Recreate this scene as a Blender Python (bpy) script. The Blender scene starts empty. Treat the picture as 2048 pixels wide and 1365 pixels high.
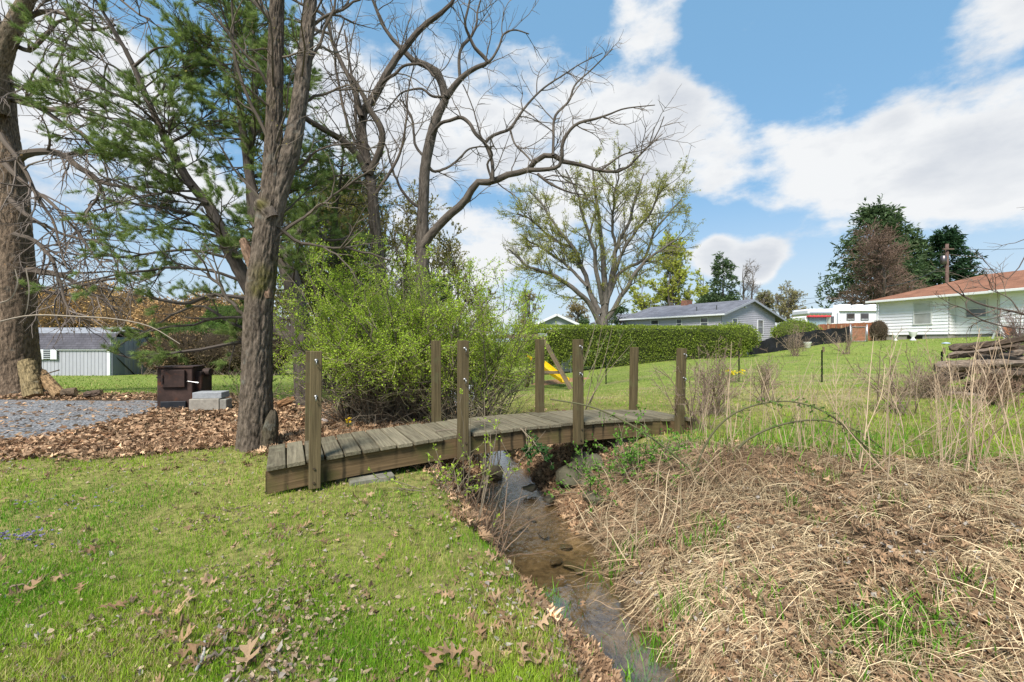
import bpy, math
import numpy as np

# ------------------------------------------------------------------ camera, world, sun, exposure
SC = bpy.context.scene
COL = SC.collection
F, CX, CY, EYE = 880.0, 1024.0, 684.0, 1.25      # focal length and principal point in photo pixels, eye height
cam_d = bpy.data.cameras.new('camera')
cam_d.sensor_width = 36.0
cam_d.lens = 36.0 * F / 2048.0
cam_d.clip_start = 0.05
cam_d.clip_end = 3000.0
cam = bpy.data.objects.new('camera', cam_d)
cam.location = (0, 0, EYE)
cam.rotation_euler = (math.radians(90), 0, 0)
COL.objects.link(cam)
SC.camera = cam
SC.view_settings.view_transform = 'Standard'
SC.view_settings.look = 'None'
SC.view_settings.gamma = 1.0
SC.view_settings.exposure = 0.75
SC.render.engine = 'CYCLES'
SC.cycles.max_bounces = 8
SC.cycles.transparent_max_bounces = 12

SUN_EL, SUN_AZ = 50.0, 203.0                     # azimuth clockwise from +Y: behind the camera, to its left
sun_d = bpy.data.lights.new('sun', 'SUN')
sun_d.energy = 4.0
sun_d.angle = math.radians(20.0)
sun_d.color = (1.0, 0.95, 0.88)
sun = bpy.data.objects.new('sun', sun_d)
_a, _e = math.radians(SUN_AZ), math.radians(SUN_EL)
from mathutils import Vector
sun.rotation_euler = Vector((math.sin(_a) * math.cos(_e), math.cos(_a) * math.cos(_e), math.sin(_e))).to_track_quat('Z', 'Y').to_euler()
sun.location = (0, 0, 30)
COL.objects.link(sun)

world = bpy.data.worlds.new('World')
SC.world = world
world.use_nodes = True
wn, wl = world.node_tree.nodes, world.node_tree.links
wn.clear()


def wnode(t, **kw):
    n = wn.new(t)
    for k, v in kw.items():
        setattr(n, k, v)
    return n


def wmath(op, a, b=None, clamp=False):
    n = wnode('ShaderNodeMath', operation=op, use_clamp=clamp)
    for i, v in enumerate((a, b)):
        if v is None:
            continue
        if isinstance(v, (int, float)):
            n.inputs[i].default_value = v
        else:
            wl.new(v, n.inputs[i])
    return n.outputs[0]


def wrange(v, a, b, lo, hi, smooth=True):
    n = wnode('ShaderNodeMapRange')
    n.interpolation_type = 'SMOOTHSTEP' if smooth else 'LINEAR'
    wl.new(v, n.inputs[0])
    for i, x in enumerate((a, b, lo, hi)):
        n.inputs[i + 1].default_value = x
    return n.outputs[0]


def wmix(f, a, b):
    n = wnode('ShaderNodeMix', data_type='RGBA')
    for s, v in ((n.inputs['Factor'], f), (n.inputs[6], a), (n.inputs[7], b)):
        if isinstance(v, tuple):
            s.default_value = (*v, 1)
        elif isinstance(v, (int, float)):
            s.default_value = v
        else:
            wl.new(v, s)
    return n.outputs[2]


sky = wnode('ShaderNodeTexSky', sky_type='NISHITA', sun_disc=False)
sky.sun_elevation, sky.sun_rotation = _e, _a
sky.air_density, sky.dust_density, sky.ozone_density = 1.0, 0.35, 2.2
tc = wnode('ShaderNodeTexCoord')
mp = wnode('ShaderNodeMapping')
mp.inputs['Scale'].default_value = (1, 1, 1.9)
mp.inputs['Location'].default_value = (3.1, 0.4, 1.7)
wl.new(tc.outputs['Generated'], mp.inputs['Vector'])


def wnoise(scale, detail, rough, vec):
    n = wnode('ShaderNodeTexNoise')
    n.inputs['Scale'].default_value = scale
    n.inputs['Detail'].default_value = detail
    n.inputs['Roughness'].default_value = rough
    wl.new(vec, n.inputs['Vector'])
    return n.outputs['Fac']


n1 = wnoise(3.6, 13, 0.6, mp.outputs[0])
n2 = wnoise(1.6, 5, 0.5, mp.outputs[0])
dens = wmath('ADD', wmath('MULTIPLY', wmath('SUBTRACT', n1, 0.5), 3.3), wmath('MULTIPLY', wmath('SUBTRACT', n2, 0.5), 0.5))
dens = wmath('ADD', dens, -0.20)
# cloud masses (+) and clear patches (-) as directions on the dome, with an angular radius in degrees
for px, py, rad, w in (
        (1060, 230, 13, 0.50), (1260, 190, 9, 0.46), (1400, 200, 6, .30), (1350, 340, 9, 0.42), (1530, 310, 8, 0.40), (1700, 330, 9, 0.42), (1880, 290, 9, 0.42), (2040, 290, 7, 0.26),
        (1650, 400, 6, .30), (1900, 410, 6, .34), (2060, 430, 6, .35), (1180, 420, 10, 0.30), (860, 260, 15, 0.42), (600, 330, 24, .26), (900, 570, 13, .50),
        (1475, 520, 5.2, .62), (1550, 535, 3.4, .42), (1405, 512, 3.6, .45), (1980, 50, 7, .26), (1200, 130, 9, .34), (1390, 130, 5, .26), (1290, 25, 5, 0.46), (1480, 15, 3.5, .28), (1510, 88, 2.5, .2), (1660, 195, 2.5, .3),
        (150, 200, 15, 0.42), (260, 330, 9, 0.35), (660, 120, 8, 0.40), (60, 80, 8, .3), (-400, 200, 20, .4), (2500, 250, 12, .2), (1300, -420, 20, .6), (1000, -700, 25, .6),
        (1680, 110, 8, -0.45), (1180, -40, 11, -0.50), (1500, -60, 12, -0.35), (960, 10, 6, -0.35), (1690, 545, 7, -0.5), (1640, 575, 6, -0.4), (1580, 190, 3, -.2), (1830, 110, 6, -.30), (1960, 150, 5.5, -.42), (2010, 35, 4, .34), (1120, 120, 6, .2),
        (1900, 540, 8, -0.5), (1370, 450, 4, -0.40), (420, 60, 9, -0.55), (520, 240, 9, -.35), (300, 480, 14, -0.45), (1600, 450, 3, -.2), (1480, 455, 3, -.3)):
    d = Vector(((px - CX) / F, 1.0, (CY - py) / F)).normalized()
    dp = wnode('ShaderNodeVectorMath', operation='DOT_PRODUCT')
    wl.new(tc.outputs['Generated'], dp.inputs[0])
    dp.inputs[1].default_value = d
    dens = wmath('ADD', dens, wrange(dp.outputs['Value'], math.cos(math.radians(rad)), math.cos(math.radians(rad * 0.1)), 0.0, w))
cover = wrange(dens, -0.12, 0.42, 0.0, 1.0)
sep = wnode('ShaderNodeSeparateXYZ')
wl.new(tc.outputs['Generated'], sep.inputs[0])
mp2 = wnode('ShaderNodeMapping')
mp2.inputs['Scale'].default_value = (1, 1, 2.4)
mp2.inputs['Location'].default_value = (3.1, 0.4, 1.78)
wl.new(tc.outputs['Generated'], mp2.inputs['Vector'])
n3 = wnoise(4.0, 9, 0.55, mp2.outputs[0])
shade = wmath('ADD', wrange(dens, 0.3, 0.9, 0.0, 0.35), wmath('MULTIPLY', wmath('SUBTRACT', n3, 0.47), 2.4), clamp=True)
cloud = wmix(shade, (5.4, 5.5, 5.6), (3.3, 3.6, 4.1))
hz = wrange(sep.outputs[2], 0.0, 0.34, 0.8, 0.0)
skyc = wmix(0.65, sky.outputs[0], (1.5, 3.2, 5.0))
skyc = wmix(hz, skyc, (4.1, 4.7, 5.2))
bg = wnode('ShaderNodeBackground')
wl.new(wmix(cover, skyc, cloud), bg.inputs['Color'])
bg.inputs['Strength'].default_value = 0.1
wo = wnode('ShaderNodeOutputWorld')
wl.new(bg.outputs[0], wo.inputs['Surface'])

# ------------------------------------------------------------------ numeric helpers
rng = np.random.default_rng(11)
UP = np.array([0, 0, 1.0])


def P(px, py, Y):
    """the point at depth Y metres that the photo shows at pixel (px, py)"""
    return np.array([(px - CX) / F * Y, Y, EYE - (py - CY) / F * Y])


def nrm(v):
    return v / np.maximum(np.linalg.norm(v, axis=-1, keepdims=True), 1e-9)


def sstep(a, b, x):
    t = np.clip((x - a) / (b - a), 0, 1)
    return t * t * (3 - 2 * t)


def _h(ix, iy, iz, s):
    n = (ix.astype(np.int64) * 374761393 + iy.astype(np.int64) * 668265263 + iz.astype(np.int64) * 2147483647 + s * 1274126177) & 0xFFFFFFFF
    n = ((n ^ (n >> 13)) * 1274126177) & 0xFFFFFFFF
    n = ((n ^ (n >> 16)) * 2246822519) & 0xFFFFFFFF
    return ((n ^ (n >> 15)) & 0xFFFFFF) / float(0xFFFFFF)


def vnoise(x, y, z=None, seed=0):
    x = np.asarray(x, float)
    y = np.asarray(y, float)
    z = np.zeros_like(x) if z is None else np.asarray(z, float)
    ix, iy, iz = np.floor(x), np.floor(y), np.floor(z)
    fx, fy, fz = x - ix, y - iy, z - iz
    fx, fy, fz = [f * f * (3 - 2 * f) for f in (fx, fy, fz)]
    r = 0
    for a in (0, 1):
        for b in (0, 1):
            for c in (0, 1):
                w = (fx if a else 1 - fx) * (fy if b else 1 - fy) * (fz if c else 1 - fz)
                r = r + w * _h(ix + a, iy + b, iz + c, seed)
    return r


def fbm(x, y, z=None, oct=4, seed=0):
    r, a, t, f = 0, 0.5, 0, 1.0
    for o in range(oct):
        r = r + a * vnoise(np.asarray(x) * f, np.asarray(y) * f, None if z is None else np.asarray(z) * f, seed + o)
        t += a
        a *= 0.5
        f *= 2.03
    return r / t


# ------------------------------------------------------------------ objects
def origin(o):
    p = np.zeros(3)
    while o is not None:
        p = p + np.array(o.location)
        o = o.parent
    return p


def tag(o, label=None, cat=None, group=None, kind=None):
    for k, v in (('label', label), ('category', cat), ('group', group), ('kind', kind)):
        if v:
            o[k] = v
    return o


def thing(name, label, cat, loc, group=None):
    o = bpy.data.objects.new(name, None)
    o.empty_display_size = 0.1
    COL.objects.link(o)
    o.location = [float(c) for c in loc]
    return tag(o, label, cat, group)


def copy_tree(o, parent=None):
    c = o.copy()
    COL.objects.link(c)
    c.parent = parent
    for ch in list(o.children):
        copy_tree(ch, c)
    return c


class MB:
    """collects vertices and faces; build() links them as ONE mesh object"""

    def __init__(self):
        self.V, self.Fc, self.C, self.G, self.M, self.n = [], [], [], [], [], 0

    def add(self, v, f, c=(0.5, 0.5, 0.5), g=None, m=0):
        v = np.asarray(v, float).reshape(-1, 3)
        c = np.asarray(c, float)
        if c.ndim == 1:
            c = np.broadcast_to(c, (len(v), 3))
        self.V.append(v)
        self.C.append(c)
        self.G.append(v if g is None else np.asarray(g, float).reshape(-1, 3))
        f = np.asarray(f, np.int64)
        self.Fc.append(f + self.n)
        self.M.append(np.full(len(f), m, np.int32))
        self.n += len(v)
        return self

    def build(self, name, mat, parent=None, smooth=False, loc=None):
        v = np.concatenate(self.V)
        c = np.concatenate(self.C)
        g = np.concatenate(self.G)
        if parent is not None:
            org = origin(parent)
        elif loc is not None:
            org = np.asarray(loc, float)
        else:
            org = np.zeros(3)
        me = bpy.data.meshes.new(name)
        me.vertices.add(len(v))
        me.vertices.foreach_set('co', (v - org).astype(np.float32).ravel())
        li = np.concatenate([f.ravel() for f in self.Fc]).astype(np.int32)
        lt = np.concatenate([np.full(len(f), f.shape[1], np.int32) for f in self.Fc])
        me.loops.add(len(li))
        me.loops.foreach_set('vertex_index', li)
        me.polygons.add(len(lt))
        ls = np.zeros(len(lt), np.int32)
        ls[1:] = np.cumsum(lt)[:-1]
        me.polygons.foreach_set('loop_start', ls)
        me.polygons.foreach_set('loop_total', lt)
        me.polygons.foreach_set('material_index', np.concatenate(self.M))
        me.polygons.foreach_set('use_smooth', np.full(len(lt), bool(smooth)))
        a = me.color_attributes.new('Col', 'FLOAT_COLOR', 'POINT')
        a.data.foreach_set('color', np.concatenate([c, np.ones((len(c), 1))], 1).astype(np.float32).ravel())
        a = me.attributes.new('G', 'FLOAT_VECTOR', 'POINT')
        a.data.foreach_set('vector', g.astype(np.float32).ravel())
        for m in (mat if isinstance(mat, (list, tuple)) else [mat]):
            me.materials.append(m)
        me.update(calc_edges=True)
        o = bpy.data.objects.new(name, me)
        COL.objects.link(o)
        if parent is not None:
            o.parent = parent
        elif loc is not None:
            o.location = [float(x) for x in org]
        return o


I3 = np.eye(3)


def axes(ux, uy=None, uz=None):
    """rows = local x, y, z directions"""
    ux = nrm(np.asarray(ux, float))
    if uz is None:
        uz = UP
    uy_ = nrm(np.cross(uz, ux))
    return np.array([ux, uy_, np.cross(ux, uy_)])


def rotz(a):
    c, s = math.cos(a), math.sin(a)
    return np.array([[c, s, 0], [-s, c, 0], [0, 0, 1.0]])


def bbox(mb, c, half, ax=I3, b=0.0, col=(0.5, 0.5, 0.5), m=0, goff=None):
    """box with chamfered edges; local coordinates go to G for grain"""
    hx, hy, hz = half
    goff = rng.uniform(-50, 50, 3) if goff is None else goff
    vs, idx = [], {}
    if b <= 0:
        for sx in (-1, 1):
            for sy in (-1, 1):
                for sz in (-1, 1):
                    idx[(sx, sy, sz)] = len(vs)
                    vs.append((sx * hx, sy * hy, sz * hz))
        fs = [[(-1, -1, -1), (-1, -1, 1), (-1, 1, 1), (-1, 1, -1)], [(1, -1, -1), (1, 1, -1), (1, 1, 1), (1, -1, 1)],
              [(-1, -1, -1), (1, -1, -1), (1, -1, 1), (-1, -1, 1)], [(-1, 1, -1), (-1, 1, 1), (1, 1, 1), (1, 1, -1)],
              [(-1, -1, -1), (-1, 1, -1), (1, 1, -1), (1, -1, -1)], [(-1, -1, 1), (1, -1, 1), (1, 1, 1), (-1, 1, 1)]]
        L = np.array(vs)
        mb.add(np.asarray(c) + L @ ax, [[idx[k] for k in f] for f in fs], col, L + goff, m)
        return
    S = (-1, 1)
    for sx in S:
        for sy in S:
            for sz in S:
                for a in range(3):
                    p = [sx * (hx - b), sy * (hy - b), sz * (hz - b)]
                    p[a] = (sx, sy, sz)[a] * half[a]
                    idx[(sx, sy, sz, a)] = len(vs)
                    vs.append(p)
    q, t = [], []
    for a in range(3):
        o1, o2 = (a + 1) % 3, (a + 2) % 3
        for s in S:
            loop = []
            for s1, s2 in ((-1, -1), (1, -1), (1, 1), (-1, 1)):
                k = [0, 0, 0]
                k[a], k[o1], k[o2] = s, s1, s2
                loop.append(idx[(*k, a)])
            q.append(loop if s > 0 else loop[::-1])
        for s1 in S:
            for s2 in S:
                k0, k1 = [0, 0, 0], [0, 0, 0]
                k0[a], k1[a] = -1, 1
                for k in (k0, k1):
                    k[o1], k[o2] = s1, s2
                lp = [idx[(*k0, o1)], idx[(*k1, o1)], idx[(*k1, o2)], idx[(*k0, o2)]]
                q.append(lp if s1 * s2 < 0 else lp[::-1])
    for sx in S:
        for sy in S:
            for sz in S:
                lp = [idx[(sx, sy, sz, 0)], idx[(sx, sy, sz, 1)], idx[(sx, sy, sz, 2)]]
                t.append(lp if sx * sy * sz > 0 else lp[::-1])
    L = np.array(vs)
    W = np.asarray(c) + L @ ax
    mb.add(W, q, col, L + goff, m)
    n0 = mb.n - len(W)
    mb.Fc.append(np.array(t) + n0)
    mb.M.append(np.full(len(t), m, np.int32))


def tubes(mb, Pt, R, k=5, col=(0.5, 0.5, 0.5), cap=False, rough=0.0, m=0):
    """B polylines (B,N,3) with radii (B,N) become k-sided tubes"""
    Pt = np.asarray(Pt, float)
    R = np.asarray(R, float)
    if Pt.ndim == 2:
        Pt, R = Pt[None], np.broadcast_to(R, Pt.shape[:1])[None]
    B, N, _ = Pt.shape
    if B == 0:
        return
    T = nrm(np.gradient(Pt, axis=1))
    mt = nrm(T.mean(1))
    ref = np.where(np.abs(mt[:, 2:3]) < 0.8, UP, np.array([1.0, 0, 0]))[:, None, :]
    U = nrm(np.cross(np.broadcast_to(ref, T.shape), T))
    W = np.cross(T, U)
    th = np.arange(k) / k * 2 * math.pi
    cs, sn = np.cos(th)[None, None, :, None], np.sin(th)[None, None, :, None]
    dirv = cs * U[:, :, None, :] + sn * W[:, :, None, :]
    v = Pt[:, :, None, :] + R[:, :, None, None] * dirv
    L = np.concatenate([np.zeros((B, 1)), np.cumsum(np.linalg.norm(np.diff(Pt, axis=1), axis=2), 1)], 1)
    off = rng.uniform(-40, 40, (B, 1))
    g = np.stack([np.broadcast_to(np.cos(th) * R.mean(1)[:, None, None], (B, N, k)),
                  np.broadcast_to(np.sin(th) * R.mean(1)[:, None, None], (B, N, k)),
                  np.broadcast_to((L + off)[:, :, None], (B, N, k))], -1)
    i = np.arange(B)[:, None, None] * N * k
    r = np.arange(N - 1)[None, :, None] * k
    s = np.arange(k)[None, None, :]
    s2 = (s + 1) % k
    f = np.stack([i + r + s, i + r + s2, i + r + k + s2, i + r + k + s], -1).reshape(-1, 4)
    c = np.asarray(col, float)
    if c.ndim == 2 and len(c) == B:
        c = np.repeat(c, N * k, 0)
    mb.add(v, f, c, g, m)
    if cap:
        base = mb.n - B * N * k
        for b_ in range(B):
            lo = base + b_ * N * k
            mb.Fc.append(np.array([list(range(lo, lo + k))[::-1]]))
            mb.Fc.append(np.array([list(range(lo + (N - 1) * k, lo + N * k))]))
            mb.M.append(np.full(2, m, np.int32))


def resample(pts, n, extra=None):
    pts = np.asarray(pts, float)
    d = np.concatenate([[0], np.cumsum(np.linalg.norm(np.diff(pts[:, :3], axis=0), axis=1))])
    t = np.linspace(0, d[-1], n)
    return np.stack([np.interp(t, d, pts[:, j]) for j in range(pts.shape[1])], 1)


def smoothline(pts, n):
    """Catmull-Rom through the points, then evenly resampled"""
    p = np.asarray(pts, float)
    q = np.vstack([2 * p[0] - p[1], p, 2 * p[-1] - p[-2]])
    out = []
    for i in range(len(p) - 1):
        a, b, c, d = q[i], q[i + 1], q[i + 2], q[i + 3]
        t = np.linspace(0, 1, 8, endpoint=False)[:, None]
        out.append(0.5 * (2 * b + (c - a) * t + (2 * a - 5 * b + 4 * c - d) * t ** 2 + (3 * b - a - 3 * c + d) * t ** 3))
    return resample(np.vstack(out + [p[-1:]]), n)


def at(Pt, t):
    """points, tangents at t in 0..1 along each polyline"""
    B, N, _ = Pt.shape
    x = np.clip(t, 0, 0.9999) * (N - 1)
    i = x.astype(int)
    f = (x - i)[:, None]
    ar = np.arange(B)
    return Pt[ar, i] * (1 - f) + Pt[ar, i + 1] * f, nrm(Pt[ar, i + 1] - Pt[ar, i])


def spawn(Pt, R, n, t0, t1, L0, L1, a0, a1, up=0.0, wig=0.15, N=7, rf=0.55, rmin=0.002, taper=0.35, bias=None, relL=0.0, flat=None):
    """side branches: n per parent; lengths in metres, angles in degrees"""
    B = len(Pt)
    idx = np.repeat(np.arange(B), n)
    M = len(idx)
    t = rng.uniform(t0, t1, M)
    pos, T = at(Pt[idx], t)
    Np = R.shape[1]
    pr = R[idx, np.clip((t * (Np - 1)).astype(int), 0, Np - 1)]
    perp = rng.normal(size=(M, 3))
    if bias is not None:
        perp = perp + np.asarray(bias)
    if flat is not None:
        perp[:, 2] *= flat
    perp = nrm(perp - (perp * T).sum(1, keepdims=True) * T)
    a = np.radians(rng.uniform(a0, a1, M))[:, None]
    d = np.cos(a) * T + np.sin(a) * perp
    ln = rng.uniform(L0, L1, M) * (1 - taper * t)
    if relL:
        pl = np.linalg.norm(np.diff(Pt, axis=1), axis=2).sum(1)[idx]
        ln = np.minimum(ln, relL * pl)
    step = (ln / (N - 1))[:, None]
    out = [pos]
    for k in range(N - 1):
        out.append(out[-1] + d * step)
        d = nrm(d + wig * rng.normal(size=(M, 3)) + up * UP)
    C = np.stack(out, 1)
    s = np.linspace(0, 1, N)[None]
    RC = (np.minimum(pr * rf, ln * 0.016 + 0.001))[:, None] * (1 - s) ** 0.8 + rmin
    return C, RC


def along(Pt, n, t0, t1):
    idx = np.repeat(np.arange(len(Pt)), n)
    pos, T = at(Pt[idx], rng.uniform(t0, t1, len(idx)))
    return pos, T


def leaves(mb, pos, d, size, wr, cols, fold=0.15, m=0):
    """diamond leaves folded along the midrib"""
    M = len(pos)
    if M == 0:
        return
    d = nrm(d)
    s = np.broadcast_to(size, (M,))[:, None]
    q = nrm(np.cross(d, rng.normal(size=(M, 3))))
    nn = np.cross(d, q)
    b, tip = pos, pos + d * s
    mid = pos + d * s * 0.5
    l = mid + q * s * wr * 0.5 + nn * s * fold
    r = mid - q * s * wr * 0.5 + nn * s * fold
    v = np.stack([b, r, tip, l], 1)
    f = np.arange(M * 4).reshape(M, 4)
    mb.add(v, f, np.repeat(np.broadcast_to(cols, (M, 3)), 4, 0), None, m)


def mixc(a, b, n, jitter=0.12):
    """n colours between a and b with brightness jitter"""
    t = rng.uniform(0, 1, (n, 1))
    c = np.asarray(a)[None] * (1 - t) + np.asarray(b)[None] * t
    return c * np.exp(rng.normal(0, jitter, (n, 1)))


def needles(mb, pos, d, per, ln, wid, cols, spread=0.75):
    M = len(pos) * per
    p = np.repeat(pos, per, 0) + rng.normal(0, 0.012, (M, 3))
    dd = nrm(np.repeat(nrm(d), per, 0) + spread * rng.normal(size=(M, 3)))
    L = (ln * rng.uniform(0.7, 1.2, M))[:, None]
    q = nrm(np.cross(dd, rng.normal(size=(M, 3)))) * wid * 0.5
    v = np.stack([p - q, p + q, p + dd * L], 1)
    mb.add(v, np.arange(M * 3).reshape(M, 3), np.repeat(np.repeat(np.broadcast_to(cols, (len(pos), 3)), per, 0), 3, 0))


# ------------------------------------------------------------------ materials
def new_mat(name):
    m = bpy.data.materials.new(name)
    m.use_nodes = True
    nt = m.node_tree
    nt.nodes.clear()
    return m, nt.nodes, nt.links


def lk(l, a, s):
    l.new(a, s)


def base_mat(name, rough=0.85, spec=0.2, metallic=0.0, noise=None, amt=0.35, stretch=(1, 1, 1), bump=0.0, bscale=None, translucent=0.0,
             dark=(0.0, 0.0, 0.0), coat=0.0, use_g=True, spots=None):
    """colour attribute, varied by stretched noise in G coordinates, with bump"""
    m, n, l = new_mat(name)
    out = n.new('ShaderNodeOutputMaterial')
    bs = n.new('ShaderNodeBsdfPrincipled')
    bs.inputs['Roughness'].default_value = rough
    bs.inputs['Specular IOR Level'].default_value = spec
    bs.inputs['Metallic'].default_value = metallic
    at_ = n.new('ShaderNodeAttribute')
    at_.attribute_name = 'Col'
    col = at_.outputs['Color']
    g = n.new('ShaderNodeAttribute')
    g.attribute_name = 'G'
    mpn = n.new('ShaderNodeMapping')
    mpn.inputs['Scale'].default_value = stretch
    l.new(g.outputs['Vector'], mpn.inputs['Vector'])
    if noise:
        tx = n.new('ShaderNodeTexNoise')
        tx.inputs['Scale'].default_value = noise
        tx.inputs['Detail'].default_value = 6
        tx.inputs['Roughness'].default_value = 0.62
        l.new(mpn.outputs[0], tx.inputs['Vector'])
        mr = n.new('ShaderNodeMapRange')
        l.new(tx.outputs['Fac'], mr.inputs[0])
        mr.inputs[1].default_value, mr.inputs[2].default_value = 0.32, 0.68
        mr.inputs[3].default_value, mr.inputs[4].default_value = 1 - amt, 1 + amt
        mx = n.new('ShaderNodeVectorMath')
        mx.operation = 'SCALE'
        l.new(col, mx.inputs[0])
        l.new(mr.outputs[0], mx.inputs['Scale'])
        col = mx.outputs[0]
        if bump:
            bp = n.new('ShaderNodeBump')
            bp.inputs['Strength'].default_value = 1.0
            bp.inputs['Distance'].default_value = bump
            l.new(tx.outputs['Fac'], bp.inputs['Height'])
            l.new(bp.outputs[0], bs.inputs['Normal'])
    if spots:
        sc, lo, hi, sc_col = spots
        t2 = n.new('ShaderNodeTexNoise')
        t2.inputs['Scale'].default_value = sc
        t2.inputs['Detail'].default_value = 5
        l.new(g.outputs['Vector'], t2.inputs['Vector'])
        r2 = n.new('ShaderNodeMapRange')
        l.new(t2.outputs['Fac'], r2.inputs[0])
        r2.inputs[1].default_value, r2.inputs[2].default_value = lo, hi
        m2 = n.new('ShaderNodeMix')
        m2.data_type = 'RGBA'
        l.new(r2.outputs[0], m2.inputs['Factor'])
        l.new(col, m2.inputs[6])
        m2.inputs[7].default_value = (*sc_col, 1)
        col = m2.outputs[2]
    l.new(col, bs.inputs['Base Color'])
    sh = bs.outputs[0]
    if translucent:
        tr = n.new('ShaderNodeBsdfTranslucent')
        l.new(col, tr.inputs['Color'])
        mxs = n.new('ShaderNodeMixShader')
        mxs.inputs[0].default_value = translucent
        l.new(sh, mxs.inputs[1])
        l.new(tr.outputs[0], mxs.inputs[2])
        sh = mxs.outputs[0]
    l.new(sh, out.inputs['Surface'])
    return m


M_LEAF = base_mat('leaf', rough=0.6, spec=0.25, translucent=0.4)
M_GRASS = base_mat('grass_blade', rough=0.6, spec=0.25, translucent=0.35)
M_NEEDLE = base_mat('pine_needle', rough=0.6, spec=0.25, translucent=0.4)
M_DRY = base_mat('dry_stem', rough=0.8, spec=0.15, translucent=0.15)
M_DEAD = base_mat('dead_leaf', rough=0.75, spec=0.2, noise=30, amt=0.18, translucent=0.15)
M_BARK = base_mat('bark', rough=0.95, spec=0.1, noise=40, amt=0.65, stretch=(1, 1, 0.25), bump=0.03, spots=(7, 0.62, 0.80, (0.17, 0.17, 0.145)))
M_BARKF = base_mat('smooth_bark', rough=0.95, spec=0.1, noise=22, amt=0.5, stretch=(1, 1, 0.2), bump=0.02)
M_TWIG = base_mat('twig_bark', rough=0.85, spec=0.2)
M_WOOD = base_mat('weathered_wood', rough=0.9, spec=0.15, noise=7, amt=0.38, stretch=(0.35, 9, 9), bump=0.004, spots=(6, 0.55, 0.75, (0.11, 0.105, 0.05)))
M_DECK = base_mat('weathered_deck', rough=0.92, spec=0.12, noise=7, amt=0.42, stretch=(9, 0.35, 9), bump=0.005, spots=(9, 0.54, 0.75, (0.19, 0.175, 0.115)))
M_PAINT = base_mat('paint', rough=0.55, spec=0.35, noise=1.3, amt=0.06)
M_METAL = base_mat('metal', rough=0.4, spec=0.5, metallic=0.8, noise=8, amt=0.2)
M_RUST = base_mat('rusty_iron', rough=0.7, spec=0.3, metallic=0.15, noise=5, amt=0.45, bump=0.002, spots=(7, 0.55, 0.72, (0.11, 0.042, 0.022)))
M_PLAST = base_mat('plastic', rough=0.35, spec=0.5)
M_STONE = base_mat('stone', rough=0.9, spec=0.2, noise=9, amt=0.4, bump=0.01, spots=(4, 0.5, 0.7, (0.10, 0.10, 0.05)))
M_CONC = base_mat('concrete', rough=0.9, spec=0.2, noise=16, amt=0.2, bump=0.003)
M_SILT = base_mat('black_fabric', rough=0.7, spec=0.25, noise=4, amt=0.3)
M_GLASS = base_mat('window_glass', rough=0.06, spec=0.8, noise=0.8, amt=0.3)
M_SOIL = base_mat('soil', rough=0.95, spec=0.1, noise=14, amt=0.45, bump=0.02)
# ------------------------------------------------------------------ terrain
CP = np.array([
    (0, 0, 0), (-1, 1, 0), (-3, 2, 0), (-5, 3, 0), (-2, 3.5, 0), (-1.6, 3.6, .02), (-4, 5, 0), (-6, 5.5, 0), (-6, 8, 0), (-2.9, 5, .02),
    (-9, 9, 0), (-12, 10.4, 0), (-7.1, 9.5, 0), (-9, 15, -.3), (-22, 22, -.56), (-14.6, 24, -.62), (-8, 22, -.55), (-2.5, 7.2, 0), (-2, 9, -.05),
    (-2, 14, -.3), (2.3, 5.7, .10), (3, 5, .12), (1.6, 6.8, .10), (4, 4, .12), (3, 3, .05), (5, 5, .17), (2.2, 1.9, -.06), (1.5, 1, -.1),
    (3, .5, 0), (3.5, 6.5, .17), (3.1, 10, .05), (5, 16, .05), (2.1, 16, -.5), (2.9, 24, -.33), (8.9, 24, .32), (13.5, 25, .45), (8.4, 12, .1),
    (18.9, 27, 1.07), (22.6, 27, 1.22), (25.6, 22, 1.47), (7.9, 7.5, .35), (13.2, 15, .3), (11, 11, .3), (0, 40, -.3), (-20, 40, -.9),
    (-40, 40, -1.1), (40, 45, 1.6), (20, 45, .9), (0, 80, -.2), (60, 20, 2), (60, 60, 2), (-60, 20, -.6), (-60, 80, -1), (0, -10, 0), (20, -5, .4),
    (-20, -5, 0), (60, -10, .8), (-60, -10, 0), (-30, 10, -.1), (60, 85, 2), (9, 3, .3), (27, 30, 1.4)], float)


def _tps(r):
    return np.where(r > 1e-9, r * r * np.log(np.maximum(r, 1e-9)), 0)


_n = len(CP)
_A = np.zeros((_n + 3, _n + 3))
_A[:_n, :_n] = _tps(np.linalg.norm(CP[:, None, :2] - CP[None, :, :2], axis=2)) + 0.02 * np.eye(_n)
_A[:_n, _n] = 1
_A[:_n, _n + 1:] = CP[:, :2]
_A[_n:, :_n] = _A[:_n, _n:].T
_W = np.linalg.solve(_A, np.concatenate([CP[:, 2], [0, 0, 0]]))


def base_h(x, y):
    x = np.clip(np.asarray(x, float), -60, 60)
    y = np.clip(np.asarray(y, float), -10, 85)
    sh = x.shape
    x, y = x.ravel(), y.ravel()
    r = np.full(x.shape, _W[_n]) + _W[_n + 1] * x + _W[_n + 2] * y
    for i in range(_n):
        r += _W[i] * _tps(np.hypot(x - CP[i, 0], y - CP[i, 1]))
    return r.reshape(sh)


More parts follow.
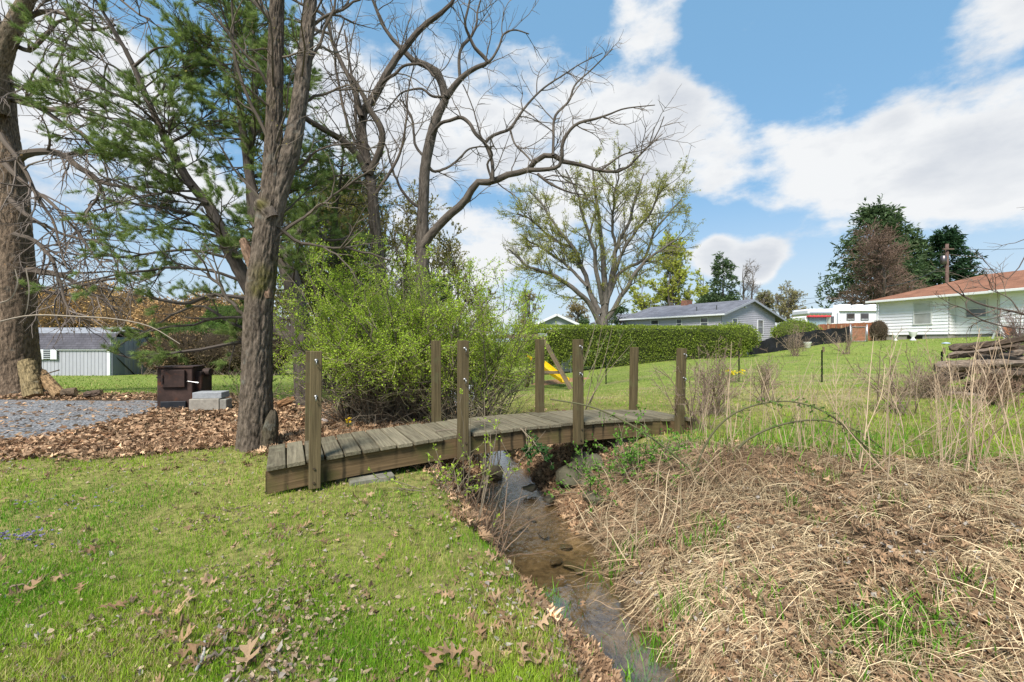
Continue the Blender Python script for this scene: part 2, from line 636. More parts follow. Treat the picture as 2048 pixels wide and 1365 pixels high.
ZW = -0.55                                       # water level
CREEK = np.array([(2.0, -4), (1.35, 0), (0.95, 1.4), (0.74, 2.33), (0.66, 2.57), (0.40, 3.13), (0.27, 3.8), (0.06, 5.0), (-0.2, 6.6), (-0.7, 8.6),
                  (-1.0, 11), (-1.6, 15), (-3, 22), (-5, 40), (-8, 90)], float)
CREEK = np.column_stack([np.interp(np.linspace(0, 1, 60), np.linspace(0, 1, len(CREEK)), CREEK[:, j]) for j in (0, 1)]) if False else CREEK
HWX = np.array([(-4, .3), (2.33, .23), (2.57, .20), (3.13, .33), (3.8, .46), (5.0, .38), (6.6, .30), (9, .3), (90, .4)], float)


def creek(x, y):
    """signed distance outward from the water's edge; side (-1 left bank, +1 right bank)"""
    x, y = np.asarray(x, float), np.asarray(y, float)
    best = np.full(x.shape, 1e9)
    side = np.ones(x.shape)
    for (ax, ay), (bx, by) in zip(CREEK[:-1], CREEK[1:]):
        dx, dy = bx - ax, by - ay
        t = np.clip(((x - ax) * dx + (y - ay) * dy) / (dx * dx + dy * dy), 0, 1)
        d = np.hypot(x - ax - t * dx, y - ay - t * dy)
        s = np.where((x - ax) * dy - (y - ay) * dx > 0, 1.0, -1.0)
        m = d < best
        best = np.where(m, d, best)
        side = np.where(m, s, side)
    hw = np.interp(y, HWX[:, 0], HWX[:, 1])
    hw = hw + 0.10 * (vnoise(x * 2.1 + side * 7, y * 2.1, seed=5) - 0.5) + 0.05 * (vnoise(x * 6, y * 6, seed=6) - 0.5)
    return best - hw, side


def ground(x, y, rough=True):
    x, y = np.asarray(x, float), np.asarray(y, float)
    b = base_h(x, y)
    d, s = creek(x, y)
    wl_ = 0.47 + 0.12 * (vnoise(x * 1.5, y * 1.5, seed=9) - 0.5) + 0.25 * sstep(4, 6, y)
    wr = np.interp(y, [0, 2, 4, 5.2, 7, 12, 30], [1.3, 1.5, 1.5, 1.25, 0.9, 1.0, 1.6])
    tl = sstep(0, 1, d / wl_)
    tr = np.clip(d / wr, 0, 1) ** 0.75
    tr = tr * (1.35 - 0.35 * tr)
    t = np.where(s < 0, tl, np.minimum(tr, 1))
    z = (ZW - 0.02) * (1 - t) + b * t
    hw = 0.35
    bed = ZW - 0.02 - 0.07 * sstep(0, -0.25, d)
    z = np.where(d < 0, bed, z)
    # hump of matted straw along the right bank's crest, and lumps in it
    z = z + 0.16 * np.exp(-(((x - 2.0) / .8) ** 2 + ((y - 4.35) / .5) ** 2)) * (s > 0) * .4
    z = z + 0.04 * np.exp(-(((x - 3.6) / .7) ** 2 + ((y - 3.7) / .35) ** 2))
    if rough:
        near = sstep(16, 5, np.hypot(x, y - 3))
        z = z + near * 0.035 * (fbm(x * 2.2, y * 2.2, oct=3, seed=20) - 0.5) + near * 0.014 * (fbm(x * 9, y * 9, oct=2, seed=21) - 0.5)
        lump = straw_zone(x, y, d, s)
        z = z + lump * 0.10 * (fbm(x * 3.1, y * 3.1, oct=3, seed=22) - 0.5)
    return z


def straw_zone(x, y, d=None, s=None):
    if d is None:
        d, s = creek(x, y)
    edge = np.interp(x, [0.2, 1.2, 1.9, 3.0, 4.6, 7.0, 10], [5.4, 5.3, 4.9, 4.4, 3.9, 3.3, 3]) + 0.5 * (fbm(x * 1.4, y * 1.4, oct=3, seed=30) - 0.5)
    return ((s > 0) & (d > -0.03)) * sstep(0.25, -0.25, y - edge)


GRAVEL = [(-26, 5.0), (-6.2, 4.6), (-6.15, 5.3), (-6.0, 6.2), (-6.25, 7.0), (-6.45, 8.0), (-6.9, 8.9), (-8.5, 9.25), (-12, 9.15), (-26, 8.9)]


def in_gravel(x, y):
    w = 0.45 * (fbm(x * 1.7, y * 1.7, oct=3, seed=33) - 0.5)
    near = 5.0 * 0 + 4.2
    right = np.interp(y, [4, 5.3, 6.2, 7.0, 8.0, 8.9, 9.3], [-6.5, -6.1, -6.05, -6.2, -6.4, -6.8, -8.2])
    far = 9.2
    return sstep(0.08, -0.08, x - right + w) * sstep(0.1, -0.1, y - far + w * .5) * sstep(-0.1, 0.1, y - near + w)


def litter_zone(x, y, d=None, s=None):
    """where brown leaves cover the ground on the left side and under the shrub"""
    if d is None:
        d, s = creek(x, y)
    n = fbm(x * 1.3, y * 1.3, oct=4, seed=40) - 0.5
    near = np.interp(x, [-12, -6, -4.5, -3.2, -2.4, -1.5, 0], [4.4, 4.45, 4.55, 4.9, 4.55, 4.35, 4.3])
    a = sstep(-0.15, 0.2, y - near + 0.9 * n) * sstep(0.3, -0.3, y - 10.3 + n) * sstep(0.6, -0.2, x + 0.3)
    a = a * np.where(x < -4.2, 1, 1)
    # tongue of lawn beside the big trunk, lawn beyond the gravel
    a2 = sstep(0.3, -0.3, np.abs(y - 9.85) - 0.75 + n) * (x < -6)
    left = np.maximum(a * sstep(10.2, 9.2, y + (x + 6) * .12), a2)
    bank = .7 * (s < 0) * sstep(0.42, 0.12, d + 0.6 * n - .25 * sstep(2.6, 4, y)) * (d > -0.02)
    return np.clip(np.maximum(left * (s < 0), bank), 0, 1)


def mask_all(x, y):
    d, s = creek(x, y)
    st = straw_zone(x, y, d, s)
    li = litter_zone(x, y, d, s)
    rb = (s > 0) * sstep(1.2, 0.2, d) * sstep(3.8, 4.6, y) * sstep(9, 7, y)      # leafy far part of the right bank
    return d, s, st, np.maximum(li, rb)


EXTENT = 900.0


def _axis(n, a, lo, hi, c):
    u = np.linspace(math.asinh((lo - c) / a), math.asinh((hi - c) / a), n)
    return c + a * np.sinh(u)


gx = _axis(560, 1.25, -EXTENT, EXTENT, 0.4)
gy = _axis(480, 1.25, -25, EXTENT, 3.2)
GX, GY = np.meshgrid(gx, gy)
GZ = ground(GX, GY)
d_, s_, st_, li_ = mask_all(GX, GY)
n_a = fbm(GX * 2.5, GY * 2.5, oct=4, seed=50)[..., None]
n_b = fbm(GX * 0.5, GY * 0.5, oct=3, seed=51)[..., None]
lawn = (np.array([.13, .14, .035]) * (1 - n_a) + np.array([.25, .22, .08]) * n_a) * (0.8 + 0.4 * n_b)
far_lawn = np.array([.13, .20, .03]) * (1 - n_a) + np.array([.23, .25, .065]) * n_a
far_w = sstep(7, 16, np.hypot(GX, GY))[..., None]
gcol = lawn * (1 - far_w) + far_lawn * far_w
soil = np.array([.085, .058, .035]) * (0.7 + 0.6 * n_a)
gcol = gcol * (1 - li_[..., None]) + soil * li_[..., None]
strw = np.array([.13, .088, .052]) * (0.6 + 0.8 * n_a)
gcol = gcol * (1 - st_[..., None]) + strw * st_[..., None]
under = sstep(0.02, -0.06, d_)[..., None]
mud = (np.array([.085, .06, .036]) * (1 - under) + np.array([.165, .122, .072]) * under) * (0.5 + 1.0 * n_a) * (.55 + .9 * fbm(GX * 5, GY * 4, oct=3, seed=57)[..., None] ** 1.0)
wet = sstep(0.10, -0.02, d_)[..., None]
gcol = gcol * (1 - wet) + mud * wet
# pale thatch patches in the field
th = sstep(.55, .72, fbm(GX * .55, GY * 1.3, oct=4, seed=55))[..., None] * (s_ > 0)[..., None] * sstep(5, 6, GY)[..., None] * sstep(22, 12, GY)[..., None]
gcol = gcol * (1 - .6 * th) + np.array([.27, .22, .12]) * .6 * th
ny, nx = GX.shape
ii = np.arange(nx * ny).reshape(ny, nx)
gf = np.stack([ii[:-1, :-1], ii[:-1, 1:], ii[1:, 1:], ii[1:, :-1]], -1).reshape(-1, 4)
mb = MB().add(np.stack([GX, GY, GZ], -1).reshape(-1, 3), gf, gcol.reshape(-1, 3))
tag(mb.build('ground', M_SOIL, smooth=True), kind='structure')

# gravel driveway: a sheet 6 mm over the ground
xs = np.concatenate([np.linspace(-30, -9, 60), np.linspace(-8.9, -5.6, 90)])
ys = np.linspace(3.9, 9.7, 130)
X, Y = np.meshgrid(xs, ys)
gm = in_gravel(X, Y)
Z = ground(X, Y) + 0.012 * gm + 0.008 * (fbm(X * 14, Y * 14, oct=2, seed=61) - .5)
ii = np.arange(X.size).reshape(X.shape)
keep = (gm[:-1, :-1] + gm[1:, 1:] + gm[:-1, 1:] + gm[1:, :-1]) > 1.2
gf = np.stack([ii[:-1, :-1], ii[:-1, 1:], ii[1:, 1:], ii[1:, :-1]], -1)[keep]
gc = np.array([.165, .165, .168]) * (0.75 + .5 * fbm(X * 3, Y * 3, oct=3, seed=62)[..., None])
gl = sstep(.60, .68, fbm(X * 2.2, Y * 4.5, oct=4, seed=63))[..., None]
gc = gc * (1 - .5 * gl) + np.array([.16, .11, .08]) * .5 * gl
mb = MB().add(np.stack([X, Y, Z], -1).reshape(-1, 3), gf, gc.reshape(-1, 3))


def gravel_mat():
    m, n, l = new_mat('gravel')
    out = n.new('ShaderNodeOutputMaterial')
    bs = n.new('ShaderNodeBsdfPrincipled')
    bs.inputs['Roughness'].default_value = 0.9
    a = n.new('ShaderNodeAttribute')
    a.attribute_name = 'Col'
    g = n.new('ShaderNodeAttribute')
    g.attribute_name = 'G'
    v = n.new('ShaderNodeTexVoronoi')
    v.inputs['Scale'].default_value = 32
    l.new(g.outputs['Vector'], v.inputs['Vector'])
    sp = n.new('ShaderNodeSeparateColor')
    l.new(v.outputs['Color'], sp.inputs[0])
    mr = n.new('ShaderNodeMapRange')
    l.new(sp.outputs[0], mr.inputs[0])
    mr.inputs[3].default_value, mr.inputs[4].default_value = 0.45, 1.75
    mx = n.new('ShaderNodeVectorMath')
    mx.operation = 'SCALE'
    l.new(a.outputs['Color'], mx.inputs[0])
    l.new(mr.outputs[0], mx.inputs['Scale'])
    l.new(mx.outputs[0], bs.inputs['Base Color'])
    bp = n.new('ShaderNodeBump')
    bp.inputs['Distance'].default_value = 0.02
    bp.invert = True
    l.new(v.outputs['Distance'], bp.inputs['Height'])
    l.new(bp.outputs[0], bs.inputs['Normal'])
    l.new(bs.outputs[0], out.inputs['Surface'])
    return m


tag(mb.build('gravel_driveway', gravel_mat(), smooth=True), kind='structure')


# creek water
def water_mat():
    m, n, l = new_mat('water')
    out = n.new('ShaderNodeOutputMaterial')
    g = n.new('ShaderNodeAttribute')
    g.attribute_name = 'G'
    mpn = n.new('ShaderNodeMapping')
    mpn.inputs['Scale'].default_value = (1.6, 1.0, 1)
    l.new(g.outputs['Vector'], mpn.inputs['Vector'])
    t = n.new('ShaderNodeTexNoise')
    t.inputs['Scale'].default_value = 16
    t.inputs['Detail'].default_value = 4
    l.new(mpn.outputs[0], t.inputs['Vector'])
    c = n.new('ShaderNodeAttribute')
    c.attribute_name = 'Col'
    sp = n.new('ShaderNodeSeparateColor')
    l.new(c.outputs['Color'], sp.inputs[0])
    bp = n.new('ShaderNodeBump')
    l.new(sp.outputs[0], bp.inputs['Strength'])
    bp.inputs['Distance'].default_value = 0.03
    l.new(t.outputs['Fac'], bp.inputs['Height'])
    # reflectance the same from both sides (the sheet stands for the surface alone, light passes straight through it)
    gm = n.new('ShaderNodeNewGeometry')
    dt = n.new('ShaderNodeVectorMath')
    dt.operation = 'DOT_PRODUCT'
    l.new(gm.outputs['Incoming'], dt.inputs[0])
    l.new(bp.outputs[0], dt.inputs[1])

    def mth(op, a, b=0.0):
        q = n.new('ShaderNodeMath')
        q.operation = op
        for i_, v_ in enumerate((a, b)):
            if isinstance(v_, (int, float)):
                q.inputs[i_].default_value = v_
            else:
                l.new(v_, q.inputs[i_])
        return q.outputs[0]
    cth = mth('MINIMUM', mth('ABSOLUTE', dt.outputs['Value']), 1.0)
    fr_ = mth('ADD', mth('MULTIPLY', mth('POWER', mth('SUBTRACT', 1.0, cth), 4.0), 0.9), 0.15)
    tr = n.new('ShaderNodeBsdfTransparent')
    tr.inputs['Color'].default_value = (.90, .84, .72, 1)
    gl = n.new('ShaderNodeBsdfGlossy')
    gl.inputs['Roughness'].default_value = 0.03
    gl.inputs['Color'].default_value = (.95, .97, 1, 1)
    l.new(bp.outputs[0], gl.inputs['Normal'])
    mx = n.new('ShaderNodeMixShader')
    l.new(fr_, mx.inputs[0])
    l.new(tr.outputs[0], mx.inputs[1])
    l.new(gl.outputs[0], mx.inputs[2])
    l.new(mx.outputs[0], out.inputs['Surface'])
    return m


cy_ = np.linspace(-2, 18, 400)
cxc = np.interp(cy_, CREEK[:, 1], CREEK[:, 0])
uu = np.linspace(-0.75, 0.75, 31)
WX = cxc[:, None] + uu[None]
WY = np.broadcast_to(cy_[:, None], WX.shape)
# calm pools and rippled runs
rip = 0.10 + 0.7 * np.exp(-((WY - 4.3) / .55) ** 2) + .35 * np.exp(-((WY - 5.6) / .8) ** 2)
WZ = ZW + 0.010 * (fbm(WX * 9, WY * 6, oct=3, seed=70) - .5) * np.clip(rip, 0, 1) + 0.0 * WX
ii = np.arange(WX.size).reshape(WX.shape)
gf = np.stack([ii[:-1, :-1], ii[:-1, 1:], ii[1:, 1:], ii[1:, :-1]], -1).reshape(-1, 4)
wc = np.repeat(np.clip(rip, 0, 1).reshape(-1, 1), 3, 1)
mb = MB().add(np.stack([WX, WY, WZ], -1).reshape(-1, 3), gf, wc)
tag(mb.build('creek_water', water_mat(), smooth=True), kind='structure')


def gz(x, y):
    return float(ground(np.array([x], float), np.array([y], float))[0])


def foot(px, Y, sink=0.0):
    """a point on the ground at photo column px, depth Y"""
    x = (px - CX) / F * Y
    return np.array([x, Y, gz(x, Y) - sink])
# ------------------------------------------------------------------ footbridge
P1 = np.array([-1.62, 3.61])
BU = np.array([.89, .456]) / np.hypot(.89, .456)
BW = np.array([-BU[1], BU[0]])


def zd(t):
    return .362 - .0196 * (t - 2.07) ** 2


def bp3(t, w, z):
    q = P1 + BU * t + BW * w
    return np.array([q[0], q[1], z])


bridge = thing('footbridge', 'weathered arched wooden plank footbridge crossing the creek between rail posts', 'footbridge', bp3(2.07, .43, 0))
PT = [0.0, 1.30, 2.65, 4.19]
mb = MB()
nb = 33
for i in range(nb):
    t = -.354 + 4.854 * (i + .5) / nb
    a = math.atan(-2 * .0196 * (t - 2.07))
    w0, w1 = .03 + rng.normal(0, .006), .835 + rng.normal(0, .006)
    if min(abs(t - q) for q in PT) < .115:
        w0, w1 = .066, .80
    ux = np.array([BU[0] * math.cos(a), BU[1] * math.cos(a), math.sin(a)])
    A = axes(ux)
    yaw = rng.normal(0, .006)
    A = rotz(yaw) @ A
    A[0] = nrm(A[0] + UP * rng.normal(0, .010))
    c = mixc((.125, .108, .072), (.18, .155, .105), 1, .10)[0]
    bbox(mb, bp3(t, (w0 + w1) / 2, zd(t) - .018 + rng.normal(0, .0018)), ((4.854 / nb - .011 - rng.uniform(0, .004)) / 2, (w1 - w0) / 2, .018), A, .004, c)
deck = mb.build('deck', M_DECK, bridge)


def beam_mat():
    """brown beam with olive algae and dark drip stains under the deck gaps"""
    m = base_mat('stained_beam', rough=.9, spec=.15, noise=6, amt=.35, stretch=(.3, 8, 8), bump=.004, spots=(4, .52, .70, (.10, .088, .032)))
    n, l = m.node_tree.nodes, m.node_tree.links
    bs = [x for x in n if x.type == 'BSDF_PRINCIPLED'][0]
    src = bs.inputs['Base Color'].links[0].from_socket
    g = n.new('ShaderNodeAttribute')
    g.attribute_name = 'G'
    s = n.new('ShaderNodeSeparateXYZ')
    l.new(g.outputs['Vector'], s.inputs[0])

    def mth(op, a, b):
        q = n.new('ShaderNodeMath')
        q.operation = op
        for i, v in enumerate((a, b)):
            if isinstance(v, (int, float)):
                q.inputs[i].default_value = v
            else:
                l.new(v, q.inputs[i])
        return q.outputs[0]
    tn = n.new('ShaderNodeTexNoise')
    tn.inputs['Scale'].default_value = 9
    l.new(g.outputs['Vector'], tn.inputs['Vector'])
    x = mth('ADD', s.outputs[0], mth('MULTIPLY', mth('SUBTRACT', tn.outputs['Fac'], .5), .035))
    fr = mth('FRACT', mth('DIVIDE', x, 4.854 / nb), 0)
    dist = mth('ABSOLUTE', mth('SUBTRACT', fr, .5), 0)
    r = n.new('ShaderNodeMapRange')
    r.interpolation_type = 'SMOOTHSTEP'
    l.new(dist, r.inputs[0])
    r.inputs[1].default_value, r.inputs[2].default_value, r.inputs[3].default_value, r.inputs[4].default_value = .34, .47, 0, .85
    t2 = n.new('ShaderNodeTexNoise')
    t2.inputs['Scale'].default_value = 2.5
    l.new(g.outputs['Vector'], t2.inputs['Vector'])
    r2 = n.new('ShaderNodeMapRange')
    l.new(t2.outputs['Fac'], r2.inputs[0])
    r2.inputs[1].default_value, r2.inputs[2].default_value = .40, .62
    f = mth('MULTIPLY', r.outputs[0], r2.outputs[0])
    mx = n.new('ShaderNodeMix')
    mx.data_type = 'RGBA'
    l.new(f, mx.inputs['Factor'])
    l.new(src, mx.inputs[6])
    mx.inputs[7].default_value = (.030, .024, .014, 1)
    l.new(mx.outputs[2], bs.inputs['Base Color'])
    return m


M_BEAM = beam_mat()
for w0, w1 in ((.064, .102), (.765, .803)):
    mb = MB()
    ts = np.linspace(-.354, 4.50, 41)
    top = zd(ts) - .0385
    bot = top - .182
    pts, gg = [], []
    for t, zt, zb in zip(ts, top, bot):
        for (w, z) in ((w0, zb), (w0, zt), (w1, zt), (w1, zb)):
            pts.append(bp3(t, w, z))
            gg.append((t + .354, w * 1.0, z - zd(t)))
    fs = []
    for i in range(40):
        for k in range(4):
            fs.append([i * 4 + k, i * 4 + (k + 1) % 4, i * 4 + 4 + (k + 1) % 4, i * 4 + 4 + k][::-1])
    fs += [[0, 1, 2, 3], [163, 162, 161, 160]]
    mb.add(pts, fs, (.135, .09, .047), gg)
    mb.build('beam', M_BEAM, bridge)

tops = {(0, 0): 1.166, (1, 0): 1.255, (2, 0): 1.268, (3, 0): 1.158, (0, 1): 1.15, (1, 1): 1.256, (2, 1): 1.272, (3, 1): 1.162}
lean = {(0, 0): .012, (1, 0): .003, (2, 0): -.008, (3, 0): .05, (0, 1): .01, (1, 1): -.008, (2, 1): 0, (3, 1): .03}
for (i, far), zt in tops.items():
    t = PT[i]
    w = .0185 if not far else .849
    zb = zd(t) - .235
    c0, c1 = bp3(t, w, zb), bp3(t + lean[(i, far)], w, zt)
    up = nrm(c1 - c0)
    ax = np.array([nrm(np.array([BU[0], BU[1], 0]) - up * np.dot(up, [BU[0], BU[1], 0])), None, up], dtype=object)
    a0 = ax[0].astype(float)
    A = np.array([up, a0, np.cross(up, a0)])                 # grain runs along local x
    mb = MB()
    c = mixc((.088, .068, .034), (.115, .088, .046), 1, .05)[0]
    bbox(mb, (c0 + c1) / 2, (np.linalg.norm(c1 - c0) / 2, .0445, .0445), A, .004, c)
    # algae-green foot of the post: vertices low on it
    post = mb.build('post', M_WOOD, bridge)
    side = -1 if not far else 1
    for zz in (zt - .075, zt - .37):
        if far:
            continue
        s = (zz - zb) / (zt - zb)
        q = c0 + (c1 - c0) * s + np.array([BW[0], BW[1], 0]) * side * .0445
        o = np.array([BW[0], BW[1], 0]) * side
        h = MB()
        arc = [q + BU3 * 0 + o * r + UP * u for r, u, BU3 in ((0, .0, np.zeros(3)), (.018, .0, np.zeros(3)), (.034, -.006, np.zeros(3)), (.038, -.022, np.zeros(3)), (.028, -.036, np.zeros(3)), (.012, -.036, np.zeros(3)))]
        tubes(h, smoothline(arc, 12), np.full(12, .005), 7, (.36, .36, .35), cap=True)
        tubes(h, np.array([q - o * .002, q + o * .005]), np.array([.014, .014]), 10, (.32, .31, .30), cap=True)
        h.build('hook', M_METAL, post, smooth=True)
    if not far:
        for dz in (.05, .165):
            q = c0 + up * dz + np.array([BW[0], BW[1], 0]) * side * .0445 + a0 * rng.uniform(-.015, .015)
            o = np.array([BW[0], BW[1], 0]) * side
            h = MB()
            tubes(h, np.array([q - o * .003, q + o * .010]), np.array([.012, .010]), 6, (.16, .12, .09), cap=True)
            h.build('bolt', M_METAL, post)
for t in (.27, 3.35):
    zb = zd(t) - .222
    for w in (.17, .70):
        g0 = gz(*(P1 + BU * t + BW * w)) - .10
        mb = MB()
        bbox(mb, bp3(t, w, (zb + g0) / 2), (.09, .055, max(.03, (zb - g0) / 2)), axes((BU[0], BU[1], 0)), .005, (.13, .115, .085))
        mb.build('support_post', M_WOOD, bridge)
slab = MB()
q = P1 + BU * .46 + BW * .10
bbox(slab, (q[0], q[1], gz(*q) + .004), (.19, .12, .03), axes((BU[0], BU[1], 0.02)), .012, (.20, .19, .15))
tag(slab.build('footing_stone', M_STONE, loc=(q[0], q[1], gz(*q))), 'flat grey stone slab in the grass beneath the left bridge end', 'stone slab')
# bent nail-head bolts along the beam are part of its mesh; loose twigs lie on the deck
for k, (t0_, w0_, t1_, w1_) in enumerate(((1.12, .30, 1.55, .16), (1.62, .52, 1.95, .30))):
    ss = np.linspace(0, 1, 8)
    pts = [bp3(t0_ + (t1_ - t0_) * q, w0_ + (w1_ - w0_) * q + .02 * math.sin(q * 5), zd(t0_ + (t1_ - t0_) * q) + .006 + .006 * math.sin(q * 7) ** 2) for q in ss]
    mb = MB()
    tubes(mb, np.array(pts), np.linspace(.005, .002, 8), 5, (.2, .16, .12))
    tag(mb.build('fallen_twig', M_TWIG, loc=pts[0]), ['thin bent twig lying on the deck near the second near post', 'thin twig lying slanted across the deck middle boards'][k], 'twig')
# ------------------------------------------------------------------ hand-traced trees
def trace(pts, Y, n=24, ref=None, wob=0.0, dy=None):
    """pixels (px, py, width px) at depth Y -> polyline and radii; dy adds depth along it"""
    pts = np.asarray(pts, float)
    m = len(pts)
    ys = np.full(m, float(Y)) if dy is None else Y + np.interp(np.linspace(0, 1, m), np.linspace(0, 1, len(dy)), dy)
    w = np.array([P(px, py, y) for (px, py), y in zip(pts[:, :2], ys)])
    r = pts[:, 2] * ys / F / 2
    q = smoothline(np.column_stack([w, r]), n)
    if wob:
        k = np.linspace(0, 1, n)[:, None]
        q[:, :3] += wob * (np.column_stack([fbm(k[:, 0] * 6 + rng.uniform(0, 99), k[:, 0] * 0, seed=3) for _ in range(3)]) - .5) * np.minimum(k * 4, 1)
    return q[:, :3], np.maximum(q[:, 3], .0015)


def rough_trunk(mb, Pt, R, k=40, rows=150, depth=0.022, col=(.13, .105, .085), moss=None, flute=0.0, cap=False):
    """trunk with real bark ridges: radius carved by stretched ridged noise"""
    q = resample(np.column_stack([Pt, R]), rows)
    Pt, R = q[:, :3], q[:, 3]
    T = nrm(np.gradient(Pt, axis=0))
    U = nrm(np.cross(np.broadcast_to(np.array([0, 1.0, 0]), T.shape), T))
    W = np.cross(T, U)
    th = np.arange(k) / k * 2 * math.pi
    cs, sn = np.cos(th), np.sin(th)
    L = np.concatenate([[0], np.cumsum(np.linalg.norm(np.diff(Pt, axis=0), axis=1))])
    o = rng.uniform(0, 90)
    rr = R.mean()
    a = np.broadcast_to(cs * rr, (rows, k))
    b = np.broadcast_to(sn * rr, (rows, k))
    z = np.broadcast_to(L[:, None], (rows, k))
    nse = fbm(a * 36 + o, b * 36, z * 5.0, oct=3, seed=77)
    rid = np.clip(np.abs(2 * nse - 1) * 4.5, 0, 1) * 1.6 - 1.0
    big = fbm(a * 4 + o, b * 4, z * 1.3, oct=2, seed=78) - .5
    rad = R[:, None] * (1 + .16 * big + flute * np.cos(5 * th + 1)[None] * np.exp(-L / .35)[:, None]) + depth * np.clip(rid, -1, 1)
    v = Pt[:, None] + rad[..., None] * (cs[None, :, None] * U[:, None] + sn[None, :, None] * W[:, None])
    ii = np.arange(rows * k).reshape(rows, k)
    f = np.stack([ii[:-1], np.roll(ii[:-1], -1, 1), np.roll(ii[1:], -1, 1), ii[1:]], -1).reshape(-1, 4)
    c = np.asarray(col)[None, None] * (.96 + .08 * rid[..., None]) * (.8 + .5 * fbm(a * 3 + o, b * 3, z * 1.1, seed=79)[..., None])
    if moss is not None:
        c = c * (1 - moss(v)[..., None]) + np.array([.095, .085, .025]) * moss(v)[..., None]
    mb.add(v, f, c.reshape(-1, 3), np.stack([a, b, z + o], -1))
    if cap:
        base = mb.n - rows * k
        mb.Fc.append(np.array([list(range(base + (rows - 1) * k, base + rows * k))]))
        mb.M.append(np.zeros(1, np.int32))


def stackP(lst, n=16):
    """list of (P,R) resampled to one length and stacked"""
    q = [resample(np.column_stack([p, r]), n) for p, r in lst]
    q = np.array(q)
    return q[:, :, :3], q[:, :, 3]


# ---- forked maple beside the bridge
YB = 5.05
tb = P(514, 905, YB)
tb[2] = gz(tb[0], tb[1])
forked = thing('forked_tree', 'forked grey-brown furrowed trunk rising beside the left end of the footbridge', 'tree', tb)
mb = MB()


def moss_b(v):
    n = fbm(v[..., 0] * 6, v[..., 1] * 6, v[..., 2] * 5, seed=81)
    def spot(px, py, r):
        c = P(px, py, YB - .15)
        return np.exp(-((v[..., 0] - c[0]) ** 2 + (v[..., 2] - c[2]) ** 2) / (r * r))
    s = spot(535, 545, .14) + spot(520, 580, .10) + spot(590, 300, .12) + spot(548, 200, .10) + spot(550, 860, .12) + spot(600, 250, .08) + spot(520, 410, .06)
    return np.clip(s * sstep(.3, .65, n) * 1.3, 0, .9)


pts, rr = trace([(508, 925, 74), (508, 905, 64), (508, 880, 58), (511, 800, 52), (514, 700, 50), (518, 620, 50), (524, 560, 52), (529, 520, 48), (537, 440, 44), (543, 400, 40), (546, 340, 35), (548, 270, 31), (550, 180, 28), (552, 80, 26), (556, -20, 24), (566, -140, 18), (590, -300, 10)], YB, 60)
rough_trunk(mb, pts, rr, 96, 460, .010, (.125, .098, .075), moss_b, flute=.08)
B_left = (pts, rr)
pts, rr = trace([(543, 455, 30), (554, 400, 34), (567, 350, 34), (580, 310, 33), (590, 262, 30), (600, 200, 28), (609, 120, 26), (617, 40, 24), (626, -40, 22), (640, -160, 20), (650, -300, 10)], YB, 40, dy=[0, .05, .25, .5])
rough_trunk(mb, pts, rr, 72, 300, .008, (.125, .10, .078), moss_b)
B_right = (pts, rr)
# second stem fused to the base, its dark broken stub, and the burls
pts, rr = trace([(528, 940, 30), (531, 900, 28), (533, 860, 26), (534, 800, 20), (534, 720, 18), (535, 640, 17), (533, 560, 14)], YB, 30, dy=[.12, .12, .1])
rough_trunk(mb, pts, rr, 20, 80, .014, (.10, .082, .065), moss_b)
pts, rr = trace([(534, 905, 30), (541, 862, 26), (545, 838, 19), (547, 822, 7)], YB - .06, 14)
rough_trunk(mb, pts, rr, 18, 30, .016, (.085, .07, .05), moss_b)
pts, rr = trace([(545, 440, 26), (535, 424, 30), (524, 412, 28), (517, 406, 20), (513, 403, 8), (512, 402, 1)], YB - .06, 16)
rough_trunk(mb, pts, rr, 18, 24, .012, (.125, .10, .08), moss_b)
mb.build('trunk', M_BARK, forked, smooth=True)
mb = MB()
pts, rr = trace([(536, 600, 14), (528, 578, 22), (512, 545, 20), (498, 515, 17), (490, 490, 15), (485, 481, 11)], YB - .04, 20)
rough_trunk(mb, pts, rr, 22, 40, .014, (.24, .155, .105), cap=True)
o = mb.build('broken_stub', M_BARK, forked, smooth=True)
o['label'] = 'reddish broken branch stub'
mb = MB()
limbs = []
for p_, dyv in (
        ([(508, 665, 10), (488, 640, 9), (455, 597, 8), (425, 558, 7), (412, 548, 5)], [0, -.1]),
        ([(552, 478, 9), (600, 440, 7), (640, 410, 6), (700, 368, 5), (760, 330, 4)], [0, .3]),
        ([(580, 330, 8), (590, 340, 8), (640, 300, 5), (690, 290, 4), (740, 300, 3)], [.1, .4]),
        ([(600, 210, 8), (650, 190, 6), (700, 180, 4), (760, 185, 3)], [.3, .6]),
        ([(545, 300, 9), (520, 240, 8), (490, 180, 8), (470, 110, 7), (466, 30, 5), (470, -40, 4)], [0, -.2]),
        ([(549, 200, 8), (520, 150, 7), (480, 100, 6), (430, 40, 5), (390, 0, 3)], [0, -.4]),
        ([(562, 460, 10), (600, 490, 8), (650, 495, 6), (720, 505, 5), (780, 520, 4)], [.0, .3]),
        ([(615, 60, 9), (660, 30, 7), (720, 0, 5), (780, -40, 4)], [.3, .5]),
        ([(553, 60, 9), (520, 10, 7), (490, -40, 5)], [0, 0]),
        ([(604, 160, 9), (640, 90, 7), (668, 20, 6), (680, -60, 4)], [.3, .3])):
    limbs.append(trace(p_, YB, 18, dy=dyv, wob=.10))
LP, LR = stackP(limbs, 16)
tubes(mb, LP, LR * .8, 7, (.10, .08, .062))
c1, r1 = spawn(LP, LR, 6, .15, 1, .35, 1.1, 25, 65, up=.03, wig=.16, N=9, rmin=.0016)
c2, r2 = spawn(c1, r1, 4, .2, 1, .15, .45, 25, 60, up=.02, wig=.18, N=6, rmin=.0013)
SP, SR = stackP([B_left, B_right], 16)
